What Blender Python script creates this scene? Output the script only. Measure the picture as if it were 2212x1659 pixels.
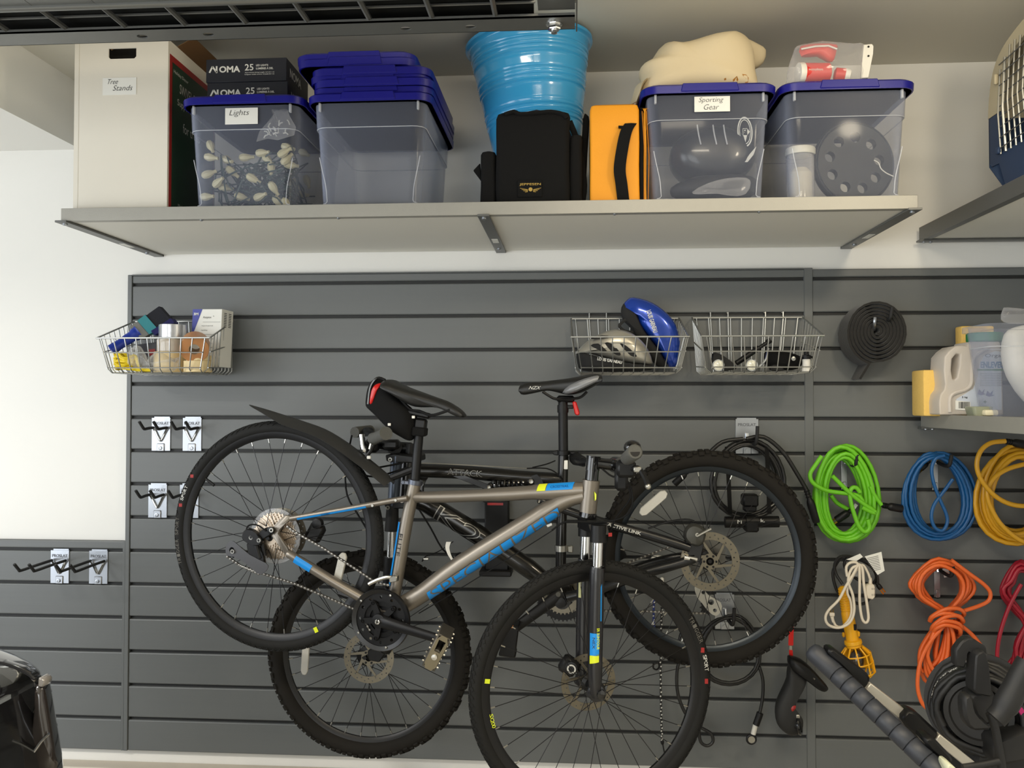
import bpy, bmesh, math, random
from math import sin, cos, pi, sqrt, atan2, radians, hypot
from mathutils import Vector as V, Matrix, noise
random.seed(11)
S = bpy.context.scene
COL = S.collection
for o in list(bpy.data.objects):
    bpy.data.objects.remove(o)

# ------------------------------------------------------------------ camera
IW, IH, FPX = 2212.0, 1659.0, 1880.0
YAW, PITCH, ROLL = .0708, .0216, .0008
CAM = V((1.6136, -3.0762, 1.5132))
_f = V((-sin(YAW)*cos(PITCH), cos(YAW)*cos(PITCH), sin(PITCH)))
_r0 = V((cos(YAW), sin(YAW), 0)); _u0 = _r0.cross(_f)
_R = _r0*cos(ROLL) + _u0*sin(ROLL); _U = _R.cross(_f)
cd = bpy.data.cameras.new('camera'); cam = bpy.data.objects.new('camera', cd); COL.objects.link(cam)
cd.sensor_fit = 'HORIZONTAL'; cd.sensor_width = 36.0; cd.lens = FPX/IW*36.0; cd.clip_start = .02
cam.matrix_world = Matrix(((_R.x, _U.x, -_f.x, CAM.x), (_R.y, _U.y, -_f.y, CAM.y), (_R.z, _U.z, -_f.z, CAM.z), (0, 0, 0, 1)))
S.camera = cam

# ------------------------------------------------------------------ light
S.view_settings.view_transform = 'Standard'; S.view_settings.look = 'None'
S.view_settings.gamma = 1; S.view_settings.use_curve_mapping = False
S.view_settings.exposure = 0.0
w = bpy.data.worlds.new('world'); S.world = w; w.use_nodes = True
bg = w.node_tree.nodes['Background']; bg.inputs[0].default_value = (.80, .89, 1, 1); bg.inputs[1].default_value = .6

def area(name, loc, target, sx, sy, power, col):
    l = bpy.data.lights.new(name, 'AREA'); l.shape = 'RECTANGLE'; l.size = sx; l.size_y = sy
    l.energy = power; l.color = col
    o = bpy.data.objects.new(name, l); COL.objects.link(o); o.location = loc
    d = V(target) - V(loc); o.rotation_euler = d.to_track_quat('-Z', 'Y').to_euler()
    return o
area('daylight_side_door', (-2.02, -2.9, 1.30), (0, -2.9, 1.10), 3.6, 1.9, 88, (.92, .96, 1))
area('daylight_garage_door', (-.2, -5.9, 1.15), (-.2, 0, .9), 2.6, 2.1, 58, (.95, .98, 1))
area('ceiling_lamp_left', (-.95, -2.15, 2.42), (-.80, -1.4, 1.0), .50, .25, 50, (1, .97, .92))
area('ceiling_lamp_right', (1.55, -2.3, 2.62), (1.55, -1.9, 0), 1.3, .30, 44, (1, .88, .68))
def bulb(name, loc, power, col, r):
    l = bpy.data.lights.new(name, 'POINT'); l.energy = power; l.color = col; l.shadow_soft_size = r
    o = bpy.data.objects.new(name, l); COL.objects.link(o); o.location = loc
bulb('upper_right_fill', (2.75, -1.7, 2.42), 20, (1, .86, .64), .09)  # added warm fill that brightens the upper right ceiling, no known fixture there

# ------------------------------------------------------------------ rays (pixel of the photo -> point on a real plane)
def ray(x, y):
    return _f + _R*((x-IW/2)/FPX) - _U*((y-IH/2)/FPX)
def PY(x, y, Y=0.0):
    d = ray(x, y); return CAM + d*((Y-CAM.y)/d.y)
def PZ(x, y, Z):
    d = ray(x, y); return CAM + d*((Z-CAM.z)/d.z)
def PX(x, y, X):
    d = ray(x, y); return CAM + d*((X-CAM.x)/d.x)
class Plane:
    """vertical plane through point o, turned by yaw; e = along it, n = towards the room"""
    def __init__(s, o, yaw):
        s.yaw = yaw; s.o = V(o); s.e = V((cos(yaw), sin(yaw), 0)); s.n = V((sin(yaw), -cos(yaw), 0)); s.z = V((0, 0, 1))
    def p(s, x, y, off=0.0):
        d = ray(x, y); t = ((s.o-CAM).dot(s.n)+off)/d.dot(s.n); return CAM + d*t
    def ps(s, L, off=0.0):
        return [s.p(x, y, off) for x, y in L]

# ------------------------------------------------------------------ materials
def lin(c):
    return tuple((x/255/12.92 if x/255 <= .04045 else ((x/255+.055)/1.055)**2.4) for x in c) + (1,)
MATS = {}
def mt(name, col, rough=.5, metal=0.0, spec=.5, bump=None, var=None, coat=0.0, trans=0.0, alpha=1.0, stretch=None, sheen=0.0, emit=0.0):
    m = bpy.data.materials.new(name); m.use_nodes = True; nt = m.node_tree; b = nt.nodes['Principled BSDF']
    c = lin(col)
    b.inputs['Base Color'].default_value = c; b.inputs['Roughness'].default_value = rough
    b.inputs['Metallic'].default_value = metal; b.inputs['Specular IOR Level'].default_value = spec
    b.inputs['Coat Weight'].default_value = coat; b.inputs['Coat Roughness'].default_value = .05
    b.inputs['Transmission Weight'].default_value = trans; b.inputs['Alpha'].default_value = alpha
    if sheen: b.inputs['Sheen Weight'].default_value = sheen
    if emit:
        b.inputs['Emission Color'].default_value = c; b.inputs['Emission Strength'].default_value = emit
    def coords(scale):
        tc = nt.nodes.new('ShaderNodeTexCoord'); mp = nt.nodes.new('ShaderNodeMapping')
        nt.links.new(tc.outputs['Object'], mp.inputs['Vector'])
        s = stretch or (1, 1, 1); mp.inputs['Scale'].default_value = (s[0], s[1], s[2])
        n = nt.nodes.new('ShaderNodeTexNoise'); n.inputs['Scale'].default_value = scale; n.inputs['Detail'].default_value = 3
        nt.links.new(mp.outputs[0], n.inputs['Vector']); return n
    if var:
        n = coords(var[0]); r = nt.nodes.new('ShaderNodeMapRange'); r.inputs['To Min'].default_value = 1-var[1]; r.inputs['To Max'].default_value = 1+var[1]
        nt.links.new(n.outputs['Fac'], r.inputs['Value'])
        mx = nt.nodes.new('ShaderNodeVectorMath'); mx.operation = 'SCALE'; mx.inputs[0].default_value = c[:3]
        nt.links.new(r.outputs[0], mx.inputs['Scale']); nt.links.new(mx.outputs[0], b.inputs['Base Color'])
    if bump:
        n = coords(bump[0]); bp = nt.nodes.new('ShaderNodeBump'); bp.inputs['Strength'].default_value = bump[1]; bp.inputs['Distance'].default_value = bump[2] if len(bump) > 2 else .002
        nt.links.new(n.outputs['Fac'], bp.inputs['Height']); nt.links.new(bp.outputs[0], b.inputs['Normal'])
    MATS[name] = m; return m
def clear_mat(name, col, fac, rough=.15, gloss=.5):
    """thin see-through plastic: part of the light goes straight through, the rest is tinted and glossy"""
    m = bpy.data.materials.new(name); m.use_nodes = True; nt = m.node_tree; b = nt.nodes['Principled BSDF']
    b.inputs['Base Color'].default_value = lin(col); b.inputs['Roughness'].default_value = rough; b.inputs['Specular IOR Level'].default_value = gloss
    t = nt.nodes.new('ShaderNodeBsdfTransparent'); mx = nt.nodes.new('ShaderNodeMixShader')
    lw = nt.nodes.new('ShaderNodeLayerWeight'); lw.inputs['Blend'].default_value = .35
    r = nt.nodes.new('ShaderNodeMapRange'); r.inputs['To Min'].default_value = fac; r.inputs['To Max'].default_value = min(1, fac+.45)
    nt.links.new(lw.outputs['Facing'], r.inputs['Value']); nt.links.new(r.outputs[0], mx.inputs['Fac'])
    nt.links.new(t.outputs[0], mx.inputs[1]); nt.links.new(b.outputs[0], mx.inputs[2])
    nt.links.new(mx.outputs[0], nt.nodes['Material Output'].inputs['Surface'])
    MATS[name] = m; return m

WALLP = mt('wall_paint', (233, 232, 227), .7, bump=(90, .06), var=(1.2, .02))
CEILP = mt('ceiling_paint', (214, 210, 197), .8, bump=(120, .08), var=(1.5, .02))
CONC = mt('concrete', (196, 188, 174), .75, bump=(40, .15), var=(6, .06))
FLOORM = mt('floor_concrete', (172, 168, 158), .45, bump=(30, .1), var=(3, .08))
SLAT = mt('slat_plastic', (99, 102, 102), .42, bump=(14, .10, .0015), var=(5, .035), stretch=(.25, 1, 9))
GROOVE = mt('groove_shade', (30, 31, 31), .6)  # shadow inside the grooves is put into this darker backing colour
STEEL = mt('grey_steel', (160, 158, 150), .45, metal=.15, bump=(300, .12), var=(40, .03))
DSTEEL = mt('dark_grey_steel', (104, 105, 103), .4, metal=.4)
UNDER = mt('shelf_underside', (230, 228, 219), .6, var=(4, .02))
ZINC = mt('zinc_plate', (172, 176, 182), .32, metal=.9, bump=(200, .04))
CHROME = mt('chrome', (225, 226, 226), .12, metal=1.0)
WIREM = mt('wire_metal', (168, 169, 166), .3, metal=.85)
BLACKRUB = mt('black_rubber', (20, 20, 20), .62, spec=.3, bump=(200, .1))
BLACKPL = mt('black_plastic', (15, 15, 16), .42, spec=.32)
BLACKGL = mt('black_gloss', (12, 12, 13), .12, coat=.6)
WHITEP = mt('white_plastic', (228, 226, 218), .4)
PAPER = mt('paper_white', (236, 236, 230), .7)
INK = mt('ink', (40, 42, 44), .7)
RED = mt('red_plastic', (200, 24, 18), .3)
BLUEL = mt('lid_blue', (20, 20, 128), .35, spec=.5)
BLUEDEC = mt('decal_blue', (14, 134, 214), .4)
LIME = mt('decal_lime', (212, 224, 40), .4)
WHITEDEC = mt('decal_white', (214, 214, 208), .5)

# ------------------------------------------------------------------ mesh kit
class M:
    def __init__(s):
        s.v = []; s.f = []; s.m = []
    def add(s, vs, fs, mi=0):
        b = len(s.v); s.v += [V(q) for q in vs]
        for f in fs:
            s.f.append([b+i for i in f]); s.m.append(mi)
        return s
    def _bm(s, bm, mi):
        bm.verts.index_update()
        s.add([q.co.copy() for q in bm.verts], [[q.index for q in f.verts] for f in bm.faces], mi); bm.free()
    def obox(s, o, ex, ey, ez, bev=0, mi=0, seg=1):
        """box from a corner and three edge vectors"""
        o = V(o); ex = V(ex); ey = V(ey); ez = V(ez)
        c = [o, o+ex, o+ex+ey, o+ey, o+ez, o+ex+ez, o+ex+ey+ez, o+ey+ez]
        fs = [(0, 3, 2, 1), (4, 5, 6, 7), (0, 1, 5, 4), (1, 2, 6, 5), (2, 3, 7, 6), (3, 0, 4, 7)]
        if ex.cross(ey).dot(ez) < 0: fs = [f[::-1] for f in fs]
        if not bev: return s.add(c, fs, mi)
        bm = bmesh.new(); vs = [bm.verts.new(q) for q in c]
        for f in fs: bm.faces.new([vs[i] for i in f])
        bmesh.ops.bevel(bm, geom=bm.edges[:], offset=bev, segments=seg, affect='EDGES', profile=.5)
        s._bm(bm, mi); return s
    def box(s, c, sx, sy, sz, bev=0, mi=0, R=None, seg=1):
        R = R or Matrix.Identity(3)
        ex, ey, ez = R @ V((sx, 0, 0)), R @ V((0, sy, 0)), R @ V((0, 0, sz))
        return s.obox(V(c)-(ex+ey+ez)/2, ex, ey, ez, bev, mi, seg)
    def prism(s, poly, vec, bev=0, mi=0, seg=1):
        poly = [V(p) for p in poly]; vec = V(vec); n = len(poly)
        nrm = V((0, 0, 0))
        for i in range(n): nrm += (poly[i]-poly[0]).cross(poly[(i+1) % n]-poly[0])
        if nrm.dot(vec) < 0: poly = poly[::-1]
        bm = bmesh.new(); a = [bm.verts.new(p) for p in poly]; b = [bm.verts.new(p+vec) for p in poly]
        bm.faces.new(a[::-1]); bm.faces.new(b)
        for i in range(n): bm.faces.new((a[i], a[(i+1) % n], b[(i+1) % n], b[i]))
        if bev: bmesh.ops.bevel(bm, geom=bm.edges[:], offset=bev, segments=seg, affect='EDGES', profile=.5, clamp_overlap=True)
        s._bm(bm, mi); return s
    def loft(s, rings, mi=0, closed=True, caps=True):
        n = len(rings[0]); vs = [q for r in rings for q in r]; fs = []
        for k in range(len(rings)-1):
            for i in range(n if closed else n-1):
                j = (i+1) % n
                fs.append((k*n+i, k*n+j, (k+1)*n+j, (k+1)*n+i))
        if caps and closed:
            fs.append(tuple(range(n))[::-1]); fs.append(tuple((len(rings)-1)*n+i for i in range(n)))
        return s.add(vs, fs, mi)
    def tube(s, pts, r, n=8, closed=False, mi=0, caps=True, flat=1.0, up=None):
        pts = [V(p) for p in pts]; N = len(pts)
        if N < 2: return s
        rs = r if isinstance(r, (list, tuple)) else [r]*N
        rings = []; prev = None
        for i in range(N):
            if closed: t = pts[(i+1) % N]-pts[i-1]
            else: t = pts[min(i+1, N-1)]-pts[max(i-1, 0)]
            if t.length < 1e-9: t = V((0, 0, 1))
            t.normalize()
            if prev is None:
                a = V(up) if up else (V((0, 0, 1)) if abs(t.z) < .9 else V((1, 0, 0)))
            else: a = prev
            x = a - t*a.dot(t)
            if x.length < 1e-6: x = t.orthogonal()
            x.normalize(); prev = x; y = t.cross(x)
            rings.append([pts[i]+x*(rs[i]*cos(2*pi*k/n))+y*(rs[i]*flat*sin(2*pi*k/n)) for k in range(n)])
        if closed: rings.append(rings[0])
        if closed:
            vs = [q for g in rings[:-1] for q in g]; fs = []
            for k in range(N):
                k2 = (k+1) % N
                sh = 0
                if k2 == 0:   # align the twist
                    sh = min(range(n), key=lambda q: (rings[0][q]-rings[N-1][0]).length)
                for i in range(n):
                    fs.append((k*n+i, k*n+(i+1) % n, k2*n+(i+1+sh) % n, k2*n+(i+sh) % n))
            return s.add(vs, fs, mi)
        return s.loft(rings, mi, True, caps)
    def lathe(s, prof, o, axis, n=24, mi=0, caps=True, a0=0, a1=2*pi, sx=1.0, xd=None):
        axis = V(axis).normalized(); x = V(xd) if xd else axis.orthogonal(); x = (x-axis*x.dot(axis)).normalized(); y = axis.cross(x); o = V(o)
        rings = [[o+axis*h+x*(r*sx*cos(2*pi*k/n))+y*(r*sin(2*pi*k/n)) for k in range(n)] for r, h in prof]
        return s.loft(rings, mi, True, caps)
    def sph(s, c, rx, ry=None, rz=None, n=14, m=8, mi=0, R=None):
        ry = ry or rx; rz = rz or rx; R = R or Matrix.Identity(3); c = V(c)
        rings = []
        for j in range(m+1):
            th = pi*(j/m)*.998+.001*pi
            rings.append([c+R @ V((rx*sin(th)*cos(2*pi*k/n), ry*sin(th)*sin(2*pi*k/n), -rz*cos(th))) for k in range(n)])
        return s.loft(rings, mi)
    def torus(s, c, axis, R, r, N=64, n=10, mi=0, rx=None):
        axis = V(axis).normalized(); x = axis.orthogonal().normalized(); y = axis.cross(x); c = V(c); vs = []; fs = []
        for k in range(N):
            a = 2*pi*k/N; d = x*cos(a)+y*sin(a)
            for j in range(n):
                b = 2*pi*j/n; vs.append(c+d*(R+r*cos(b))+axis*((rx or r)*sin(b)))
        for k in range(N):
            for j in range(n):
                fs.append((k*n+j, ((k+1) % N)*n+j, ((k+1) % N)*n+(j+1) % n, k*n+(j+1) % n))
        return s.add(vs, fs, mi)
    def grid(s, rows, mi=0, thick=0.0):
        """sheet through rows of points; thick gives it a back"""
        a = len(rows); b = len(rows[0])
        fs = [(i*b+j, i*b+j+1, (i+1)*b+j+1, (i+1)*b+j) for i in range(a-1) for j in range(b-1)]
        if not thick: return s.add([q for r in rows for q in r], fs, mi)
        bm = bmesh.new(); vs = [bm.verts.new(q) for r in rows for q in r]
        for f in fs: bm.faces.new([vs[i] for i in f])
        bm.normal_update()
        bmesh.ops.solidify(bm, geom=bm.faces[:], thickness=thick)
        s._bm(bm, mi); return s

WL = {}
def part(name, m, mats, parent=None, label=None, kind=None, ang=38, base=None, cat=None, group=None):
    if not isinstance(mats, (list, tuple)): mats = [mats]
    if parent is not None: o0 = WL[parent]
    elif base is not None: o0 = V(base)
    else:
        xs = [q.x for q in m.v]; ys = [q.y for q in m.v]; zs = [q.z for q in m.v]
        o0 = V(((min(xs)+max(xs))/2, (min(ys)+max(ys))/2, min(zs)))
    me = bpy.data.meshes.new(name)
    me.from_pydata([q-o0 for q in m.v], [], m.f)
    for q in mats: me.materials.append(q)
    if len(mats) > 1: me.polygons.foreach_set('material_index', m.m)
    me.polygons.foreach_set('use_smooth', [True]*len(me.polygons))
    bm = bmesh.new(); bm.from_mesh(me); bmesh.ops.recalc_face_normals(bm, faces=bm.faces[:]); bm.to_mesh(me); bm.free()
    me.set_sharp_from_angle(angle=radians(ang)); me.update()
    o = bpy.data.objects.new(name, me); COL.objects.link(o)
    if parent is not None: o.parent = parent
    else: o.location = o0
    WL[o] = o0
    if label: o['label'] = label
    if kind: o['kind'] = kind
    if cat: o['category'] = cat
    if group: o['group'] = group
    return o
def thing(name, label, cat, loc, group=None):
    o = bpy.data.objects.new(name, None); COL.objects.link(o); o.location = loc; o.empty_display_size = .05
    o['label'] = label; o['category'] = cat
    if group: o['group'] = group
    WL[o] = V(loc); return o
def struct(name, m, mats, **k):
    return part(name, m, mats, kind='structure', **k)
def dup(root, delta, label, group=None):
    """copy a thing with its parts and their sub-parts, moved by delta"""
    def cp(o, par):
        c = o.copy(); COL.objects.link(c)
        if par: c.parent = par
        WL[c] = WL[o]+V(delta)
        for ch in [q for q in o.children]: cp(ch, c)
        return c
    r = cp(root, None); r.location = root.location+V(delta); r['label'] = label
    if group: r['group'] = group
    return r
def share(name, proto, parent, delta):
    """another child that shares proto's mesh, shifted by delta"""
    c = proto.copy(); c.name = name; COL.objects.link(c); c.parent = parent; c.location = V(delta); WL[c] = WL[parent]
    return c
def smooth(pts, k=4, closed=False):
    """Catmull-Rom through points"""
    pts = [V(p) for p in pts]; N = len(pts); out = []
    for i in range(N if closed else N-1):
        g = (lambda j: pts[j % N]) if closed else (lambda j: pts[max(0, min(N-1, j))])
        a, b, c, d = g(i-1), g(i), g(i+1), g(i+2)
        for q in range(k):
            t = q/k
            out.append(.5*((2*b)+(c-a)*t+(2*a-5*b+4*c-d)*t*t+(3*b-a-3*c+d)*t**3))
    if not closed: out.append(pts[-1])
    return out
def sm2(L, k=4, closed=False):
    return [(q.x, q.y) for q in smooth([V((x, y, 0)) for x, y in L], k, closed)]

_FC = {}
def glyphs(s, bold=0.0, res=3):
    key = (s, bold)
    if key in _FC: return _FC[key]
    c = bpy.data.curves.new('t', 'FONT'); c.body = s; c.size = 1; c.resolution_u = res; c.offset = bold
    o = bpy.data.objects.new('t', c); COL.objects.link(o)
    dg = bpy.context.evaluated_depsgraph_get(); me = bpy.data.meshes.new_from_object(o.evaluated_get(dg))
    r = ([(q.co.x, q.co.y) for q in me.vertices], [list(p.vertices) for p in me.polygons])
    bpy.data.objects.remove(o); bpy.data.curves.remove(c); bpy.data.meshes.remove(me)
    _FC[key] = r; return r
def text(m, s, o, ex, ey, w, h, mi=0, shear=0.0, bold=0.0, sub=0, fn=None, lift=0.0):
    """flat lettering s fitted in a box of size w x h with lower left corner o; ex, ey unit vectors; fn(u, v) maps to a curved face"""
    vs, fs = glyphs(s, bold)
    if not vs: return m
    x0 = min(q[0] for q in vs); x1 = max(q[0] for q in vs); y0 = min(q[1] for q in vs); y1 = max(q[1] for q in vs)
    pts = [V(((x-x0)/(x1-x0)*w, (y-y0)/(y1-y0)*h, 0)) for x, y in vs]
    pts = [V((p.x+shear*p.y, p.y, 0)) for p in pts]
    if fn:
        bm = bmesh.new(); q = [bm.verts.new(p) for p in pts]
        for f in fs:
            try: bm.faces.new([q[i] for i in f])
            except ValueError: pass
        bmesh.ops.triangulate(bm, faces=bm.faces[:])
        for _ in range(sub):
            L = [e for e in bm.edges if e.calc_length() > h*.35]
            if L: bmesh.ops.subdivide_edges(bm, edges=L, cuts=1); bmesh.ops.triangulate(bm, faces=bm.faces[:])
        bm.verts.index_update()
        m.add([fn(p.co.x, p.co.y) for p in bm.verts], [[a.index for a in f.verts] for f in bm.faces], mi); bm.free()
    else:
        o = V(o); ex = V(ex); ey = V(ey); n = ex.cross(ey).normalized()*lift
        m.add([o+ex*p.x+ey*p.y+n for p in pts], fs, mi)
    return m
def rotm(ax, a):
    return Matrix.Rotation(a, 3, ax)
def plate(m, outer, holes, vec, mi=0):
    """flat plate with real holes, extruded by vec"""
    bm = bmesh.new()
    for L in [outer]+holes:
        vs = [bm.verts.new(V(p)) for p in L]
        for i in range(len(vs)): bm.edges.new((vs[i], vs[(i+1) % len(vs)]))
    bmesh.ops.triangle_fill(bm, edges=bm.edges[:], use_beauty=True)
    r = bmesh.ops.extrude_face_region(bm, geom=bm.faces[:])
    bmesh.ops.translate(bm, vec=V(vec), verts=[q for q in r['geom'] if isinstance(q, bmesh.types.BMVert)])
    m._bm(bm, mi); return m
def circ(c, x, y, r, n=24, a0=0.0, ry=None):
    c = V(c); x = V(x); y = V(y)
    return [c+x*(r*cos(a0+2*pi*k/n))+y*((ry or r)*sin(a0+2*pi*k/n)) for k in range(n)]
def pillow(m, outline, n, df, db, K=5, wob=0.0, pw=.75, mi=0, sc=9.0, cen=None):
    """soft body: an outline puffed out in front (df) and behind (db) along n"""
    P = [V(p) for p in outline]; n = V(n).normalized(); N = len(P); c = V(cen) if cen else sum(P, V((0, 0, 0)))/N
    rings = []
    ts = [-pi/2+pi*k/(2*K) for k in range(2*K+1)]
    for t in ts:
        s = max(.02, cos(t))**pw; d = sin(t)*(df if t > 0 else db)
        R = []
        for p in P:
            q = c+(p-c)*s+n*d
            if wob: q = q+n*(wob*noise.noise(q*sc))+(p-c).normalized()*(wob*.6*noise.noise(q*sc+V((7, 3, 1))))*(1 if abs(t) < .01 else .8)
            R.append(q)
        rings.append(R)
    return m.loft(rings, mi)
def rr(x0, x1, y0, y1, z, r, n=4):
    out = []
    for cx, cy, a in ((x1-r, y1-r, 0), (x0+r, y1-r, pi/2), (x0+r, y0+r, pi), (x1-r, y0+r, 3*pi/2)):
        for k in range(n+1): out.append(V((cx+r*cos(a+pi/2*k/n), cy+r*sin(a+pi/2*k/n), z)))
    return out
# ------------------------------------------------------------------ the room
XL, XR, YF, YW, ZC = -2.10, 3.42, -6.0, .022, 2.695
m = M().obox((XL, YW, 0), (XR-XL, 0, 0), (0, .12, 0), (0, 0, ZC)); struct('wall_back', m, WALLP)
m = M().obox((XR, YF, 0), (.12, 0, 0), (0, YW-YF+.12, 0), (0, 0, ZC)); struct('wall_right', m, WALLP)
m = M().obox((XL, YF-.12, 0), (XR-XL+.12, 0, 0), (0, .12, 0), (0, 0, ZC)); struct('wall_front', m, WALLP)
m = M(); m.obox((XL-.12, -.75, 0), (.12, 0, 0), (0, YW+.75+.12, 0), (0, 0, ZC)); m.obox((XL-.12, YF-.12, 0), (.12, 0, 0), (0, 1.1, 0), (0, 0, ZC))
m.obox((XL-.12, YF+.98, 2.30), (.12, 0, 0), (0, -YF-.98-.75, 0), (0, 0, ZC-2.30)); struct('wall_left', m, WALLP)
m = M().obox((XL-.12, YF-.12, ZC), (XR-XL+.24, 0, 0), (0, YW-YF+.24, 0), (0, 0, .1)); struct('ceiling', m, CEILP)
m = M().obox((XL-.12, YF-.12, -.1), (XR-XL+.24, 0, 0), (0, YW-YF+.24, 0), (0, 0, .1)); struct('floor', m, FLOORM)
m = M().obox((XL, -1.9, 2.455), (1.885, 0, 0), (0, 1.9+YW, 0), (0, 0, ZC-2.455)); struct('trim_1', m, WALLP)
m = M().obox((XL, -.045, 0), (XR-XL, 0, 0), (0, .067, 0), (0, 0, .206), .004); struct('baseboard_back', m, CONC)
m = M().obox((XR-.06, YF, 0), (.06, 0, 0), (0, -YF-.05, 0), (0, 0, .206), .004); struct('baseboard_right', m, CONC)

# ------------------------------------------------------------------ slatwall
PIT, G0, GH = .12132, 1.95, .0105
def slat_section(label, x0, x1, ztop, kfirst, klast, zbot, base):
    t = thing('slatwall_panel', label, 'slatwall', (base, YW-.002, zbot))
    m = M().obox((x0, .0105, zbot), (x1-x0, 0, 0), (0, .010, 0), (0, 0, ztop-zbot)); part('backing', m, GROOVE, t)
    edges = [ztop]+[G0-PIT*k for k in range(kfirst, klast+1)]+[zbot]
    protos = {}
    for i in range(len(edges)-1):
        hi = edges[i]-(GH if i else 0); lo = edges[i+1]; h = round(hi-lo, 4)
        if h not in protos:
            prof = [(.0108, lo), (.004, lo), (.0012, lo+.0012), (0, lo+.004), (0, hi-.004), (.0012, hi-.0012), (.004, hi), (.0108, hi)]
            m = M(); m.prism([V((x0, y, z)) for y, z in prof], (x1-x0, 0, 0))
            protos[h] = (part('slat', m, SLAT, t, ang=12), lo)
        else:
            p, l0 = protos[h]; share('slat', p, t, (0, 0, lo-l0))
    return t
XS0, XS1 = 2.411, 2.440
slat_main = slat_section('dark grey slatwall panel of the wide middle section behind the bicycles', .002, XS0, G0+.028, 0, 13, .252, 1.2)
slat_right = slat_section('dark grey slatwall panel of the right section behind the coiled cords', XS1, XR-.002, G0+.028, 0, 13, .252, 2.9)
zl = PY(100, 1167, 0).z; xe = PY(263, 1400, 0).x
slat_left = slat_section('low grey slatwall panel of the short left section under the white wall', XL+.002, xe, zl, 8, 13, .252, -.6)
tl = thing('panel_edge_trim', 'grey vertical edge trim down the left side of the wide slatwall panel', 'trim', (-.008, 0, .252))
m = M().obox((-.0165, -.004, .252), (.017, 0, 0), (0, .024, 0), (0, 0, G0+.031-.252), .002); part('cover_strip', m, SLAT, tl)
m = M().obox((xe, -.0015, .252), (-.0165-xe, 0, 0), (0, .022, 0), (0, 0, zl-.252), .001); part('filler_strip', m, SLAT, tl)
m = M().obox((XS0-.0005, -.003, .252), (XS1-XS0+.001, 0, 0), (0, .024, 0), (0, 0, G0+.032-.252), .002)
t = part('panel_joint_trim', m, SLAT, label='grey vertical joint trim between the wide and the right slatwall panels', cat='trim')
m = M().obox((.0, -.004, G0+.0275), (XS0-.001, 0, 0), (0, .024, 0), (0, 0, .0045), .001)
t = part('panel_top_trim', m, SLAT, label='thin grey cap along the top of the wide slatwall panel', cat='trim')

# ------------------------------------------------------------------ long shelf over the panels
ZS = 2.054
SY = -.585
SX0, SX1 = .083, 2.572
shelf = thing('wall_shelf', 'long grey steel shelf full of bins above the slatwall', 'shelf', (1.33, YW, ZS))
zt = PY(140, 450, SY).z; ZD = zt-.006       # deck the things stand on
m = M().obox((SX0, SY, ZS+.002), (SX1-SX0, 0, 0), (0, .0035, 0), (0, 0, zt-ZS-.002), .001)
m.obox((SX0, SY+.003, ZS+.002), (SX1-SX0, 0, 0), (0, .022, 0), (0, 0, .003))
m.obox((SX0, SY+.003, ZS+.002), (.0035, 0, 0), (0, YW-SY-.005, 0), (0, 0, zt-ZS-.002)); m.obox((SX1-.0035, SY+.003, ZS+.002), (.0035, 0, 0), (0, YW-SY-.005, 0), (0, 0, zt-ZS-.002))
part('front_lip', m, STEEL, shelf)
m = M().obox((SX0+.004, SY+.004, ZD-.012), (SX1-SX0-.008, 0, 0), (0, YW-SY-.006, 0), (0, 0, .012)); part('deck', m, STEEL, shelf)
m = M().obox((SX0+.004, SY+.026, ZS+.004), (SX1-SX0-.008, 0, 0), (0, YW-SY-.028, 0), (0, 0, .006)); part('underside_panel', m, UNDER, shelf)
bx = [(SX0-.012, SX0+.024), (1.337, 1.372), (SX1-.030, SX1+.008)]
for i, (a, b) in enumerate(bx):
    m = M().obox((a, SY-.012, ZS-.004), (b-a, 0, 0), (0, YW-SY+.012, 0), (0, 0, .006), .001)
    m.obox((a, YW-.004, ZS-.004), (b-a, 0, 0), (0, .004, 0), (0, 0, .04))
    br = part('bracket', m, DSTEEL, shelf)
    c = (a+b)/2
    for yy in (SY+.012, YW-.09): part('bolt', M().lathe([(.0075, 0), (.0075, .004), (.004, .006)], (c, yy, ZS-.004), (0, 0, -1), 10), ZINC, br)
    q = M().obox((c-.010, SY+.34, ZS-.0046), (.020, 0, 0), (0, .07, 0), (0, 0, .0008)); part('paper_label', q, PAPER, br)
for px in (435, 731, 1328, 1640):
    p = PY(px, 470, SY+.012); part('rivet', M().lathe([(.005, 0), (.005, .002), (.002, .004)], (p.x, SY+.013, ZS+.002), (0, 0, -1), 8), ZINC, shelf)

# ------------------------------------------------------------------ shelves along the right wall
RX = 2.80
def side_shelf(name_label, z0, h, yend, bracket):
    t = thing('wall_shelf', name_label, 'shelf', (XR, -.8, z0))
    m = M().obox((RX, yend, z0), (.0035, 0, 0), (0, -yend, 0), (0, 0, h), .001); m.obox((RX+.003, yend, z0), (.022, 0, 0), (0, -yend, 0), (0, 0, .003))
    part('front_lip', m, STEEL if not bracket else DSTEEL, t)
    m = M().obox((RX+.004, yend, z0+h-.018), (XR-RX-.006, 0, 0), (0, -yend-.002, 0), (0, 0, .012)); part('deck', m, STEEL, t)
    m = M().obox((RX+.026, yend, z0+.004), (XR-RX-.03, 0, 0), (0, -yend-.004, 0), (0, 0, .006)); part('underside_panel', m, UNDER, t)
    m = M().obox((RX-.012, -.038, z0-.005), (XR-RX+.01, 0, 0), (0, .034, 0), (0, 0, .006), .001); br = part('bracket', m, DSTEEL, t)
    for k in range(2): part('bolt', M().lathe([(.006, 0), (.006, .004), (.003, .006)], (RX+.008+.022*k, -.020, z0-.004), (0, 0, -1), 10), ZINC, br)
    return t, z0+h-.006
zu = PX(1985, 522, RX).z
_, ZU = side_shelf('upper grey steel shelf on the right wall carrying the pet carrier', zu, .048, -2.0, True)
zlo = PX(1980, 922, RX).z
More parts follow.
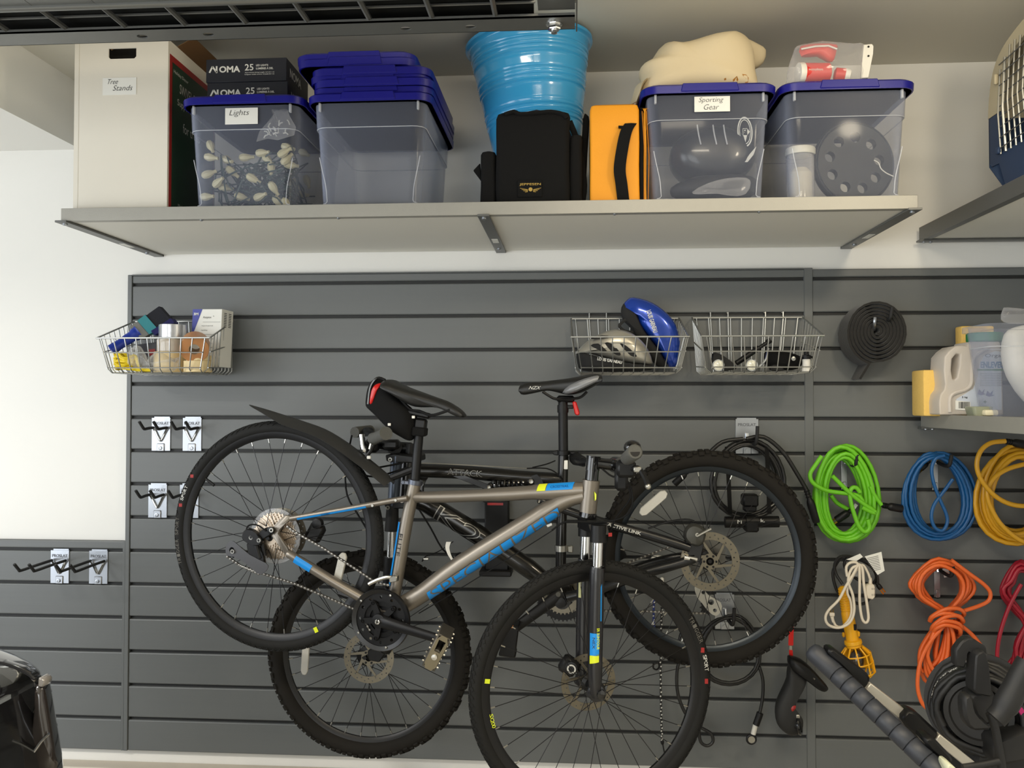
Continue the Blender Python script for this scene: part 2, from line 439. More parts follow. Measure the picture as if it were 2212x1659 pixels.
_, ZLO = side_shelf('lower grey steel shelf on the right wall carrying sponges and a jug', zlo, .045, -2.0, False)
# ------------------------------------------------------------------ things on the long shelf
CARD = mt('white_card', (226, 221, 208), .75, bump=(60, .04), var=(7, .025))
BROWN = mt('brown_card', (120, 88, 54), .85, var=(9, .05))
GREEN = mt('box_green', (16, 50, 30), .55, var=(6, .1))
BOXRED = mt('box_red', (150, 28, 26), .55)
NAVYBOX = mt('navy_card', (22, 25, 36), .5, var=(14, .06))
CLEAR = clear_mat('clear_bin_plastic', (184, 192, 214), .075, .12)
RIDGE = clear_mat('clear_bin_ridge', (228, 232, 240), .35, .12)
FILM = clear_mat('plastic_film', (235, 235, 238), .12, .08, .8)
X1, Y1, Z1 = V((1, 0, 0)), V((0, 1, 0)), V((0, 0, 1))

# carton with the tree stands
t = thing('cardboard_box', 'tall white cardboard box with a Tree Stands note left on the long shelf', 'box', (.247, -.3, ZD))
bx0, bx1, by0, by1, bz0, bz1 = .100, .392, -.548, -.20, ZD, 2.612
hx0, hx1, hz0, hz1 = .205, .292, 2.560, 2.612
m = M()
hole = [V((hx0+.006, by0, 2.556)), V((hx1-.006, by0, 2.556)), V((hx1, by0, 2.562)), V((hx1, by0, 2.588)), V((hx0, by0, 2.588)), V((hx0, by0, 2.562))]
plate(m, [V((bx0, by0, bz0)), V((bx1, by0, bz0)), V((bx1, by0, bz1)), V((bx0, by0, bz1))], [hole], (0, .004, 0))
m.obox((bx0, by0+.0045, bz0), (.004, 0, 0), (0, by1-by0-.0045, 0), (0, 0, bz1-bz0)); m.obox((bx1-.004, by0+.0045, bz0), (.004, 0, 0), (0, by1-by0-.0045, 0), (0, 0, bz1-bz0))
m.obox((bx0+.0045, by1-.004, bz0), (bx1-bx0-.009, 0, 0), (0, .004, 0), (0, 0, bz1-bz0)); m.obox((bx0+.0045, by0+.0045, bz0), (bx1-bx0-.009, 0, 0), (0, by1-by0-.009, 0), (0, 0, .004))
part('carton', m, CARD, t)
m = M().obox((bx0+.006, by0+.05, bz0+.006), (bx1-bx0-.012, 0, 0), (0, .22, 0), (0, 0, .517), .004); part('hole_shade_block', m, mt('hole_shade', (30, 28, 22), .9), t)  # dark block added to make the handle hole read as shaded inside
m = M().prism([V((hx0-.012, by0+.0045, 2.611)), V((hx0+.006, by0+.0045, 2.585)), V((hx0+.028, by0+.006, 2.600)), V((hx0+.030, by0+.0045, 2.611))], (0, .003, 0)); part('torn_flap', m, BROWN, t)
m = M().prism([V((bx1-.004, by0+.06, bz1)), V((bx1-.001, by0+.06, bz1)), V((bx1+.050, by0+.07, bz1+.032)), V((bx1+.047, by0+.07, bz1+.034))], (0, .22, 0)); part('top_flap', m, BROWN, t)
m = M().obox((bx1+.0002, by0+.010, bz0+.006), (.0006, 0, 0), (0, by1-by0-.02, 0), (0, 0, .478)); pr = part('red_border', m, BOXRED, t)
m = M().obox((bx1+.0009, by0+.026, bz0+.006), (.0006, 0, 0), (0, by1-by0-.045, 0), (0, 0, .458)); pg = part('green_panel', m, GREEN, t)
m = M(); Yd = V((0, 1, 0))
for wd_, u_, v_, w_, h_ in (('SWIVEL STRAIGHT', .075, .385, .22, .030), ('Support de sapin', .060, .338, .2, .026), ('Holiday Decor', .034, .432, .10, .013), ('for trees', .10, .27, .12, .03), ('Made in China', .07, .03, .1, .01)):
    part('lettering', text(M(), wd_, (bx1+.0018, by0+u_, bz0+v_), Yd, Z1, w_, h_), WHITEDEC, pg)
a = PY(222, 206, by0); b = PY(295, 167, by0)
m = M().obox((a.x, by0-.0012, a.z), (b.x-a.x, 0, 0), (0, .001, 0), (0, 0, b.z-a.z)); n_ = part('note', m, PAPER, t)
part('lettering', text(M(), 'Tree', PY(230, 182, by0-.0016), X1, Z1, .034, .015, shear=.35, bold=-.008), INK, n_); part('lettering', text(M(), 'Stands', PY(243, 196, by0-.0016), X1, Z1, .060, .016, shear=.35, bold=-.008), INK, n_)
m = M().obox((bx0-.0006, by0-.0006, bz0+.003), (.008, 0, 0), (0, .3, 0), (0, 0, bz1-bz0-.004)); part('tape_edge', M().obox((bx0-.0012, by0-.0008, bz0+.003), (.014, 0, 0), (0, .0006, 0), (0, 0, bz1-bz0-.004)), CARD, t)

def clear_bin(label, x0, x1, yaw_note=None, y0=-.572, y1=-.082, depth_in=.018):
    """see-through tote: tapered, stepped, with a blue lid"""
    z0 = ZD+.0005; z1 = 2.405
    t = thing('storage_bin', label, 'bin', ((x0+x1)/2, (y0+y1)/2, z0))
    zst = z0+.235; d = .019
    def R(z, ins, r=.035): return rr(x0+ins, x1-ins, y0+ins, y1-ins, z, r)
    w_ = .002
    rings = [R(z0, d+.004, .02), R(z0+.006, d, .035), R(zst, .007, .035), R(zst+.003, .003, .035), R(z1-.004, 0, .035), R(z1-.004, -.013, .045), R(z1, -.013, .045), R(z1, w_, .033), R(zst+.003, .003+w_, .033), R(zst, .007+w_, .033), R(z0+.006+w_, d+w_, .033), R(z0+w_, d+.004+w_, .018)]
    m = M().loft(rings); part('tub', m, CLEAR, t, ang=50)
    # moulded ridges: the step line, the upright corner lines and the U-shaped panel on the short face
    m = M(); rt = R(zst+.0015, .0035, .036); m.tube(rt, .0013, 5, closed=True); part('step_ridge', m, RIDGE, t)
    yf = lambda z: y0 + d + (.007-d)*(z-z0)/(zst-z0) - .0007
    xa, xb = x0+.035, x1-.035
    L = [(x0+.018, zst-.085), (x0+.024, zst-.115), (x0+.036, zst-.17), (x0+.040, z0+.02), (x0+.046, z0+.012), (x1-.046, z0+.012), (x1-.040, z0+.02), (x1-.036, zst-.17), (x1-.024, zst-.115), (x1-.018, zst-.085)]
    m = M().tube(smooth([V((x, yf(z), z)) for x, z in L], 4), .0014, 5); part('panel_ridge', m, RIDGE, t)
    for xx in (x0+.022, x1-.022):
        m = M().obox((xx-.003, y0-.006, z1-.034), (.006, 0, 0), (0, .010, 0), (0, 0, .030), .001); part('rim_rib', m, RIDGE, t)
    return t, z1
def add_lid(t, x0, x1, y0=-.572, y1=-.082, z1=2.405):
    m = bin_lid(x0, x1, y0, y1, z1); return part('lid', m, BLUEL, t, ang=35)
def bin_lid(x0, x1, y0, y1, z1):
    m = M(); z1 += .0006
    def R(z, ins, r=.045): return rr(x0+ins, x1-ins, y0+ins, y1-ins, z, r)
    m.loft([R(z1-.010, -.0175), R(z1+.010, -.0185), R(z1+.016, -.012), R(z1+.016, .004), R(z1+.010, .014), R(z1+.010, .05, .02), R(z1+.006, .05, .02), R(z1+.004, .014), R(z1+.002, -.0136), R(z1-.010, -.0140)])
    c = (x0+x1)/2
    for s_, yy in ((-1, y0), (1, y1)):
        a = yy+s_*.016; L = [(c-.085, 0), (c-.078, .008), (c+.078, .008), (c+.085, 0)]
        poly = [V((c-.082, a, z1-.007)), V((c+.082, a, z1-.007)), V((c+.076, a, z1+.017)), V((c-.076, a, z1+.017))]
        m.prism(poly, (0, s_*.005, 0), .002)
    return m
BL = [(.4625, .800), (.8455, 1.182), (1.826, 2.174), (2.217, 2.558)]
b1, zb = clear_bin('clear bin of string lights with a Lights note and blue lid', *BL[0]); add_lid(b1, *BL[0])
b2, zb = clear_bin('empty clear bin under the stack of spare blue lids', *BL[1]); add_lid(b2, *BL[1])
b3, zb = clear_bin('clear bin of dark sporting gear with a Sporting Gear note', *BL[2]); add_lid(b3, *BL[2])
b4, zb = clear_bin('clear bin holding a black disc at the right end of the long shelf', *BL[3]); add_lid(b4, *BL[3])
ZLID = 2.405+.0166
def note(t, L, words):
    (ax, ay), (bx_, by_) = L; Y = -.576
    a = PY(ax, by_, Y); b = PY(bx_, ay, Y)
    m = M().obox((a.x, Y, a.z), (b.x-a.x, 0, 0), (0, .0012, 0), (0, 0, b.z-a.z), .0004); n_ = part('note', m, PAPER, t)
    for wd, x, y, w_, h_ in words:
        part('lettering', text(M(), wd, PY(x, y, Y-.0006), X1, Z1, w_, h_, shear=.3, bold=-.012), INK, n_)
note(b1, [(486, 232), (557, 269)], [('Lights', 494, 253, .058, .021)])
note(b3, [(1500, 207), (1577, 242)], [('Sporting', 1508, 224, .068, .0175), ('Gear', 1519, 237, .042, .015)])

# boxes of lights on the first bin
def light_box(label, z, x0=.489, dx=0):
    t = thing('light_box', label, 'box', (x0+.125, -.39, z), 'boxes of lights on the first bin')
    m = M().obox((x0+dx, -.500, z), (.252, 0, 0), (0, .215, 0), (0, 0, .0715), .0012); part('carton', m, NAVYBOX, t)
    m = M(); Y = -.5008
    def T(s, u, v, w_, h_, b=0.0): text(m, s, (x0+dx+u, Y, z+v), X1, Z1, w_, h_, bold=b+.012)
    # first letter of the word mark has no crossing stroke: two slanted strokes and a stem
    p = lambda u, v: V((x0+dx+u, Y, z+v))
    th = .0052
    for (u0, v0), (u1, v1) in (((.011, .030), (.0205, .0490)), ((.0205, .0490), (.0335, .0305)), ((.0335, .0285), (.0335, .0500))):
        d = V((u1-u0, 0, v1-v0)).normalized(); q = V((d.z, 0, -d.x))*th/2
        a, b = p(u0, v0), p(u1, v1); m.add([a-q, a+q, b+q, b-q], [(0, 1, 2, 3)])
    T('OMA', .0415, .0295, .066, .020, .022); T('25', .122, .034, .027, .020); T('LED LIGHTS', .157, .0465, .038, .0058, .01); T('LUMIÈRES À DEL', .157, .0365, .054, .0075, .01)
    T('Approximate String Length: 16 ft (5.1 m)', .122, .0255, .092, .0038); T('Longueur totale: environ 16 pieds (5,1 m)', .122, .0195, .092, .0042)
    part('lettering', text(M(), 'NOMA', (x0+dx+.2530, -.47, z+.022), Y1, Z1, .11, .028, bold=.02), WHITEDEC, t)
    part('lettering', m, WHITEDEC, t)
light_box('navy box of lights directly on the first blue lid', ZLID, dx=.004)
light_box('navy box of lights topmost of the two in the pair', ZLID+.0725)

# spare lids
ll = [('spare blue lid at the bottom of the lid stack', 0, .012, .006), ('spare blue lid second from the bottom of the lid stack', 1, .016, -.004), ('spare blue lid third from the bottom of the lid stack', 2, .004, .002), ('spare blue lid third from the top of the lid stack', 3, .010, -.003), ('spare blue lid second from the top of the lid stack', 4, -.034, .0), ('spare blue lid topmost of the lid stack', 5, -.038, .004)]
zz = 2.4325
for lb, k, dx, dy in ll:
    z = zz+.0168*k + (.012 if k > 3 else 0)
    m = bin_lid(BL[1][0]+dx, BL[1][1]+dx-.012, -.565+dy, -.089+dy, z)
    part('bin_lid', m, BLUEL, label=lb, cat='lid', group='spare lids stacked on the second bin', ang=35)

# string lights inside the first bin
BULB = mt('bulb_cream', (206, 198, 160), .35, var=(30, .08)); WIREG = mt('green_wire', (38, 62, 56), .5)
t = thing('string_lights', 'heap of cream bulbs on green wire inside the Lights bin', 'lights', (.63, -.4, ZD+.003))
rb = random.Random(5)
heap = [(565, 330, 0), (577, 343, 40), (586, 362, 80), (612, 330, -30), (620, 318, 20), (628, 356, 5), (618, 345, -50), (437, 340, 10), (449, 376, -25), (470, 395, -30), (485, 405, 10), (500, 370, 40), (520, 425, 15), (560, 425, -15), (635, 440, 70), (640, 395, 60), (660, 330, 30), (672, 390, 70), (455, 315, 60), (490, 345, 25), (530, 340, -5), (545, 385, 30), (590, 405, 60), (650, 420, 10), (425+20, 425, 0), (600, 435, 45)]
wl = []
for x, y, a in heap:
    Y = -.535+rb.random()*.05 if x < 640 else -.40+rb.random()*.15
    p = PY(x, y, Y); p.x = min(max(p.x, BL[0][0]+.045), BL[0][1]-.05); p.z = max(p.z, ZD+.02)
    R = Matrix.Rotation(radians(a+90), 3, 'Y') @ Matrix.Rotation(rb.uniform(-.5, .5), 3, 'X')
    m = M(); prof = [(.002, -.020), (.009, -.016), (.0125, -.006), (.012, .003), (.008, .014), (.0055, .018), (.0055, .027), (.002, .028)]
    m.lathe(prof, p, R @ Z1, 8); part('bulb', m, BULB, t); wl.append(p+(R @ Z1)*.027)
m = M()
rb.shuffle(wl)
pts = []
for q in wl:
    pts.append(q+V((rb.uniform(-.02, .02), rb.uniform(.0, .05), rb.uniform(-.02, .012))))
    for _ in range(6): pts.append(V((rb.uniform(BL[0][0]+.04, BL[0][1]-.04), rb.uniform(-.53, -.30), ZD+.02+rb.random()**1.3*.16)))
cl = lambda p: V((min(max(p.x, BL[0][0]+.035), BL[0][1]-.035), min(max(p.y, -.54), -.13), max(p.z, ZD+.008)))
m.tube([cl(q) for q in smooth(pts, 3)], .0026, 4, mi=0); part('wire', m, WIREG, t)
m = M(); o = PY(600, 262, -.52)
ol = [PY(x, y, -.525) for x, y in [(585, 225), (603, 240), (618, 225), (626, 250), (640, 275), (636, 292), (600, 303), (575, 300), (553, 306), (560, 285), (580, 262), (594, 245)]]
pillow(m, ol, (0, -1, 0), .012, .02, 3, .006, sc=30); t = part('clip_bag', m, FILM, label='small plastic bag of clear clips on the lights inside the first bin', cat='bag', base=o)
CLIPM = mt('clip_white', (214, 214, 210), .3)
for k in range(16):
    a = rb.random()*pi; p = PY(rb.uniform(574, 628), rb.uniform(262, 298), -.522+rb.uniform(-.004, .01))
    d = V((cos(a), 0, sin(a)))*.008
    m = M().tube([p-d, p-d*.2+V((0, 0, .004)), p+d], .0022, 5); part('clip', m, CLIPM, t)

# navy round bag, black flight bag, tub
NAVYF = mt('navy_fabric', (24, 30, 52), .8, bump=(120, .3), sheen=.2)
BLKF = mt('black_fabric', (14, 14, 14), .9, spec=.25, bump=(260, .35, .001))
GOLD = mt('gold_thread', (176, 146, 66), .55)
BUCK = mt('tub_blue', (62, 166, 226), .16, coat=.5)
bc = V((1.512, -.262, ZD+.006)); ax = V((-.075, -.01, 1)).normalized()
prof = [(.098, 0), (.104, .004)]
def prr(h): return .104+(.196-.104)*(h/.53)
hs = [h*.01 for h in range(1, 53)]
for h in [i*.004 for i in range(2, 132)]:
    g = 0
    for c0 in (.31, .395, .475):
        if abs(h-c0) < .026: g = .0016*cos((h-c0)*2*pi/.0104)
    prof.append((prr(h)+g, h))
prof += [(.199, .528), (.207, .530), (.208, .538), (.199, .541), (.194, .536), (.192, .53), (.10, .006), (.001, .006)]
prof = [(r_, h_*1.082) for r_, h_ in prof]
t = thing('plastic_tub', 'tall glossy light blue plastic tub behind the black bag', 'tub', bc)
m = M().lathe(prof, bc, ax, 56); part('bucket_wall', m, BUCK, t, ang=45)
m = M(); pillow(m, [V((1.50+.125*cos(a), -.424, ZD+.165+(.160)*sin(a))) for a in [2*pi*k/20 for k in range(20)]], (0, -1, 0), .012, .004, 5, .002)
part('fabric_pouch', m, NAVYF, label='dark navy rounded pouch standing between the black bag and blue tub', cat='pouch')

t = thing('shoulder_bag', 'black fabric flight bag with a gold winged emblem on the long shelf', 'bag', (1.49, -.48, ZD))
def soft_box(x0, x1, y0, y1, z0, z1, r, seed, wob=.004, top=0.0):
    m = M(); rings = []
    H = z1-z0
    for k, f in enumerate([0, .02, .2, .4, .6, .8, .94, .985, 1.0]):
        ins = .010 if f in (0,) else (.012 if f == 1.0 else (.004 if f > .97 else 0)); ins += top*f
        R = rr(x0+ins, x1-ins, y0+ins*.6, y1-ins*.6, z0+H*f, r)
        rings.append([q+V((wob*noise.noise(q*14+V((seed, 0, 0))), wob*noise.noise(q*14+V((0, seed, 0))), wob*.8*noise.noise(q*11+V((0, 0, seed))) if 0 < f else 0)) for q in R])
    return m.loft(rings)
part('main_body', soft_box(1.385, 1.602, -.535, -.440, ZD+.001, 2.372, .018, 3), BLKF, t)
part('side_pocket', soft_box(1.337, 1.384, -.52, -.455, ZD+.001, 2.262, .012, 6), BLKF, t)
part('side_pocket', soft_box(1.603, 1.640, -.52, -.455, ZD+.001, 2.305, .012, 9), BLKF, t)
m = M().tube(smooth([PY(x, y, -.535) for x, y in [(1090, 247), (1110, 241), (1125, 246), (1165, 243), (1190, 241), (1215, 246), (1224, 256)]], 3), .006, 6); part('top_piping', m, BLKF, t)
m = M().tube(smooth([PY(x, y, -.49) for x, y in [(1230, 262), (1245, 300), (1256, 350), (1262, 400), (1258, 438)]], 3), .009, 6, flat=.4); m.tube(smooth([PY(x, y, -.47) for x, y in [(1261, 252), (1266, 262), (1262, 330), (1258, 420)]], 3), .010, 6, flat=.5); part('shoulder_strap', m, BLKF, t)
m = M().prism([PY(x, y, -.50) for x, y in [(1022, 368), (1037, 352), (1040, 392)]], (0, .01, 0), .002); part('strap_tab', m, BLKF, t)
m = M().obox(PY(1118, 426, -.5385), (.072, 0, 0), (0, .003, 0), (0, 0, .050), .001); ep = part('emblem_patch', m, BLKF, t)
m = M(); Yq = -.5392
text(m, 'JEPPESEN', PY(1122, 402, Yq), X1, Z1, .063, .0085, bold=.012)
for s_ in (-1, 1):
    c = PY(1146, 409, Yq)
    for k in range(4):
        a = c+V((s_*(.008), 0, -.002*k)); b = c+V((s_*(.031-.005*k), 0, .0045-.004*k))
        m.add([a, a+V((0, 0, -.0016)), b+V((0, 0, -.0012)), b], [(0, 1, 2, 3)])
m.add(circ(PY(1146, 409, Yq), X1, Z1, .006, 14), [tuple(range(14))]); part('emblem', m, GOLD, ep)

YEL = mt('yellow_canvas', (236, 156, 22), .6, bump=(180, .15), var=(8, .06))
t = thing('canvas_case', 'bright orange yellow canvas case with a black strap on the long shelf', 'bag', (1.755, -.5, ZD))
part('front_panel', soft_box(1.662, 1.805, -.545, -.40, ZD+.001, 2.385, .008, 13, .003), YEL, t)
part('rear_panel', soft_box(1.8168, 1.8255, -.535, -.39, ZD+.001, 2.375, .005, 17, .002), YEL, t)
part('zip_band', soft_box(1.8055, 1.8163, -.537, -.40, ZD+.001, 2.376, .004, 19, .001), BLKF, t)
for px in (1387, 1396):
    m = M().tube([PY(px, 240, -.5455), PY(px+6, 340, -.5455), PY(px+4, 434, -.5455)], .0012, 5); part('seam', m, mt('yellow_seam', (196, 120, 14), .7), t)
m = M(); sp = smooth([PY(x, y, Y) for x, y, Y in [(1352, 268, -.545), (1342, 285, -.556), (1334, 320, -.562), (1328, 365, -.562), (1332, 400, -.558), (1336, 434, -.548)]], 5)
m.grid([[q+V((-.003, -.002, 0)), q+V((.014, -.0045, 0)), q+V((.031, -.0015, 0))] for q in sp], 0, .002)
m.obox(PY(1336, 276, -.556), (.036, 0, -.003), (0, .008, 0), (0, 0, .007), .001); part('carry_strap', m, BLKF, t)

# sporting gear bin: dark helmet with an emblem, pads, clear bag
GEAR = mt('gear_navy', (16, 19, 26), .3, coat=.3)
c = PY(1530, 330, -.33)
t = thing('sports_helmet', 'dark navy helmet with a pale oval emblem inside the Sporting Gear bin', 'helmet', (c.x, c.y, ZD+.02))
m = M(); pillow(m, [V((c.x-.005+.128*cos(a)*(1 if abs(sin(a)) < .8 else .97), -.44, ZD+.165+.088*sin(a))) for a in [2*pi*k/28 for k in range(28)]], (0, -1, 0), .075, .16, 7, .003, .5); part('shell', m, GEAR, t)
for x in (1506, 1540, 1563):
    m = M().tube(smooth([PY(x, 270, -.515), PY(x+3, 290, -.520), PY(x+8, 312, -.518)], 3), .0022, 5); part('vent_glint', m, RIDGE, t)  # pale tubes stand in for slim white reflections at the helmet vents
EMB = mt('emblem_white', (200, 202, 200), .5)
ce = PY(1609, 285, -.5); ux = X1; uy = V((-.05, 0, 1)).normalized()
m = M(); Yn = V((0, -.002, 0))
plate(m, circ(ce, ux, uy, .022, 28, 0, .0445), [circ(ce, ux, uy, .0185, 28, 0, .040)], Yn); plate(m, circ(ce, ux, uy, .0165, 28, 0, .0365), [circ(ce, ux, uy, .0148, 28, 0, .034)], Yn)
plate(m, [ce+uy*.031, ce+ux*.005+uy*.012, ce+ux*.014, ce+ux*.005-uy*.012, ce-uy*.031, ce-ux*.005-uy*.012, ce-ux*.014, ce-ux*.005+uy*.012], [[ce+ux*a+uy*b for a, b in ((-.0065, .010), (-.0065, -.010), (.0065, -.010), (.0065, .010))]], Yn)
for q in (-.0065, -.0005, .0055): m.obox(ce+uy*q+ux*-.0055+Yn, ux*.011, V((0, .002, 0)), uy*.0028)
m.obox(ce+uy*-.0065+ux*-.0055+Yn, ux*.003, V((0, .002, 0)), uy*.0148)
text(m, 'E', PY(1590, 349, -.5), ux, uy, .010, .014, bold=.03)
m.prism([PY(1607, 350, -.5), PY(1620, 332, -.5), PY(1634, 316, -.5), PY(1628, 334, -.5), PY(1615, 350, -.5)], (0, .002, 0)); part('emblem', m, EMB, t)
m = M(); pillow(m, [PY(x, y, -.50) for x, y in sm2([(1450, 405), (1500, 382), (1560, 378), (1625, 384), (1630, 405), (1620, 425), (1530, 428), (1460, 425)], 3, True)], (0, -1, 0), .04, .1, 5, .01); part('knee_pad', m, mt('pad_black', (14, 15, 17), .7), label='black padded guard lying under the helmet in the Sporting Gear bin', cat='pad')
m = M(); pillow(m, [PY(x, y, -.545) for x, y in sm2([(1495, 415), (1530, 395), (1570, 385), (1612, 384), (1622, 395), (1610, 418), (1590, 424), (1550, 418), (1510, 420)], 2, True)], (0, -1, 0), .006, .012, 3, .006, sc=40); part('plastic_bag', m, FILM, label='crumpled clear plastic bag at the bottom of the Sporting Gear bin', cat='bag')

# black disc and jar in the last bin
DISC = mt('disc_black', (26, 28, 29), .45)
c = PY(1846, 352, -.50); rd = .118; ex = V((1, .18, 0)).normalized()
t = thing('perforated_disc', 'black round disc with a ring of holes standing inside the last bin', 'disc', (c.x, c.y, c.z-rd))
m = M(); hs = []
for k in range(9):
    a = radians(90+40*k-2)
    hs.append(circ(c+ex*(.076*cos(a))+Z1*(.076*sin(a)), ex, Z1, .0155, 16))
plate(m, circ(c, ex, Z1, rd, 56), hs, (0, .028, 0)); part('disc_plate', m, DISC, t)
m = M().torus(c+V((0, .014, 0)), ex.cross(Z1), rd-.002, .006, 64, 8, rx=.017); part('rim', m, DISC, t)
m = M().tube(smooth([PY(x, y, -.515) for x, y in [(1888, 346), (1898, 352), (1903, 364), (1915, 374), (1930, 381)]], 3), .0016, 5); part('cord_tail', m, WHITEP, t)
c = PY(1729, 425, -.50); t = thing('jar', 'clear jar with an off white lid inside the last bin', 'jar', (c.x, c.y, ZD+.0035)); o = V((c.x, c.y, ZD+.0035))
m = M().lathe([(.036, 0), (.040, .004), (.040, .136), (.036, .142), (.034, .14), (.038, .13), (.038, .006), (.001, .004)], o, Z1, 24); part('glass_body', m, FILM, t)
m = M().lathe([(.042, .142), (.043, .144), (.043, .160), (.041, .163), (.001, .163)], o, Z1, 24); part('jar_lid', m, mt('lid_cream', (214, 212, 200), .4), t)
m = M().lathe([(.030, .006), (.034, .02), (.033, .09), (.02, .105), (.001, .108)], o, Z1, 16); part('contents', m, mt('jar_contents', (196, 190, 170), .7, bump=(90, .6)), t)

# things lying on the two right bins
CLOTH = mt('cream_canvas', (216, 200, 166), .85, bump=(30, .25, .004), var=(3, .05))
cl_ = sm2([(1386, 176), (1381, 160), (1386, 149), (1408, 136), (1430, 104), (1462, 103), (1520, 92), (1583, 77), (1601, 78), (1618, 100), (1626, 140), (1629, 165), (1634, 185), (1632, 212), (1560, 218), (1470, 220), (1392, 222), (1380, 205)], 3, True)
m = M(); pillow(m, [PY(x, y, -.44) for x, y in cl_], (0, -1, 0), .105, .16, 8, .014, .5, sc=11); t = thing('canvas_sack', 'bulging cream canvas sack with brown stains on the Sporting Gear bin', 'sack', (1.99, -.40, ZLID)); part('sack_body', m, CLOTH, t); sack_mesh = m
m = M(); pillow(m, [PY(x, y, -.36) for x, y in sm2([(1590, 78), (1612, 84), (1640, 97), (1656, 110), (1650, 135), (1630, 148), (1612, 140)], 2, True)], (0, -1, .2), .02, .03, 4, .006); part('sack_corner', m, CLOTH, t)
m = M(); L = smooth([PY(x, y, -.50) for x, y in [(1396, 172), (1386, 182), (1379, 205), (1373, 222)]], 4)
for q in L: q.y += 0
m.grid([[q+V((-.012, .05, .008)), q+V((0, .0, 0)), q+V((.004, .06, .004)), q+V((.014, .12, .010))] for q in L], 0, .003); part('sack_hem', m, CLOTH, t)
SACK = t; SACKM = None
STN = mt('stain_brown', (166, 112, 40), .9)
from mathutils.bvhtree import BVHTree
def patch(msh, L):
    """thin patch lying on a soft body: outline pixels dropped onto its surface"""
    tr = BVHTree.FromPolygons(msh.v, msh.f); o = M(); P = []
    for x, y in L:
        h = tr.ray_cast(CAM, ray(x, y).normalized())
        if h[0] is None: return o
        P.append(h[0]-ray(x, y).normalized()*.0012)
    return o.add(P+[sum(P, V((0, 0, 0)))/len(P)], [(i, (i+1) % len(P), len(P)) for i in range(len(P))])
for L in ([(1583, 172), (1592, 164), (1595, 172), (1592, 180), (1584, 180)], [(1603, 160), (1612, 161), (1617, 168), (1616, 178), (1609, 180), (1612, 170), (1606, 165)], [(1564, 170), (1568, 168), (1569, 172), (1565, 174)]):
    q = patch(sack_mesh, L)
    if q.v: part('stain', q, STN, SACK)

PH = mt('bag_red', (206, 38, 28), .45)
zc = ZLID
o = PY(1790, 170, -.540); t = thing('plastic_bag', 'clear zip bag of red accessories on the last bin', 'bag', (o.x, o.y, zc))
ol = [PY(x, y, -.545) for x, y in sm2([(1701, 172), (1702, 152), (1713, 115), (1718, 104), (1740, 96), (1772, 91), (1810, 93), (1850, 97), (1868, 98), (1864, 130), (1860, 178), (1800, 186), (1706, 188)], 2, True)]
m = M(); pillow(m, ol, (0, -1, 0), .034, .05, 6, .008, .5, sc=24); part('film', m, FILM, t)
m = M().prism([PY(x, y, -.556) for x, y in [(1865, 96), (1884, 94), (1888, 99), (1886, 115), (1877, 168), (1859, 169), (1862, 140)]], (.0, .008, 0), .002); zs = part('zip_strip', m, WHITEP, t)
for y in (101, 121):
    m = M().lathe([(.003, 0), (.003, .001)], PY(1876, y, -.5568), (0, -1, 0), 8); part('strip_hole', m, BLACKPL, zs)
t = thing('red_package', 'red rolled package with a white ring end inside the zip bag', 'package', PY(1750, 170, -.545))
p0 = PY(1725, 158, -.552); p1 = PY(1788, 158, -.540); d = (p1-p0).normalized(); L_ = (p1-p0).length
m = M().lathe([(.026, 0), (.028, .004), (.028, L_), (.02, L_+.004)], p0, d, 24); rp = part('roll', m, PH, t)
m = M().lathe([(.018, -.003), (.029, -.002), (.0295, .010), (.0285, .014)], p0, d, 24); part('white_band', m, WHITEP, t)
m = M(); text(m, 'telephone', p0+d*.064+V((0, -.0288, .004)), -d, -Z1, .042, .009); part('lettering', m, WHITEDEC, rp)
m = M(); pillow(m, [PY(x, y, -.540) for x, y in sm2([(1730, 100), (1770, 95), (1808, 97), (1808, 108), (1802, 130), (1790, 134), (1765, 120), (1732, 122)], 2, True)], (0, -1, 0), .02, .02, 4, .004); part('red_pouch', m, PH, label='folded red pouch topmost inside the zip bag', cat='pouch')
m = M().tube([PY(x, y, -.562) for x, y in [(1731, 106), (1762, 100), (1790, 99), (1808, 106)]], .003, 5); part('draw_cord', m, WHITEDEC, label='thin white cord across the red pouch in the zip bag', cat='cord')
p0 = PY(1828, 163, -.550); p1 = PY(1795, 160, -.545); d = (p1-p0).normalized()
t = thing('red_package', 'short red package with a white end right of the longer one in the zip bag', 'package', p0)
m = M().lathe([(.017, 0), (.019, .003), (.019, .030), (.012, .034)], p0, d, 20); part('roll', m, PH, t)
m = M().lathe([(.010, -.012), (.016, -.010), (.0195, .0), (.0195, .004)], p0, d, 20); part('white_band', m, WHITEP, t)

# ------------------------------------------------------------------ pet carrier on the upper right shelf
CB = mt('carrier_beige', (190, 178, 148), .5, var=(6, .03)); CN = mt('carrier_navy', (38, 58, 88), .5, var=(6, .05))
CX = RX+.035
def c_(x, y, X=CX): return PX(x, y, X)
yb = c_(2136, 300).y; zbn = ZU+.001
zmid = c_(2128, 262).z; ztop = PX(2135, 140, CX).z+.02
t = thing('pet_carrier', 'beige and navy pet carrier with a wire door on the upper right shelf', 'carrier', (3.05, yb-.35, zbn))
ylen = .50
ya, yc = yb, yb-ylen
def orr(y0, y1, z0, z1, r, X, n=4):
    return [V((X, q.x, q.y)) for q in rr(y0, y1, z0, z1, 0, r, n)]
XB = XR-.05
zfl = c_(2137, 362).z
m = M(); op = orr(yc+.045, ya-.045, zfl+.03, ztop-.045, .05, CX)
half = lambda ring, lo, hi: [V((q.x, q.y, min(max(q.z, lo), hi))) for q in ring]
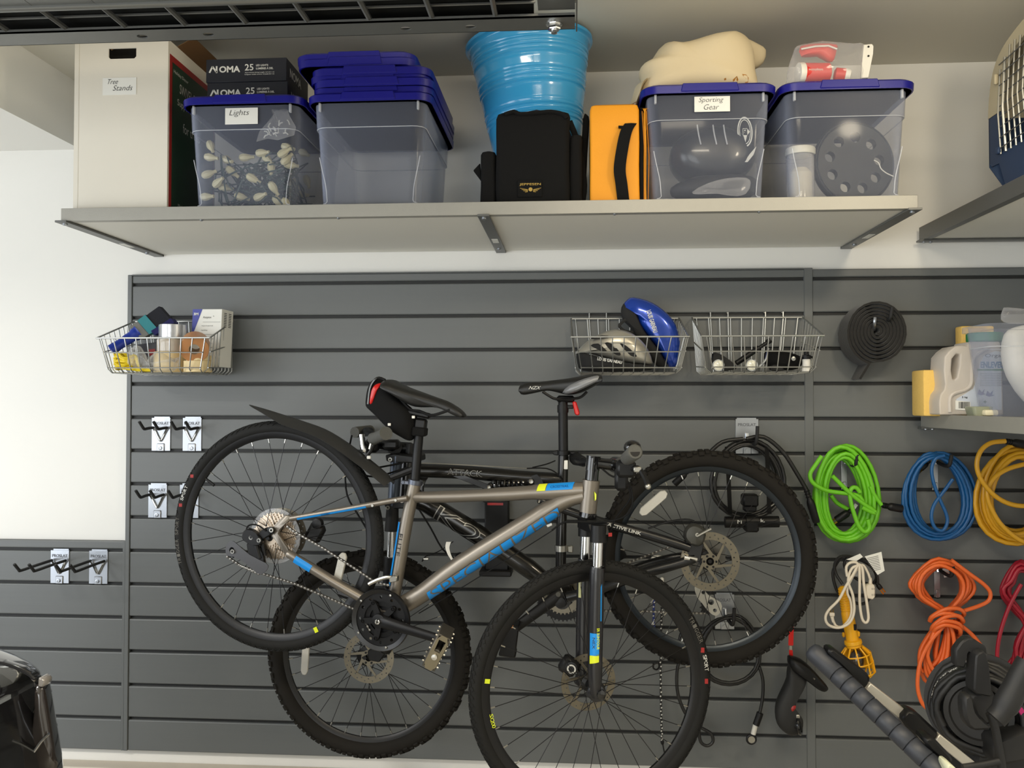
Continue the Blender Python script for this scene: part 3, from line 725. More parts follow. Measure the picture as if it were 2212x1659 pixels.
# lower navy shell: base, sides and sill
m.loft([[V((X, y, z)) for X, y in ((CX+.015, yc+.09), (XB, yc+.09), (XB, ya-.09), (CX+.015, ya-.09))] for z in (zbn, zbn+.004)])
for yy, s_ in ((ya, -1), (yc, 1)):
    m.prism([V((CX+.010, yy+s_*.085, zbn)), V((XB, yy+s_*.085, zbn)), V((XB, yy, zmid)), V((CX, yy, zmid)), V((CX, yy, zfl))], (0, s_*.004, 0))
m.prism([V((CX+.006, yc+.09, zbn)), V((CX+.006, ya-.09, zbn)), V((CX+.003, ya-.055, zfl)), V((CX, ya-.015, zfl-.004)), V((CX, ya, zfl+.010)), V((CX, ya, zmid)), V((CX, ya-.075, zmid)), V((CX, ya-.070, zfl+.022)), V((CX, yc+.070, zfl+.022)), V((CX, yc+.075, zmid)), V((CX, yc, zmid)), V((CX, yc, zfl+.010)), V((CX, yc+.015, zfl-.004)), V((CX+.003, yc+.055, zfl))], (.012, 0, 0), .002)
m.obox((XB-.004, yc, zbn), (.004, 0, 0), (0, ylen, 0), (0, 0, zmid-zbn)); part('lower_shell', m, CN, t)
m = M()
arc = smooth([V((CX, ya+.004, zmid)), V((CX, ya-.004, zmid+.06)), V((CX, ya-.030, ztop-.05)), V((CX, ya-.085, ztop-.005)), V((CX, ya-.17, ztop+.02)), V((CX, ya-.25, ztop+.03)), V((CX, yc+.17, ztop+.02)), V((CX, yc+.085, ztop-.005)), V((CX, yc+.030, ztop-.05)), V((CX, yc+.004, zmid+.06)), V((CX, yc-.004, zmid))], 3)
inn = [V((CX, (q.y-(ya+yc)/2)*.70+(ya+yc)/2, (q.z-zmid)*.80+zmid)) for q in arc]
m.add(arc+inn+[q+V((.010, 0, 0)) for q in arc]+[q+V((.010, 0, 0)) for q in inn], sum([[(i, i+1, len(arc)+i+1, len(arc)+i), (2*len(arc)+i, 3*len(arc)+i, 3*len(arc)+i+1, 2*len(arc)+i+1), (len(arc)+i, len(arc)+i+1, 3*len(arc)+i+1, 3*len(arc)+i)] for i in range(len(arc)-1)], []))
m.loft([arc, [q+V((.010, 0, 0)) for q in arc], [q+V((.02, (-.006 if q.y > (ya+yc)/2 else .006), -.006)) for q in arc], [V((XB, (q.y-(ya+yc)/2)*.97+(ya+yc)/2, (q.z-zmid)*.97+zmid)) for q in arc]], closed=False)
m.obox((XB-.005, yc+.02, zmid), (.004, 0, 0), (0, ylen-.04, 0), (0, 0, ztop-zmid-.06)); part('upper_shell', m, CB, t)
dr = M(); y0d, y1d = ya-.078, yc+.078
N_ = 13
for k in range(N_):
    y = y0d+(y1d-y0d)*k/(N_-1); f = abs((y-(ya+yc)/2)/(ylen/2)); zt_ = ztop-.012-.085*max(0, f-.45)/.4
    part('door_bar', M().tube([V((CX-.003, y, zfl+.018)), V((CX-.012*(1-f*.5)-.002, y, (zfl+zt_)/2)), V((CX-.003, y, zt_))], .0026 if k != 1 else .0042, 5), WIREM, t)
for k in range(9):
    z = zfl+.035+k*(ztop-zfl-.085)/8
    part('door_bar', M().tube([V((CX-.006, y0d, z)), V((CX-.014, (y0d+y1d)/2, z)), V((CX-.006, y1d, z))], .0018, 5), DSTEEL, t)
part('door_hinge', M().box(V((CX-.006, ya-.060, ztop-.085)), .012, .012, .03, .003), CB, t)
part('door_hinge', M().box(V((CX-.006, ya-.070, zfl+.03)), .012, .020, .02, .003), CN, t)
m = M(); pillow(m, [V((CX+.10, ya-.17+.10*cos(a), zbn+.075+.065*sin(a)+.02)) for a in [2*pi*k/16 for k in range(16)]], (-1, 0, 0), .06, .06, 4, .008)
part('plush_blanket', m, mt('plush_beige', (190, 162, 138), .95, bump=(80, .6, .003), var=(12, .12)), label='bunched beige plush blanket inside the pet carrier', cat='blanket')
# ------------------------------------------------------------------ hooks on the slatwall
def rgb(name, c, r=.5, **k): return mt(name, c, r, **k)
RUBB = mt('hook_rubber', (28, 28, 29), .7)
def row(k): return G0-PIT*k
def double_hook(label, px, k, out, group, sx=0.0):
    """plate hung between grooves k and k+1 with a V wire holding two rubber arms; out = reach into the room"""
    c = PY(px, 900, 0).x; z1 = row(k)-.009; z0 = row(k+1)-.006; w_ = .070; h = z1-z0
    t = thing('double_hook', label, 'hook', (c, 0, z0), group)
    m = M().obox((c-w_/2, -.0035, z0), (w_, 0, 0), (0, .002, 0), (0, 0, h), .0006); m.obox((c-w_/2, -.0035, z1-.0006), (w_, 0, 0), (0, .012, 0), (0, 0, .0020)); m.obox((c-w_/2+.006, .004, z1), (w_-.012, 0, 0), (0, .002, 0), (0, 0, .006)); pl = part('plate', m, ZINC, t)
    m = M(); text(m, 'PROSLAT', (c-.029, -.0041, z1-.023), X1, Z1, .058, .0105, bold=.02, lift=.0004)
    part('lettering', m, mt('stamped_zinc', (112, 115, 120), .5, .5) if 'stamped_zinc' not in MATS else MATS['stamped_zinc'], pl)
    m = M().box(V((c, -.0055, z0+.013)), .028, .004, .028, .002); m.lathe([(.007, 0), (.007, .003), (.004, .0035), (.004, .002), (.001, .002)], (c-.001, -.0075, z0+.010), (0, -1, 0), 8); part('lock_clip', m, ZINC, t)
    zv = z0+.040; zt = z1-.034
    m = M().tube(smooth([V((c-.026, -.012, zt)), V((c-.018, -.0075, zt-.016)), V((c-.003, -.0075, zv)), V((c+.003, -.0075, zv)), V((c+.018, -.0075, zt-.016)), V((c+.026, -.012, zt))], 4), .0036, 8); part('wire', m, CHROME, t)
    for s_ in (-1, 1):
        x = c+s_*.026
        L = [V((x, -.010, zt)), V((x+sx, -out*.5, zt-.001)), V((x+sx, -out+.012, zt-.003)), V((x+sx, -out, zt+.002)), V((x+sx-.006, -out-.016, zt+.024))]
        m = M().tube(smooth(L, 3), .0052, 8); part('arm', m, RUBB, t, ang=60)
    return t
G_ = 'empty double hooks on the slatwall'
double_hook('empty zinc double hook with short arms in the upper row, left one', 349, 4, .085, G_)
double_hook('empty zinc double hook with short arms in the upper row, right one', 416, 4, .085, G_)
double_hook('empty zinc double hook with short arms in the lower row, left one', 343, 6, .085, G_)
double_hook('empty zinc double hook with short arms half behind the rear bicycle tyre', 411, 6, .085, G_)
double_hook('left one of two zinc double hooks with long arms on the low panel', 134, 8, .20, G_)
double_hook('right one of two zinc double hooks with long arms on the low panel', 217, 8, .20, G_)
def single_hook(label, px, k, out, w_=.078, arm=True, low=.0):
    c = PY(px, 900, 0).x; z1 = row(k)-.009; z0 = row(k+1)-.006; h = z1-z0
    t = thing('single_hook', label, 'hook', (c, 0, z0), 'single hooks on the slatwall')
    m = M().obox((c-w_/2, -.0035, z0), (w_, 0, 0), (0, .002, 0), (0, 0, h), .0006); m.obox((c-w_/2, -.0035, z1-.0006), (w_, 0, 0), (0, .012, 0), (0, 0, .0020)); m.obox((c-w_/2+.006, .004, z1), (w_-.012, 0, 0), (0, .002, 0), (0, 0, .006)); pl = part('plate', m, ZINC, t)
    if w_ > .05:
        m = M(); text(m, 'PROSLAT', (c-.031, -.0041, z1-.023), X1, Z1, .062*w_/.078, .0105, bold=.02, lift=.0004); part('lettering', m, MATS['stamped_zinc'], pl)
    m = M().box(V((c, -.0055, z0+.013)), .028 if w_ > .05 else .012, .004, .028, .002); m.lathe([(.007, 0), (.007, .003), (.001, .003)], (c-.001, -.0075, z0+.010), (0, -1, 0), 8); part('lock_clip', m, ZINC, t)
    zt = z1-(.060 if w_ > .05 else .010)
    m = M().tube([V((c, -.006, zt+.012)), V((c, -.010, zt-.02))], .0065, 8); part('stem', m, CHROME, t)
    m = M().tube(smooth([V((c+.004, -.008, zt-.012)), V((c+.008, -out*.6, zt-.020)), V((c+.010, -out, zt-.018)), V((c+.012, -out-.010, zt+.004)), V((c+.013, -out-.014, zt+(.040 if w_ > .05 else .018)))], 3), .0062, 8); part('arm', m, RUBB, t, ang=60)
    return t
single_hook('zinc single hook with the black power cable coil at the right of the slatwall', 1613, 4, .10)
single_hook('zinc single hook with the black cable lock behind the rear wheel', 1563, 9, .10, .066)
single_hook('zinc single hook in the middle of the green cord coil', 1822, 5, .09, .020)
single_hook('zinc single hook in the middle of the blue cord coil', 2018, 5, .09, .020)
single_hook('zinc single hook in the middle of the orange cord coil', 2020, 8, .09, .020)
single_hook('zinc single hook holding the rolled black mat', 1888, 1, .13, .03)

# ------------------------------------------------------------------ wire baskets
def basket(label, xb0, xb1, yrim, xf0, xf1, yf, bf0, bf1, ybf):
    """pixel frame: back rim ends, front rim ends, front bottom ends"""
    a, b = PY(xb0, yrim, -.012), PY(xb1, yrim, -.012); z = a.z; Yf = -.285
    f0, f1 = PY(xf0, yf, Yf), PY(xf1, yf, Yf); zf = (f0.z+f1.z)/2
    g0, g1 = PY(bf0, ybf, Yf+.03), PY(bf1, ybf, Yf+.03); zb = (g0.z+g1.z)/2
    xa, xc = (a.x+f0.x)/2, (b.x+f1.x)/2
    t = thing('wire_basket', label, 'basket', ((xa+xc)/2, -.15, zb), 'wire baskets on the slatwall')
    gx0, gx1 = g0.x, g1.x; yb_ = -.014
    R_ = .0030; r_ = .0021
    def tp(u, v): return V((a.x+(f0.x-a.x)*v+((b.x-a.x)*(1-v)+(f1.x-f0.x)*v)*u, yb_+(Yf-yb_)*v, z+(zf-z)*v))
    def bt(u, v): return V((gx0+(gx1-gx0)*u, yb_-.004+(Yf+.03-yb_+.004)*v, zb))
    rim = [tp(0, 0), tp(1, 0), tp(1, 1), tp(0, 1)]
    m = M(); m.tube([tp(0, 0), tp(1, 0)], R_, 6); m.tube([tp(1, 0), tp(1, 1)], R_, 6); m.tube([tp(1, 1), tp(0, 1)], R_, 6); m.tube([tp(0, 1), tp(0, 0)], R_, 6)
    part('rim', m, WIREM, t)
    nx, ny = 9, 8
    for k in range(nx+1):
        u = (k+.5)/(nx+1) if 0 < k < nx else (.04 if k == 0 else .96)
        part('wire', M().tube([tp(u, 0), bt(u, 0)+V((0, 0, .012)), bt(u, .05), bt(u, .5), bt(u, .95), bt(u, 1)+V((0, -.003, .012)), tp(u, 1)], r_, 5), WIREM, t)
    for k in range(ny):
        v = .06+.88*k/(ny-1)
        part('wire', M().tube([tp(0, v), bt(0, v)+V((-.003, 0, .012)), bt(.03, v), bt(.5, v), bt(.97, v), bt(1, v)+V((.003, 0, .012)), tp(1, v)], r_, 5), WIREM, t)
    def lv(u, v, f): return tp(u, v)*(1-f)+bt(u, v)*f+V((0, 0, 0))
    for f in (.42, .86):
        m = M(); e = .0035
        m.tube([lv(.04, 1, f)+V((0, -e, 0)), lv(.96, 1, f)+V((0, -e, 0))], r_, 5); part('rail', m, WIREM, t)
        m = M().tube([lv(0, .06, f)+V((-e, 0, 0)), lv(0, .94, f)+V((-e, 0, 0))], r_, 5); part('rail', m, WIREM, t)
        m = M().tube([lv(1, .06, f)+V((e, 0, 0)), lv(1, .94, f)+V((e, 0, 0))], r_, 5); part('rail', m, WIREM, t)
    zg = row(1) if zb < row(2) else row(1)
    kg = int((G0-z)/PIT)
    for u in (.17, .33, .67, .83):
        p = tp(u, 0); q = bt(u, 0)
        m = M().tube([q+V((0, .004, 0)), p+V((0, .003, 0)), V((p.x, -.010, row(kg)-.001)), V((p.x, .004, row(kg)-.003)), V((p.x, .006, row(kg)-.001+.004))], .0026, 5); part('hanger_hook', m, WIREM, t)
    return t, zb, Yf, (gx0, gx1)
bk1, ZB1, YB1, XB1 = basket('wire basket of tape and paint tools over the left panel edge', 291, 505, 695, 208, 453, 730, 231, 442, 805)
bk2, ZB2, YB2, XB2 = basket('wire basket holding the two cycling helmets', 1234, 1466, 689, 1234, 1489, 727.5, 1247, 1469, 805)
bk3, ZB3, YB3, XB3 = basket('wire basket of small bike lights and pumps beside the helmets', 1495, 1733, 687, 1516, 1780, 725.5, 1529, 1760, 804)

# contents of the left basket (Y from the wall about -.03 to YB1)
zb = ZB1+.003
def rest(px, Y): # x of a pixel column at depth Y
    return PY(px, 800, Y).x
BLUEH = mt('handle_blue', (24, 52, 150), .35); TAPEC = mt('masking_cream', (232, 210, 160), .6); TAPEB = mt('packing_tan', (186, 130, 82), .35); SILV = mt('duct_silver', (198, 200, 204), .22, metal=.7, bump=(60, .15))
YF1 = YB1+.045
# paint brush lying diagonally on the heap
pa, pb = PY(240, 756, YF1), PY(299, 718, YF1+.05); d = (pb-pa).normalized(); sd = d.cross(V((0, 1, 0))).normalized()
t = thing('paint_brush', 'wide paint brush with a blue handle leaning in the left basket', 'brush', pa)
m = M().tube(smooth([pa, pa+d*.03, pa+d*.06, pb-d*.015, pb], 3), [.018]*3+[.0165]*3+[.018]*3+[.023]*3+[.026], 12, flat=.75); m.lathe([(.013, -.0005), (.012, .004), (.001, .004)], pa, d, 12); part('handle', m, BLUEH, t)
pc = pb+d*.040
m = M(); m.loft([rr_ for rr_ in [[p0+sd*x+V((0, 1, 0))*y for x, y in ((-.03, -.012), (.03, -.012), (.03, .012), (-.03, .012))] for p0 in (pb-d*.004, pc)]]); part('ferrule', m, mt('ferrule_steel', (170, 172, 172), .3, .8), t)
pe = pc+d*.075
m = M(); m.loft([[p0+sd*x*f+V((0, 1, 0))*y*f for x, y in ((-.029, -.012), (.029, -.012), (.029, .012), (-.029, .012))] for p0, f in ((pc, 1), (pc+d*.03, 1.1), (pe, 1.18))]); part('bristles', m, mt('bristle_dark', (34, 36, 44), .9, bump=(200, .5)), t)
m = M()
m.loft([[p0+sd*x*f+V((0, -.002, 0))+V((0, 1, 0))*y*f for x, y in ((-.031, -.014), (.031, -.014), (.031, .014), (-.031, .014))] for p0, f in ((pc-d*.012, 1.02), (pc+d*.022, 1.1))], caps=False); part('teal_band', m, mt('band_teal', (60, 140, 150), .5), t)
m = M(); m.loft([[p0+sd*x+V((0, 1, 0))*y for x, y in ((-.026, -.018), (-.046, -.018), (-.046, .016), (-.026, .016))] for p0 in (pc, pe+d*.004)]); part('navy_sleeve', m, mt('sleeve_navy', (32, 32, 92), .5), t)
# stacked rolls
def roll(label, c, R, h, mat, axis=Z1, inner=.6, core=None, name='tape_roll', cat='tape'):
    t = thing(name, label, cat, c); m = M().lathe([(R*inner, 0), (R-.001, 0), (R, .001), (R, h-.001), (R-.001, h), (R*inner, h), (R*inner, 0)], c, axis, 28, caps=False); part('tape', m, mat, t)
    m = M().lathe([(R*inner-.002, .0003), (R*inner-.0002, .0003), (R*inner-.0002, h-.0003), (R*inner-.002, h-.0003), (R*inner-.002, .0003)], c, axis, 28, caps=False); part('core', m, core or BROWNC, t); return t
BROWNC = mt('card_core', (160, 130, 96), .8)
xr_ = PY(365, 760, -.20).x
roll('cream masking tape roll at the bottom of the stack in the left basket', V((xr_-.004, -.185, zb)), .052, .070, TAPEC)
roll('clear tape roll under the silver roll in the left basket', V((xr_+.002, -.185, zb+.0705)), .048, .042, mt('tape_clear', (196, 186, 170), .12, coat=.5))
roll('shiny silver duct tape roll topmost in the left basket', V((xr_+.006, -.185, zb+.113)), .046, .050, SILV, inner=.5)
xq = PY(421, 790, YF1+.012).x
roll('wide cream masking tape roll standing at the front right of the left basket', V((xq, YF1+.035, zb)), .046, .038, TAPEC)
roll('narrower cream masking tape roll on top of the wide one', V((xq+.004, YF1+.035, zb+.0385)), .041, .018, TAPEC)
cc = V((PY(424, 738, -.21).x, -.215, PY(424, 743, -.235).z)); ax = V((.35, -1, -.45)).normalized()
roll('tan packing tape roll lying tilted on the cream rolls', cc, .047, .05, TAPEB, axis=ax, inner=.40)
# box of face pieces
t = thing('supply_box', 'white and blue cardboard box with printed lines in the left basket', 'box', (PY(450, 720, -.12).x, -.12, zb))
q0 = PY(411, 771, -.15); q0.z = zb+.02
ex = (PY(476, 672, -.15)-PY(413, 668, -.15)); ew = ex.length; ex = V((ex.x, 0, 0)).normalized(); ez = (PY(413, 668, -.15)-PY(404, 771, -.15)); eh = PY(412, 668, -.15).z-q0.z
ez = V((.04, 0, 1)).normalized()
m = M().obox(q0, ex*ew, V((.006, .085, 0)), ez*eh, .001); part('carton', m, PAPER, t)
nv = ex.cross(ez).normalized()*.0006
m = M(); m.add([q0+ez*eh+nv, q0+ez*(eh*.50)+nv, q0+ez*eh+ex*(ew*.33)+nv], [(0, 1, 2)]); cb = part('blue_corner', m, mt('corner_blue', (62, 70, 156), .5), t)
m = M(); text(m, '3M', q0+ez*(eh*.895)+ex*.004+nv*2, ex, ez, .017, .009, bold=.05); part('lettering', m, WHITEDEC, cb)
m = M(); text(m, 'Aseptex', q0+ez*(eh*.83)+ex*(ew*.36)+nv, ex, ez, .030, .010); text(m, '™', q0+ez*(eh*.87)+ex*(ew*.70)+nv, ex, ez, .004, .003)
for k, s_ in enumerate(['Masque chirurgical moulé', 'Front OR Plastic', 'Niederländisch Chirurgie Operation', 'Masquette Chirurgicale Mölnlycke', 'Chirurgisch masker voorvormd', 'Mascarilla quirúrgica moldeada', 'Fixed mask surgical']):
    text(m, s_, q0+ez*(eh*(.70-.075*k))+ex*(ew*.33-.0009*k)+nv, ex, ez, [.040, .022, .047, .047, .044, .046, .036][k], .0042)
m.obox(q0+ez*(eh*.775)+ex*(ew*.36)+nv, ex*(ew*.6), V((0, .0003, 0)), ez*.0007)
m2 = V((ew, 0, 0)); ey = V((.006, .085, 0)).normalized(); n2 = ey.cross(ez).normalized()*.0006
for k in range(9):
    for c_0, w_2 in ((.016, .020), (.050, .020)):
        o = q0+ex*ew+ey*c_0+ez*(eh*.93-.0058*k)+n2; m.add([o, o+ey*w_2, o+ey*w_2+ez*.0024, o+ez*.0024], [(0, 1, 2, 3)])
part('lettering', m, INK, t)
# dark small box, rope, goggles
t = thing('small_box', 'small dark box standing behind the goggles in the left basket', 'box', PY(325, 770, -.14)); o = PY(300, 775, -.15); o.z = zb+.004
m = M().obox(o, V((.075, 0, .008)), (0, .05, 0), V((-.01, 0, .095)), .001); part('carton', m, mt('box_dark', (44, 44, 50), .5), t)
m = M().obox(o+V((.035, -.0008, .055)), V((.025, 0, .0027)), (0, .0005, 0), V((-.002, 0, .022))); part('red_print', m, BOXRED, t)
m = M(); text(m, '50 PIECES', o+V((.012, -.0008, .02)), V((1, 0, .1)).normalized(), V((-.1, 0, 1)).normalized(), .046, .008, bold=.02); part('lettering', m, WHITEDEC, t)
ROPE = mt('rope_yellow', (232, 204, 22), .5, bump=(150, .8, .003), var=(60, .12))
t = thing('rope_coil', 'small coil of twisted yellow rope in the left basket', 'rope', PY(275, 795, YF1))
rb = random.Random(3); co = V((rest(272, YF1+.02), YF1+.03, zb+.022))
L = []
for k in range(60):
    a = 2*pi*k/12; L.append(co+V((.038*cos(a)+.004*sin(k), .030*sin(a), -.012+.0007*k+.003*cos(k*1.7)+.014*(cos(a) < -.2)*(k/60))))
L += [co+V((.06, -.028, -.010)), co+V((.085, -.026, -.013))]
m = M().tube(smooth(L, 3), .0058, 7); part('rope_strand', m, ROPE, t)
L = [PY(x, y, YF1-.002) for x, y in [(248, 785), (262, 793), (285, 797), (312, 799), (326, 803)]]
for q in L: q.z = max(q.z, zb+.007)
m = M().tube(smooth(L, 4), .0062, 7); part('rope_strand', m, ROPE, t)
L = smooth([PY(x, y, YF1+.015) for x, y in [(250, 784), (252, 768), (266, 763), (275, 772), (268, 781), (256, 784)]], 4)
m = M().tube(L, .0058, 7); part('rope_strand', m, ROPE, t)
GOG = clear_mat('goggle_plastic', (216, 214, 208), .16, .08, .8)
t = thing('safety_goggles', 'clear safety goggles lying at the front of the left basket', 'goggles', PY(330, 795, YF1))
gl_ = sm2([(273, 782), (278, 762), (290, 749), (303, 750), (312, 765), (319, 780), (327, 772), (338, 761), (352, 760), (366, 770), (378, 782), (386, 772), (384, 792), (368, 802), (345, 803), (325, 799), (300, 795), (280, 788)], 2, True)
m = M(); pillow(m, [PY(x, y, YF1+.012) for x, y in gl_], (0, -1, 0), .028, .004, 4, 0, .6, cen=PY(328, 787, YF1+.012)); part('lens', m, GOG, t)
m = M().tube([PY(x, y, YF1+.011) for x, y in gl_], .0028, 6, closed=True); part('frame', m, GOG, t)

# cycling helmets
SH = mt('helmet_silver', (176, 172, 160), .3, metal=.5, coat=.4); SB = mt('helmet_blue', (14, 62, 168), .2, metal=.35, coat=.8); FOAM = mt('helmet_foam', (26, 26, 26), .85)
yh = -.185
t = thing('cycling_helmet', 'silver cycling helmet with dark vents in the middle basket', 'helmet', PY(1330, 800, yh))
prof = sm2([(1243, 765), (1252, 752), (1268, 737), (1290, 724), (1315, 714), (1340, 712), (1365, 720), (1386, 736), (1400, 755), (1410, 786), (1390, 788), (1350, 783), (1300, 771), (1265, 762)], 2, True)
m = M(); pillow(m, [PY(x, y, yh) for x, y in prof], (0, -1, 0), .062, .058, 6, 0, .5); part('shell', m, SH, t, ang=60)
fo = sm2([(1246, 760), (1268, 764), (1300, 774), (1350, 786), (1408, 789), (1405, 800), (1350, 803), (1290, 803), (1256, 800), (1247, 785)], 2, True)
m = M(); pillow(m, [PY(x, y, yh) for x, y in fo], (0, -1, 0), .056, .052, 5, 0, .45); part('foam_liner', m, FOAM, t, ang=60)
yv = yh-.062
for L in ([(1276, 746), (1292, 742), (1306, 753), (1311, 760), (1296, 757)], [(1306, 741), (1322, 742), (1340, 762), (1338, 768), (1324, 762)], [(1338, 742), (1352, 746), (1370, 762), (1376, 770), (1362, 768)], [(1276, 731), (1300, 724), (1320, 727), (1300, 731)]):
    m = M().prism([PY(x, y, yv) for x, y in sm2(L, 2, True)], (0, .02, 0), .001); part('vent', m, FOAM, t)
m = M(); text(m, 'LOUIS GARNEAU', PY(1290, 778, yv-.004), V((1, 0, -.16)).normalized(), V((.16, 0, 1)), .080, .010, bold=.03); part('lettering', m, WHITEDEC, t)
t = thing('cycling_helmet', 'blue cycling helmet standing on its side behind the silver one', 'helmet', PY(1430, 800, yh+.05))
yb2 = yh+.100
prof = sm2([(1346, 662), (1356, 646), (1368, 642), (1395, 648), (1420, 660), (1444, 680), (1460, 702), (1468, 730), (1471, 760), (1466, 785), (1450, 797), (1440, 785), (1420, 752), (1398, 725), (1380, 700), (1372, 680)], 2, True)
m = M(); pillow(m, [PY(x, y, yb2) for x, y in prof], (0, -1, 0), .038, .050, 6, 0, .5); part('shell', m, SB, t, ang=60)
fo = sm2([(1341, 672), (1346, 657), (1360, 650), (1372, 672), (1384, 702), (1400, 727), (1424, 760), (1440, 790), (1425, 795), (1405, 775), (1385, 752), (1372, 732), (1360, 705), (1345, 690)], 2, True)
m = M(); pillow(m, [PY(x, y, yb2) for x, y in fo], (0, -1, 0), .032, .050, 5, .003, .5); part('foam_liner', m, FOAM, t)
m = M(); e = (PY(1410, 722, yb2)-PY(1394, 672, yb2)).normalized(); text(m, 'LOUIS GARNEAU', PY(1396, 672, yb2-.041), e, V((0, 0, 1)).cross(V((0, 1, 0))).normalized()*-1 if False else V((-e.z, 0, e.x)), .078, .016, bold=.03); part('lettering', m, WHITEDEC, t)
m = M().tube(smooth([PY(x, y, yb2-.05) for x, y in [(1352, 690), (1342, 698), (1338, 705), (1350, 715), (1368, 718)]], 3), .005, 6, flat=.4); part('chin_strap', m, FOAM, t)

# right basket: lights and pumps
zb = ZB3+.003; yc3 = YB3+.045
LAMP = mt('lamp_lens', (226, 224, 206), .08, coat=.8)
def bike_light(label, px):
    p = PY(px, 791, yc3); p.z = zb+.020; t = thing('bike_light', label, 'light', p)
    m = M().lathe([(.011, .075), (.012, .07), (.012, .02), (.018, .012), (.0185, 0), (.0165, -.001)], p, (0, 1, 0), 18); part('lamp_housing', m, BLACKPL, t)
    m = M().lathe([(.0165, .0), (.0155, -.003), (.009, -.006), (.001, -.007)], p, (0, 1, 0), 18); part('lens', m, LAMP, t)
    m = M().lathe([(.019, -.002), (.0195, .004), (.0165, .004)], p, (0, 1, 0), 18); part('bezel', m, CHROME, t)
bike_light('bike light with a round clear lens at the left of the right basket', 1552); bike_light('bike light with a round clear lens in the middle of the right basket', 1624)
t = thing('hand_pump', 'black hand pump lying at an angle in the right basket', 'pump', PY(1600, 770, yc3+.05))
p0, p1 = PY(1590, 785, yc3+.06), PY(1655, 741, yc3+.06); d = (p1-p0).normalized()
m = M().lathe([(.007, 0), (.009, .002), (.009, .09), (.006, .092), (.006, .12), (.009, .122), (.009, .135), (.002, .136)], p0, d, 14); part('barrel', m, BLACKPL, t)
t = thing('pump_bracket', 'black mounting bracket standing in the left of the right basket', 'bracket', PY(1550, 780, yc3+.08))
m = M().prism([PY(x, y, yc3+.07) for x, y in sm2([(1540, 764), (1552, 763), (1568, 772), (1586, 786), (1590, 798), (1545, 798)], 2, True)], (0, .03, 0), .002); part('bracket_arm', m, BLACKPL, t)
t = thing('tool_case', 'long black case lying in the right basket behind the lights', 'case', PY(1690, 790, yc3+.1))
m = M(); pillow(m, [PY(x, y, yc3+.09) for x, y in sm2([(1655, 790), (1650, 772), (1656, 757), (1690, 759), (1718, 765), (1732, 775), (1728, 795), (1690, 800)], 2, True)], (0, -1, 0), .03, .035, 4, .003); part('case_body', m, BLKF, t)
m = M().lathe([(.006, 0), (.007, .001), (.007, .008), (.002, .009)], PY(1713, 775, yc3+.055), (0, -1, 0), 12); part('zip_toggle', m, WIREM, t)
t = thing('multi_tool', 'small black tool at the front of the right basket', 'tool', PY(1680, 797, yc3))
m = M().prism([PY(x, y, yc3+.008) for x, y in sm2([(1664, 800), (1668, 788), (1682, 789), (1696, 800)], 2, True)], (0, .016, 0), .002); part('tool_body', m, BLACKPL, t)
m = M().tube(smooth([PY(x, y, yc3+.012) for x, y in [(1640, 792), (1652, 780), (1656, 770), (1660, 752)]], 3), .0035, 6); part('tool_lever', m, CHROME, t)
p = PY(1742, 801, yc3+.03); p.z = zb
t = thing('bottle', 'small white cylinder with a black clamp at the right end of the basket', 'bottle', p)
m = M().lathe([(.014, 0), (.015, .001), (.0150, .010), (.0125, .012), (.0125, .045), (.011, .048), (.001, .048)], p, Z1, 18); part('cylinder', m, WHITEP, t)
m = M().lathe([(.0135, .040), (.014, .042), (.0140, .050), (.008, .053), (.007, .066), (.001, .067)], p, Z1, 14); m.tube([p+V((-.02, 0, .046)), p+V((0, -.012, .054)), p+V((.022, 0, .044))], .004, 6); part('clamp', m, BLACKPL, t)

# rolled mat
FELT = mt('felt_black', (34, 33, 31), .95, bump=(120, .5, .002), sheen=.15)
c = PY(1886, 717, -.07); t = thing('rolled_mat', 'rolled up black felt strip hanging on a hook of the right section', 'mat', c)
L = []
for k in range(0, 8*24+1):
    a = 2*pi*k/24; r_ = .012+.0112*k/24
    L.append(c+V((r_*1.0*cos(a-1.9), 0, r_*1.08*sin(a-1.9)-.006*(k/192))))
m = M()
rows = [[q+V((0, -.045, 0)), q+V((0, -.02, 0)), q+V((0, .03, 0)), q+V((0, .055, 0))] for q in L]
rows += [[q+V((-.006*k, -.045+.004*k, -.012*k)), q+V((-.006*k, -.02, -.012*k)), q+V((-.006*k, .03, -.012*k)), q+V((-.006*k, .055, -.012*k))] for k, q in enumerate([L[-1]]*5)][1:]
m.grid(rows, 0, .0075); part('felt_strip', m, FELT, t, ang=50)

m = M().tube(smooth([PY(1888, 712, -.10), PY(1889, 700, -.135), PY(1890, 686, -.136)], 3), .0055, 8); part('hook_tip', m, ZINC, t)
# ------------------------------------------------------------------ bicycles
TAUPE = mt('frame_taupe', (132, 125, 115), .38, metal=.7, bump=(900, .03))
MATBLK = mt('frame_black', (24, 25, 27), .34, metal=.2, coat=.15)
SOFTBLK = mt('crank_black', (22, 22, 23), .42, metal=.2, spec=.35)
TIRE = mt('tyre_rubber', (27, 27, 26), .75, spec=.22, bump=(150, .15))
TIREM = mt('tyre_rubber_mud', (29, 27, 24), .85, spec=.2, bump=(60, .3), var=(9, .16))
RIMB = mt('rim_black', (20, 20, 21), .4, metal=.3)
RIMG = mt('rim_grey', (40, 46, 52), .3, metal=.6)
SPK = mt('spoke_black', (34, 34, 36), .35, metal=.5)
ROTOR = mt('rotor_steel', (124, 118, 104), .35, metal=.85)
COGM = mt('cog_steel', (208, 192, 172), .32, metal=.9)
REFL = mt('reflector_clear', (192, 190, 182), .25, coat=.5, bump=(260, .5))
ALU = mt('aluminium', (180, 178, 170), .3, metal=.9)
CABLE = mt('cable_black', (14, 14, 14), .7, spec=.2)
GREY = mt('grip_grey', (78, 78, 74), .8, bump=(220, .5))
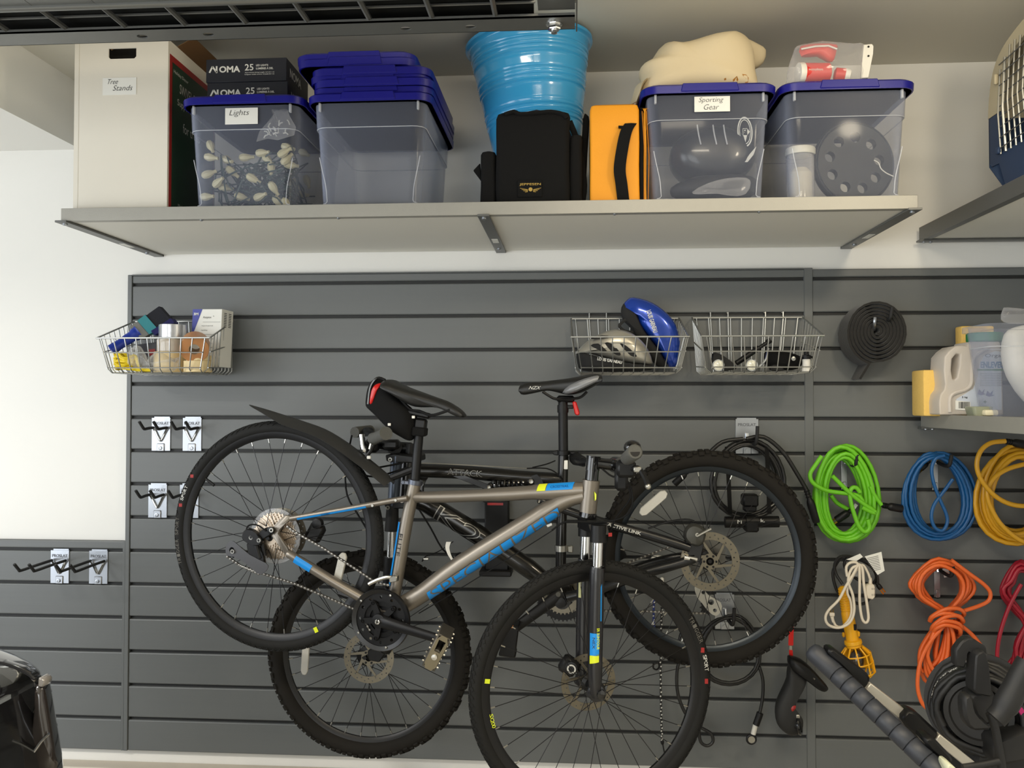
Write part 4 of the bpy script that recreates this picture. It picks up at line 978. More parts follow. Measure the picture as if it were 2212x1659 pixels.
STEELB = mt('tube_blue_grey', (62, 70, 82), .3, metal=.5)

def gear(c, ex, ez, r, n, d=.005):
    out = []
    for k in range(n):
        for q, rr2 in ((0, r-d), (.28, r-d), (.42, r), (.62, r), (.76, r-d)):
            a = 2*pi*(k+q)/n; out.append(c+ex*(rr2*cos(a))+ez*(rr2*sin(a)))
    return out
def wheel(bike, name, label, c, yaw, R, sec, tmat, rimmat, nsp, knobs, refl=None, valve=None, rim_in=.022, hubr=.026, ph=0.0, hubw=.035):
    e = V((cos(yaw), sin(yaw), 0)); n = V((sin(yaw), -cos(yaw), 0)); z = V((0, 0, 1)); c = V(c)
    Rc = R-sec-.003; Ro = Rc-sec*.75; Ri = Ro-rim_in
    rim = M()
    prof = [(Ro+.004, -.012), (Ro+.004, -.010), (Ro-.004, -.008), (Ro-.004, .008), (Ro+.004, .010), (Ro+.004, .012), (Ri+.008, .010), (Ri, .004), (Ri, -.004), (Ri+.008, -.010), (Ro+.004, -.012)]
    rim.lathe(prof, c, n, 96, caps=False, xd=e); w = part(name, rim, rimmat, bike, label=label, ang=50)
    m = M().torus(c, n, Rc, sec, 112, 14); part('tyre', m, tmat, w, ang=70)
    m = M()
    def knob(a, b, lt, lw, h, sk=0.0):
        d = e*cos(a)+z*sin(a); t = e*-sin(a)+z*cos(a)
        nn = d*cos(b)+n*sin(b); lat = n*cos(b)-d*sin(b)
        p = c+d*Rc+nn*(sec-.0018)
        t2 = (t+lat*sk).normalized(); l2 = (lat-t*sk).normalized()
        m.obox(p-t2*lt/2-l2*lw/2, t2*lt, l2*lw, nn*h)
    if knobs == 'city':
        N = 100
        for k in range(N):
            a = 2*pi*k/N
            for s_ in (-1, 1):
                knob(a, s_*.80, .010, .007, .0034, s_*.6); knob(a+.03, s_*.36, .013, .007, .0032, s_*.3)
            knob(a+.015, 0, .016, .004, .0034)
            if k % 2: knob(a+.02, 1.12, .006, .006, .0024, .8)
    else:
        N = 54
        for k in range(N):
            a = 2*pi*k/N
            for s_ in (-1, 1):
                knob(a, s_*.95, .015, .012, .0066); knob(a+.058, s_*.72, .011, .010, .0060)
                knob(a+.058*(k % 2), s_*.26, .014, .012, .0058, s_*.2)
    part('tread', m, tmat, w, kind='stuff')
    m = M(); m.lathe([(.006, -hubw-.018), (.0065, -hubw-.006), (.012, -hubw-.004), (hubr, -hubw), (hubr, -hubw+.004), (.014, -hubw+.010), (.014, hubw-.010), (hubr, hubw-.004), (hubr, hubw), (.012, hubw+.004), (.0065, hubw+.006), (.006, hubw+.018)], c, n, 20); part('hub', m, BLACKPL, w)
    for k in range(nsp):
        a = 2*pi*(k+.5)/nsp+ph; s_ = 1 if k % 2 else -1; cr = 1.15*(1 if (k//2) % 2 else -1)
        pr = c+(e*cos(a)+z*sin(a))*(Ri+.001); h = c+(e*cos(a+cr)+z*sin(a+cr))*(hubr-.004)+n*(s_*(hubw-.002))
        d = (pr-h).normalized()
        m = M().tube([h, pr-d*.013], .00105, 5, mi=0); m.tube([pr-d*.014, pr], .0019, 5, mi=1); part('spoke', m, [SPK, ALU], w)
    if refl:
        a, r_, L_, wd, ta = refl
        p = c+(e*cos(a)+z*sin(a))*r_+n*(hubw*.35); t = e*cos(ta)+z*sin(ta); q = e*-sin(ta)+z*cos(ta)
        m = M().prism([p+t*x*L_+q*y*wd-n*.004 for x, y in ((-.5, -.22), (-.38, -.5), (.38, -.5), (.5, -.22), (.5, .22), (.38, .5), (-.38, .5), (-.5, .22))], n*.010, .002); part('reflector', m, REFL, w)
    if valve is not None:
        d = e*cos(valve)+z*sin(valve); p = c+d*(Ri+.001)
        m = M().tube([p, p-d*.012, p-d*.013, p-d*.036], [.0042, .0042, .0052, .0048], 8); part('valve', m, BLACKPL, w)
    return w, e, n, Ri, Ro
def rotor(parent, name, c, e, n, R, off, arms=6, tw=.6):
    z = V((0, 0, 1)); c = V(c)+n*off; m = M(); r1 = R*.74
    hs = [circ(c, e, z, r1, 40)]
    for k in range(36):
        a = 2*pi*k/36; hs.append(circ(c+(e*cos(a)+z*sin(a))*(R*(.82 if k % 2 else .91)), e, z, R*.028, 6))
    plate(m, circ(c, e, z, R, 60), hs, n*.002)
    for k in range(arms):
        a = 2*pi*k/arms+.3; p0 = c+(e*cos(a)+z*sin(a))*.021; p1 = c+(e*cos(a+tw)+z*sin(a+tw))*(r1+.003)
        d = (p1-p0).normalized(); q = d.cross(n)*.0045; m.prism([p0-q, p0+q, p1+q*.7, p1-q*.7], n*.002)
    plate(m, circ(c, e, z, .024, 24), [circ(c, e, z, .012, 16)], n*.003)
    rt = part(name, m, ROTOR, parent)
    for k in range(6):
        a = 2*pi*k/6; part('rotor_bolt', M().lathe([(.0035, .002), (.0035, .0055), (.001, .0055)], c+(e*cos(a)+z*sin(a))*.018, n, 8), BLACKPL, rt)
def chain(parent, pts, n, pitch=.0116):
    P = [V(p) for p in pts]; L = []; acc = 0; want = 0
    for i in range(len(P)-1):
        d = (P[i+1]-P[i]); l = d.length
        while want <= acc+l: L.append(P[i]+d*((want-acc)/l)); want += pitch
        acc += l
    m = M()
    for i, p in enumerate(L):
        m.lathe([(.0014, -.0035), (.0034, -.0030), (.0034, .0040), (.0014, .0044)], p, n, 7, mi=0)
        if i+1 < len(L):
            d = (L[i+1]-p); dn = d.normalized(); q = dn.cross(n)*.0026
            for s_ in ((-.0036, .0028) if i % 2 else (-.0024, .0016)): m.prism([p-q+n*s_, p+q+n*s_, p+d+q+n*s_, p+d-q+n*s_], n*.0008, mi=1)
    part('chain', m, [mt('chain_roller', (150, 146, 138), .35, .9) if 'chain_roller' not in MATS else MATS['chain_roller'], mt('chain_plate', (96, 92, 86), .4, .8) if 'chain_plate' not in MATS else MATS['chain_plate']], parent, kind='stuff')
def on_tube(p0, p1, r, top):
    """(u along, angle-arc v) -> point on a tube; v = 0 faces 'top'"""
    d = (p1-p0).normalized(); t = (V(top)-d*V(top).dot(d)).normalized(); s = t.cross(d)
    return lambda u, v: p0+d*u+(t*cos(v/r)+s*sin(v/r))*(r+.0007)

# ---------------------------------------------- front bicycle: taupe hybrid
HR = V((.705, -.466, 1.109)); HF0 = V((1.665, -.637, .728))
P1 = Plane(HR, atan2(HF0.y-HR.y, HF0.x-HR.x)); N1 = P1.n; E1 = P1.e; Z_ = V((0, 0, 1))
HR = P1.p(597, 1157); HF = P1.p(1281, 1483)
bike1 = thing('bicycle', 'taupe hybrid bicycle with bright blue lettering hanging in front of the black one', 'bicycle', P1.p(880, 1320))
w, e, n, Ri, Ro = wheel(bike1, 'rear_wheel', None, HR, P1.yaw if hasattr(P1, 'yaw') else atan2(HF0.y-HR.y, HF0.x-HR.x)+.05, .352, .0185, TIRE, RIMB, 32, 'city', refl=(-.37, .235, .092, .026, 1.33), valve=pi-.66+.06, rim_in=.020, hubr=.028)
# tyre lettering
def tyre_text(parent, c, e, n, R, a0, s, h, mat, sgn=1, adv=.019, off=.0):
    m = M()
    for i, ch in enumerate(s):
        if ch == ' ': continue
        a = a0-sgn*adv*i; d = (e*cos(a)+Z_*sin(a)); t = (e*sin(a)-Z_*cos(a))*sgn; p = c+d*R+n*off
        text(m, ch, p-t*h*.45, t, d*sgn, h*.8, h)
    part('tyre_lettering', m, mat, parent)
tyre_text(w, HR, e, n, .329, pi+.28, 'TRIGGER SPORT', .011, mt('tyre_print', (96, 94, 88), .8), 1, .034, .0190)
tyre_text(w, HR, e, n, .329, pi-.32, 'SPORT', .010, WHITEDEC, 1, .030, .0190)
m = M()
for a in (pi-.26, pi-.56):
    d = e*cos(a)+Z_*sin(a); m.box(HR+d*.333+n*.0188, .010, .001, .010)
part('red_mark', m, BOXRED, w, kind='stuff')
m = M(); a = -1.10; d = e*cos(a)+Z_*sin(a); t = e*-sin(a)+Z_*cos(a); p = HR+d*(Ri+.003)+n*.0115; m.obox(p-t*.006, t*.012, d*.016, n*.001); part('rim_sticker', m, LIME, w)
FY = .30
wf, ef, nf, Rif, Rof = wheel(bike1, 'front_wheel', None, HF, FY, .352, .0185, TIRE, RIMB, 32, 'city', valve=-2.0, rim_in=.024, hubr=.024, ph=.03)
tyre_text(wf, HF, ef, nf, .328, .55, 'TRIGGER', .012, MATS['tyre_print'], 1, .036, .0190); tyre_text(wf, HF, ef, nf, .328, .20, 'SPORT', .011, WHITEDEC, 1, .028, .0190)
m = M()
for a in (.26, -.01): d = ef*cos(a)+Z_*sin(a); m.box(HF+d*.331+nf*.0188, .010, .001, .014)
part('red_mark', m, BOXRED, wf, kind='stuff')
m = M()
for i, ch in enumerate('SX200'):
    a = pi+.44-.030*i+.0; a = pi+.18+.026*i; d = (ef*cos(a)+Z_*sin(a)); t = (ef*-sin(a)+Z_*cos(a)); text(m, ch, HF+d*(Rif+.007)+nf*.0112-t*.004, t, -d, .008, .010)
part('rim_lettering', m, LIME, wf)
m = M(); a = pi-.13; d = ef*cos(a)+Z_*sin(a); t = ef*-sin(a)+Z_*cos(a); m.obox(HF+d*(Rif+.004)+nf*.0112-t*.006, t*.012, d*.014, nf*.001); part('rim_sticker', m, LIME, wf)
rotor(bike1, 'front_rotor', HF, ef, nf, .080, -.042)
m = M(); cp = P1.p(1226, 1442)+N1*-.02; m.box(cp, .05, .035, .05, .008, R=rotm('Y', .6)); m.lathe([(.012, 0), (.018, .001), (.018, .008), (.012, .009)], cp+V((.008, -.02, .0)), N1, 18); part('brake_caliper', m, BLACKPL, bike1)
m = M().lathe([(.0085, .002), (.0128, .002), (.0128, .004), (.0085, .004), (.0085, .002)], cp+V((.008, -.03, .0)), N1, 20, caps=False); part('caliper_ring', m, ALU, bike1)

def T1(m, L, r, off=0.0, n=14, k=3, **kw):
    P = P1.ps(L, off); return m.tube(smooth(P, k) if len(P) > 2 else P, r if not isinstance(r, list) else (r if len(P) == 2 else [r[min(len(r)-1, i//k)] for i in range(k*(len(P)-1)+1)]), n, **kw)
m = M()
T1(m, [(1277, 1037), (1270, 1107)], [.0245, .0235], n=20)
T1(m, [(884, 1074), (960, 1073), (1080, 1068), (1180, 1062), (1262, 1058)], [.0165, .0175, .020, .0235, .0215], n=16)
T1(m, [(1262, 1070), (1225, 1079), (1185, 1101), (1130, 1136), (1000, 1217), (915, 1280), (845, 1322)], [.0215, .0235, .0265, .0275, .0275, .0265, .024], n=18)
T1(m, [(897, 1043), (880, 1120), (858, 1250), (846, 1318)], [.0185, .0185, .0185, .020], n=16)
m.lathe([(.024, -.036), (.0255, -.034), (.0255, .034), (.024, .036)], P1.p(838, 1330), N1, 20)
for s_ in (.046, -.060):
    T1(m, [(880, 1076), (850, 1081), (740, 1101), (628, 1120)], .0085, s_*.0+s_, n=10)
    cs_ = [P1.p(x, y, s_*f) for x, y, f in ((838, 1322, .45), (790, 1296, .58), (720, 1256, .80), (640, 1206, 1), (622, 1195, 1))]
    m.tube(smooth(cs_, 3), [.014]*3+[.0152]*3+[.0145]*3+[.0125]*3+[.011], 12)
P0 = P1.p(880, 1076); m.tube([P0+N1*.046, P0+N1*-.06], .009, 10)
def drop(off, th):
    P = P1.ps([(630, 1113), (618, 1112), (603, 1126), (590, 1142), (586, 1153), (596, 1164), (606, 1178), (615, 1193), (622, 1201), (632, 1198), (624, 1184), (612, 1166), (602, 1152), (606, 1142), (618, 1130), (632, 1122)], off)
    m.prism(P, N1*th, .0015)
drop(.042, .009); drop(-.066, .009)
fr = part('frame', m, TAUPE, bike1, ang=50)
# blue lettering on the tubes
a_, b_ = P1.p(925, 1273), P1.p(1212, 1086); d_ = (b_-a_).normalized(); dn = V((0, 0, -1)); fn = on_tube(a_, b_, .0278, N1)
fnb = on_tube(a_, b_, .0281, N1); nb = 44; LB = (b_-a_).length
m = M().grid([[fnb(.004+(LB-.012)*i/nb+.35*(-.040+.034*j/5), -.040+.034*j/5) for j in range(6)] for i in range(nb+1)]); bb = part('blue_band', m, BLUEDEC, fr)
fnl = on_tube(a_, b_, .0286, N1)
m = M(); text(m, 'SPECIALIZED', (0, 0, 0), X1, Z1, LB-.024, .038, bold=-.012, sub=3, fn=lambda u, v: fnl(u+.004, -(.043-v)), shear=.2); part('tube_lettering', m, TAUPE, bb)
m = M(); a_, b_ = P1.p(877, 1115), P1.p(851, 1282); fs = on_tube(a_, b_, .0186, N1)
L_ = (b_-a_).length
for k in range(7):
    u0, u1 = L_*(.08+.82*k/7), L_*(.08+.82*(k+1)/7)
    rows = [[fs(u, -.010), fs(u, -.017), fs(u, -.023)] for u in (u0, u1)]; m.grid(rows)
part('blue_stripe', m, BLUEDEC, fr)
m = M(); text(m, 'ELITE', (0, 0, 0), X1, Z1, .066, .012, sub=1, fn=lambda u, v: fs(u+.050, v-.006)); part('tube_lettering', m, INK, fr)
m = M(); a_, b_ = P1.p(1135, 1065), P1.p(1250, 1058.5); ft = on_tube(a_, b_, .0236, N1+Z_*.9)
def band(u0, u1, v0, v1, nu=6, nv=4, f=ft): return [[f(u0+(u1-u0)*i/nu+.006*j/nv, v0+(v1-v0)*j/nv) for j in range(nv+1)] for i in range(nu+1)]
m.grid(band(.064, .140, -.012, .014)); part('blue_panel', m, BLUEDEC, fr)
m = M().grid(band(.038, .062, -.012, .014)); part('lime_panel', m, LIME, fr)
ft2 = on_tube(a_, b_, .0240, N1+Z_*.9); m = M(); text(m, 'CROSSTRAIL', (0, 0, 0), X1, Z1, .052, .008, fn=lambda u, v: ft2(u+.078, v-.006), sub=1); part('tube_lettering', m, mt('decal_navy', (20, 60, 120), .4), fr)
m = M().prism(P1.ps([(1284, 1062), (1288, 1068), (1288, 1078), (1285, 1082)], .022), N1*-.004); part('head_mark', m, LIME, fr)
for off in (.0555,):
    for k, L in enumerate(([(692, 1112), (790, 1096)], [(640, 1118), (712, 1108)])):
        q = P1.ps(L, off); dd = (q[1]-q[0]).normalized(); up = N1.cross(dd)*(-1 if N1.cross(dd).z < 0 else 1)
        f4 = on_tube(P1.p(628, 1120, .046), P1.p(850, 1081, .046), .0087, N1)
        L0 = (q[0]-P1.p(628, 1120, .046)).dot((P1.p(850, 1081, .046)-P1.p(628, 1120, .046)).normalized()); L1 = L0+(q[1]-q[0]).length
        m = M().grid([[f4(L0+(L1-L0)*i/6, -(.002+.0065*j/3)) for j in range(4)] for i in range(7)]); part('blue_stripe', m, BLUEDEC, fr)
f5 = on_tube(P1.p(640, 1206, .046), P1.p(720, 1256, .0375), .0152, N1)
m = M().grid([[f5(.0+.058*i/4, -.012+.024*j/4) for j in range(5)] for i in range(5)]); part('blue_stripe', m, BLUEDEC, fr)
part('frame_bolt', M().lathe([(.004, 0), (.004, .003), (.002, .003)], P1.p(855, 1080.5, .055), N1, 8), ALU, fr); part('frame_bolt', M().lathe([(.004, 0), (.004, .003), (.002, .003)], P1.p(805, 1092, .055), N1, 8), ALU, fr)

# seat post, clamp, saddle, bag
m = M(); T1(m, [(896, 1046), (905, 938)], .0138, n=16); m.box(P1.p(908, 922), .036, .034, .05, .006, R=rotm('Y', .12)); m.box(P1.p(905, 894), .07, .04, .016, .005, R=rotm('Y', .2)); part('seat_post', m, BLACKPL, bike1)
m = M(); q = P1.ps([(898, 1036), (896, 1048)]); d = (q[1]-q[0]).normalized(); m.lathe([(.0185, 0), (.0215, .001), (.0215, .014), (.0185, .015)], q[0], d, 20); m.box(P1.p(877, 1042, .004), .026, .018, .012, .002, R=rotm('Y', .1)); m.lathe([(.005, 0), (.005, .004), (.003, .004)], P1.p(871, 1042, .013), N1, 8); part('seat_clamp', m, mt('clamp_grey', (90, 94, 104), .35, .7), bike1)
sad = sm2([(838, 823), (847, 820), (858, 825), (881, 836), (912, 847), (943, 858), (966, 866), (982, 875), (996, 885), (1003, 894), (1004, 900), (998, 902), (984, 898), (972, 892), (958, 884), (940, 880), (918, 880), (900, 879), (884, 873), (868, 862), (852, 845)], 2, True)
def saddle_mesh(plane, outline, tail, nose, w0, w1, thick=.5):
    """saddle swept across: wide at the tail, narrow at the nose; outline in pixels"""
    m = M(); ts = [-1, -.92, -.72, -.4, 0, .4, .72, .92, 1]; rings = []
    tp, npx = V((tail[0], tail[1], 0)), V((nose[0], nose[1], 0)); ax_ = (npx-tp); L = ax_.length; ax_.normalize()
    cy = lambda u: 0
    for t in ts:
        ring = []
        for x, y in outline:
            u = min(1, max(0, ((V((x, y, 0))-tp).dot(ax_))/L)); wd = w0+(w1-w0)*min(1, (u/.62))**.8
            s = sqrt(max(0, 1-(abs(t)**2.6))) if abs(t) < 1 else .05
            mid = V((tp.x+ax_.x*L*u, tp.y+ax_.y*L*u, 0)); xx = x+(mid.x-x)*(1-s)*.35; yy = y+(mid.y+4-y)*(1-s)*.75
            ring.append(plane.p(xx, yy)+plane.n*(t*wd))
        rings.append(ring)
    return m.loft(rings)
sa = part('saddle', saddle_mesh(P1, sad, (845, 840), (1000, 893), .070, .022), mt('saddle_black', (26, 26, 25), .42), bike1, ang=60)
m = M()
for s_ in (-.02, .02): T1(m, [(862, 858), (885, 884), (906, 888), (930, 897), (950, 893), (972, 885)], .0042, s_, n=8)
part('saddle_rail', m, BLACKPL, sa, kind='stuff')
bag = sm2([(793, 875), (794, 858), (798, 838), (806, 823), (818, 817), (832, 822), (842, 834), (858, 856), (872, 870), (884, 880), (896, 896), (899, 915), (897, 938), (893, 948), (885, 952), (872, 946), (852, 934), (834, 918), (814, 897), (800, 884)], 2, True)
m = M(); pillow(m, P1.ps(bag), N1, .045, .045, 5, .004, .35); sb = part('saddle_bag', m, BLKF, bike1, label='black saddle bag with a red tail reflector')
m = M(); pillow(m, P1.ps(sm2([(799, 872), (803, 845), (809, 833), (818, 828), (826, 829), (818, 842), (812, 856), (805, 873)], 2, True), .036), N1, .012, .006, 3, 0, .5); part('red_reflector', m, RED, sb)
m = M(); T1(m, [(795, 873), (799, 840), (808, 822), (819, 816), (832, 821)], .004, .040, n=6); part('bag_piping', m, BLACKGL, sb)
for x, y in ((841, 917), (893, 901)): part('white_toggle', M().box(P1.p(x, y, .046), .009, .004, .008, .001), WHITEP, sb)
m = M().box(P1.p(907, 932), .040, .05, .026, .004, R=rotm('Y', .1)); part('bag_strap', m, BLKF, sb)

# mudguard
fl = smooth(P1.ps([(539, 874), (572, 883), (610, 895), (650, 908), (700, 926), (744, 952), (785, 982), (820, 1010), (850, 1036)]), 3)
rows = []
for i, q in enumerate(fl):
    u = i/(len(fl)-1); wd = .002+.040*min(1, u/.30)*(1-.25*max(0, u-.6)); t = (fl[min(i+1, len(fl)-1)]-fl[max(i-1, 0)]).normalized(); up = t.cross(N1); up = up if up.z > 0 else -up
    rows.append([q+N1*(wd*a)-up*(wd*.55*(a*a)) for a in (-1, -.6, -.25, 0, .25, .6, 1)])
m = M().grid(rows, 0, .0022); part('mudguard', m, mt('mudguard_black', (40, 40, 39), .5), bike1, ang=60)
m = M(); T1(m, [(846, 1032), (872, 1022), (898, 1012)], .010, 0, n=8); part('mudguard_stay', m, BLACKPL, bike1)

# cassette, derailleur, chain
cas = part('cassette', M().lathe([(.018, .008), (.02, .009), (.02, .036), (.012, .038)], HR, N1, 20), BLACKPL, bike1)
for k in range(9):
    r_ = .073-.0056*k; c = HR+N1*(.008+.0038*k); m = M()
    hs = [circ(c, E1, Z_, r_*.40, 18)]
    if k < 3: hs += [circ(c+(E1*cos(a)+Z_*sin(a))*(r_*.66), E1, Z_, r_*.11, 8) for a in [2*pi*j/7+.2*k for j in range(7)]]
    plate(m, gear(c, E1, Z_, r_, 34-2*k, .0042), hs, N1*.0018); part('cog', m, COGM, cas)
m = M().lathe([(.03, .006), (.083, .005), (.084, .006), (.084, .0068), (.03, .0075)], HR, N1, 44); part('spoke_guard', m, FILM, bike1, label='clear plastic spoke guard disc')
m = M(); q = P1.p(596, 1160, .05)
m.lathe([(.010, 0), (.011, .001), (.011, .008), (.006, .009)], P1.p(587, 1145, .052), N1, 14)
m.prism(P1.ps(sm2([(566, 1148), (580, 1138), (592, 1142), (590, 1154), (574, 1162), (558, 1164)], 2, True), .042), N1*.016, .003)
m.prism(P1.ps(sm2([(530, 1150), (540, 1140), (552, 1144), (568, 1158), (572, 1172), (560, 1178), (540, 1170), (530, 1164)], 2, True), .048), N1*.020, .004)
m.prism(P1.ps(sm2([(536, 1172), (552, 1174), (566, 1182), (574, 1204), (578, 1222), (570, 1230), (556, 1222), (544, 1202)], 2, True), .046), N1*.014, .004)
m.tube(P1.ps([(548, 1158), (562, 1206)], .058), .007, 8); m.tube(P1.ps([(566, 1166), (572, 1200)], .050), .006, 8)
dr = part('rear_derailleur', m, BLACKPL, bike1)
m = M(); plate(m, P1.ps(sm2([(488, 1186), (493, 1173), (502, 1168), (512, 1174), (540, 1198), (575, 1216), (580, 1226), (570, 1238), (556, 1238), (530, 1215), (505, 1202), (492, 1200)], 2, True), .060), [circ(P1.p(502, 1188, .060), E1, Z_, .009, 12)], N1*.003); part('cage', m, mt('cage_grey', (86, 86, 88), .4, .6), dr)
for x, y, r_ in ((503, 1190, .021), (556, 1212, .026)):
    c = P1.p(x, y, .046); m = M(); plate(m, gear(c, E1, Z_, r_, 11, .004), [circ(c, E1, Z_, .005, 10)], N1*.005); part('jockey_wheel', m, BLACKPL, dr)
for x, y in ((543, 1161), (560, 1167), (587, 1145), (503, 1191)):
    part('pivot_bolt', M().lathe([(.0036, 0), (.0066, 0), (.0066, .004), (.0036, .004), (.0036, 0)], P1.p(x, y, .064), N1, 12, caps=False), ALU, dr)
m = M(); T1(m, [(532, 1150), (534, 1138), (545, 1133), (560, 1136), (574, 1147)], .0026, .062, n=6); part('gear_cable', m, BLACKPL, dr)
BB = P1.p(837, 1330)
ch = P1.ps([(622, 1138), (632, 1146), (700, 1185), (770, 1230), (812, 1258), (840, 1264)], .044)
chain(bike1, ch, N1)
chain(bike1, P1.ps([(560, 1240), (520, 1222), (492, 1203)][::-1]+[(520, 1222), (560, 1237), (640, 1262), (720, 1296), (775, 1320), (800, 1362)], .044), N1)
chain(bike1, P1.ps([(512, 1178), (530, 1192), (560, 1186), (575, 1170)], .040), N1)
m = M(); m.box(P1.p(682, 1150, -.045), .05, .03, .06, .01, R=rotm('Y', .5)); m.lathe([(.012, 0), (.016, .002), (.016, .02), (.010, .022)], P1.p(690, 1130, -.04), N1, 14); part('rear_brake_caliper', m, BLACKPL, bike1)
rotor(bike1, 'rear_rotor', HR, E1, N1, .080, -.040)
# crankset
crk = part('crankset', M().lathe([(.014, .030), (.020, .034), (.022, .060), (.020, .070), (.010, .072)], BB, N1, 24), SOFTBLK, bike1)
for r_, o_, nt_ in ((.085, .046, 48), (.066, .040, 36), (.046, .033, 24)):
    c = BB+N1*o_; m = M(); hs = [circ(c, E1, Z_, r_*.58 if r_ > .05 else r_*.5, 30)]
    if r_ > .08: hs = [circ(c, E1, Z_, r_*.62, 30)]+[circ(c+(E1*cos(a)+Z_*sin(a))*(r_*.77), E1, Z_, r_*.055, 8) for a in [2*pi*j/12 for j in range(12)]]
    plate(m, gear(c, E1, Z_, r_, nt_, .004), hs, N1*.0025); part('chainring', m, SOFTBLK, crk)
m = M().lathe([(.076, .050), (.076, .052), (.088, .056), (.0905, .052), (.0905, .048), (.088, .048), (.088, .052), (.076, .050)], BB, N1, 60, caps=False); part('chain_guard', m, mt('guard_black', (16, 16, 17), .32), crk)
m = M()
for k in range(5):
    a = radians(-31+72*k); d = E1*cos(a)+Z_*sin(a); q = d.cross(N1)
    m.prism([BB+N1*.048+d*.012-q*.011, BB+N1*.048+d*.012+q*.011, BB+N1*.048+d*.045+q*.0065, BB+N1*.048+d*.056+q*.0085, BB+N1*.048+d*.062, BB+N1*.048+d*.056-q*.0085, BB+N1*.048+d*.045-q*.0065], N1*.010, .002)
part('spider', m, SOFTBLK, crk)
for k in range(5):
    a = radians(-31+72*k); d = E1*cos(a)+Z_*sin(a); part('chainring_bolt', M().lathe([(.003, .056), (.0052, .056), (.0052, .0605), (.003, .0605), (.003, .056)], BB+d*.053, N1, 12, caps=False), BLACKGL, crk)
    a += .45; d = E1*cos(a)+Z_*sin(a); part('guard_bolt', M().lathe([(.0034, .052), (.0034, .057), (.001, .0575)], BB+d*.079, N1, 8), ALU, crk)
pe = P1.p(955, 1382, .085); p0 = BB+N1*.062; d = (pe-p0).normalized(); q = d.cross(N1).normalized()
m = M(); rings = []
for f, wd, th in ((-.02, .014, .010), (0, .019, .014), (.2, .0175, .014), (.5, .0145, .012), (.85, .0135, .011), (1.0, .014, .011), (1.06, .009, .008)):
    c = p0+(pe-p0)*f; rings.append([c+q*(wd*cos(a))+N1*(th*.75*sin(a)) for a in [2*pi*j/12 for j in range(12)]])
m.loft(rings); part('crank_arm', m, SOFTBLK, crk)
part('crank_bolt', M().lathe([(.0075, 0), (.0075, .004), (.005, .006), (.004, .004), (.001, .004)], BB+N1*.073, N1, 12), CHROME, crk)
po = pe+N1*.012; t = V((P1.p(955, 1350)-P1.p(912, 1432))).normalized(); wv = (N1+E1*.25).normalized(); u2 = t.cross(wv).normalized(); wv = u2.cross(t)
m = M()
for s_ in (-1, 1): m.obox(po+u2*(s_*.016-.003)-t*.05, u2*.006, t*.10, wv*.085, .002)
for s_ in (-1, 1): m.obox(po+t*(s_*.048-.003)-u2*.019, u2*.038, t*.006, wv*.085, .002)
m.tube([po-N1*.01, po+wv*.085], .010, 10); pdl = part('pedal', m, mt('pedal_grey', (96, 92, 84), .4, .7), crk)
m = M()
for s_ in (-1, 1):
    for k in range(3):
        for v in (.015, .045, .075): m.lathe([(.0025, 0), (.0025, .005), (.001, .006)], po+t*(-.04+.04*k)+u2*(s_*.019)+wv*v, u2*s_, 6)
part('pedal_pin', m, CHROME, crk, kind='stuff')
plate(m := M(), [po+wv*.086+t*x+u2*y for x, y in ((-.05, -.009), (-.035, -.017), (.035, -.017), (.052, -.008), (.052, .008), (.035, .017), (-.035, .017), (-.05, .009))], [[po+wv*.086+t*x+u2*y for x, y in ((.004, -.008), (.038, -.010), (.038, .010), (.004, .008))]], wv*.004); part('pedal_cage', m, mt('pedal_gold', (128, 120, 100), .35, .8), crk)
m = M().lathe([(.008, 0), (.009, .001), (.008, .006), (.001, .007)], po+wv*.090-t*.010, wv, 12); part('pedal_cap', m, CHROME, crk)
po2 = BB-N1*.075-(pe-p0)*1.0; m = M().tube([BB-N1*.06, po2], .012, 8); part('crank_arm', m, SOFTBLK, crk)
m = M(); T1(m, [(797, 1262), (815, 1253), (835, 1247), (848, 1248)], .006, .060, n=8); m.prism(P1.ps([(846, 1246), (855, 1240), (863, 1243), (862, 1254), (846, 1256)], .052), N1*.02, .002); part('front_derailleur', m, ALU, bike1)

# fork, stem, bar
sd0 = (P1.p(1277, 1037)-P1.p(1270, 1107)).normalized()
def F(x, y, s): return P1.p(x, y)+nf*s
m = M(); m.tube([F(1271, 1107, 0), F(1269, 1117, 0)], .0245, 20); part('headset_cup', m, BLACKGL, bike1)
m = M(); ck = [F(1276, 1122, .0)]; cr1 = F(1276, 1150, .0)
for s_ in (-.055, .055):
    m.tube([F(1279, 1128, s_), F(1279, 1164, s_)], [.021, .0225], 16)
m.loft([[F(1258, 1120, -.045), F(1298, 1122, -.045), F(1298, 1122, .045), F(1258, 1120, .045)], [F(1262, 1146, -.062), F(1300, 1148, -.062), F(1300, 1148, .062), F(1262, 1146, .062)]]); fk = part('fork_crown', m, BLACKPL, bike1)
m = M(); m.obox(F(1294, 1150, .078), ef*.010, Z_*.010, nf*.0005); part('fork_badge', m, BOXRED, fk)
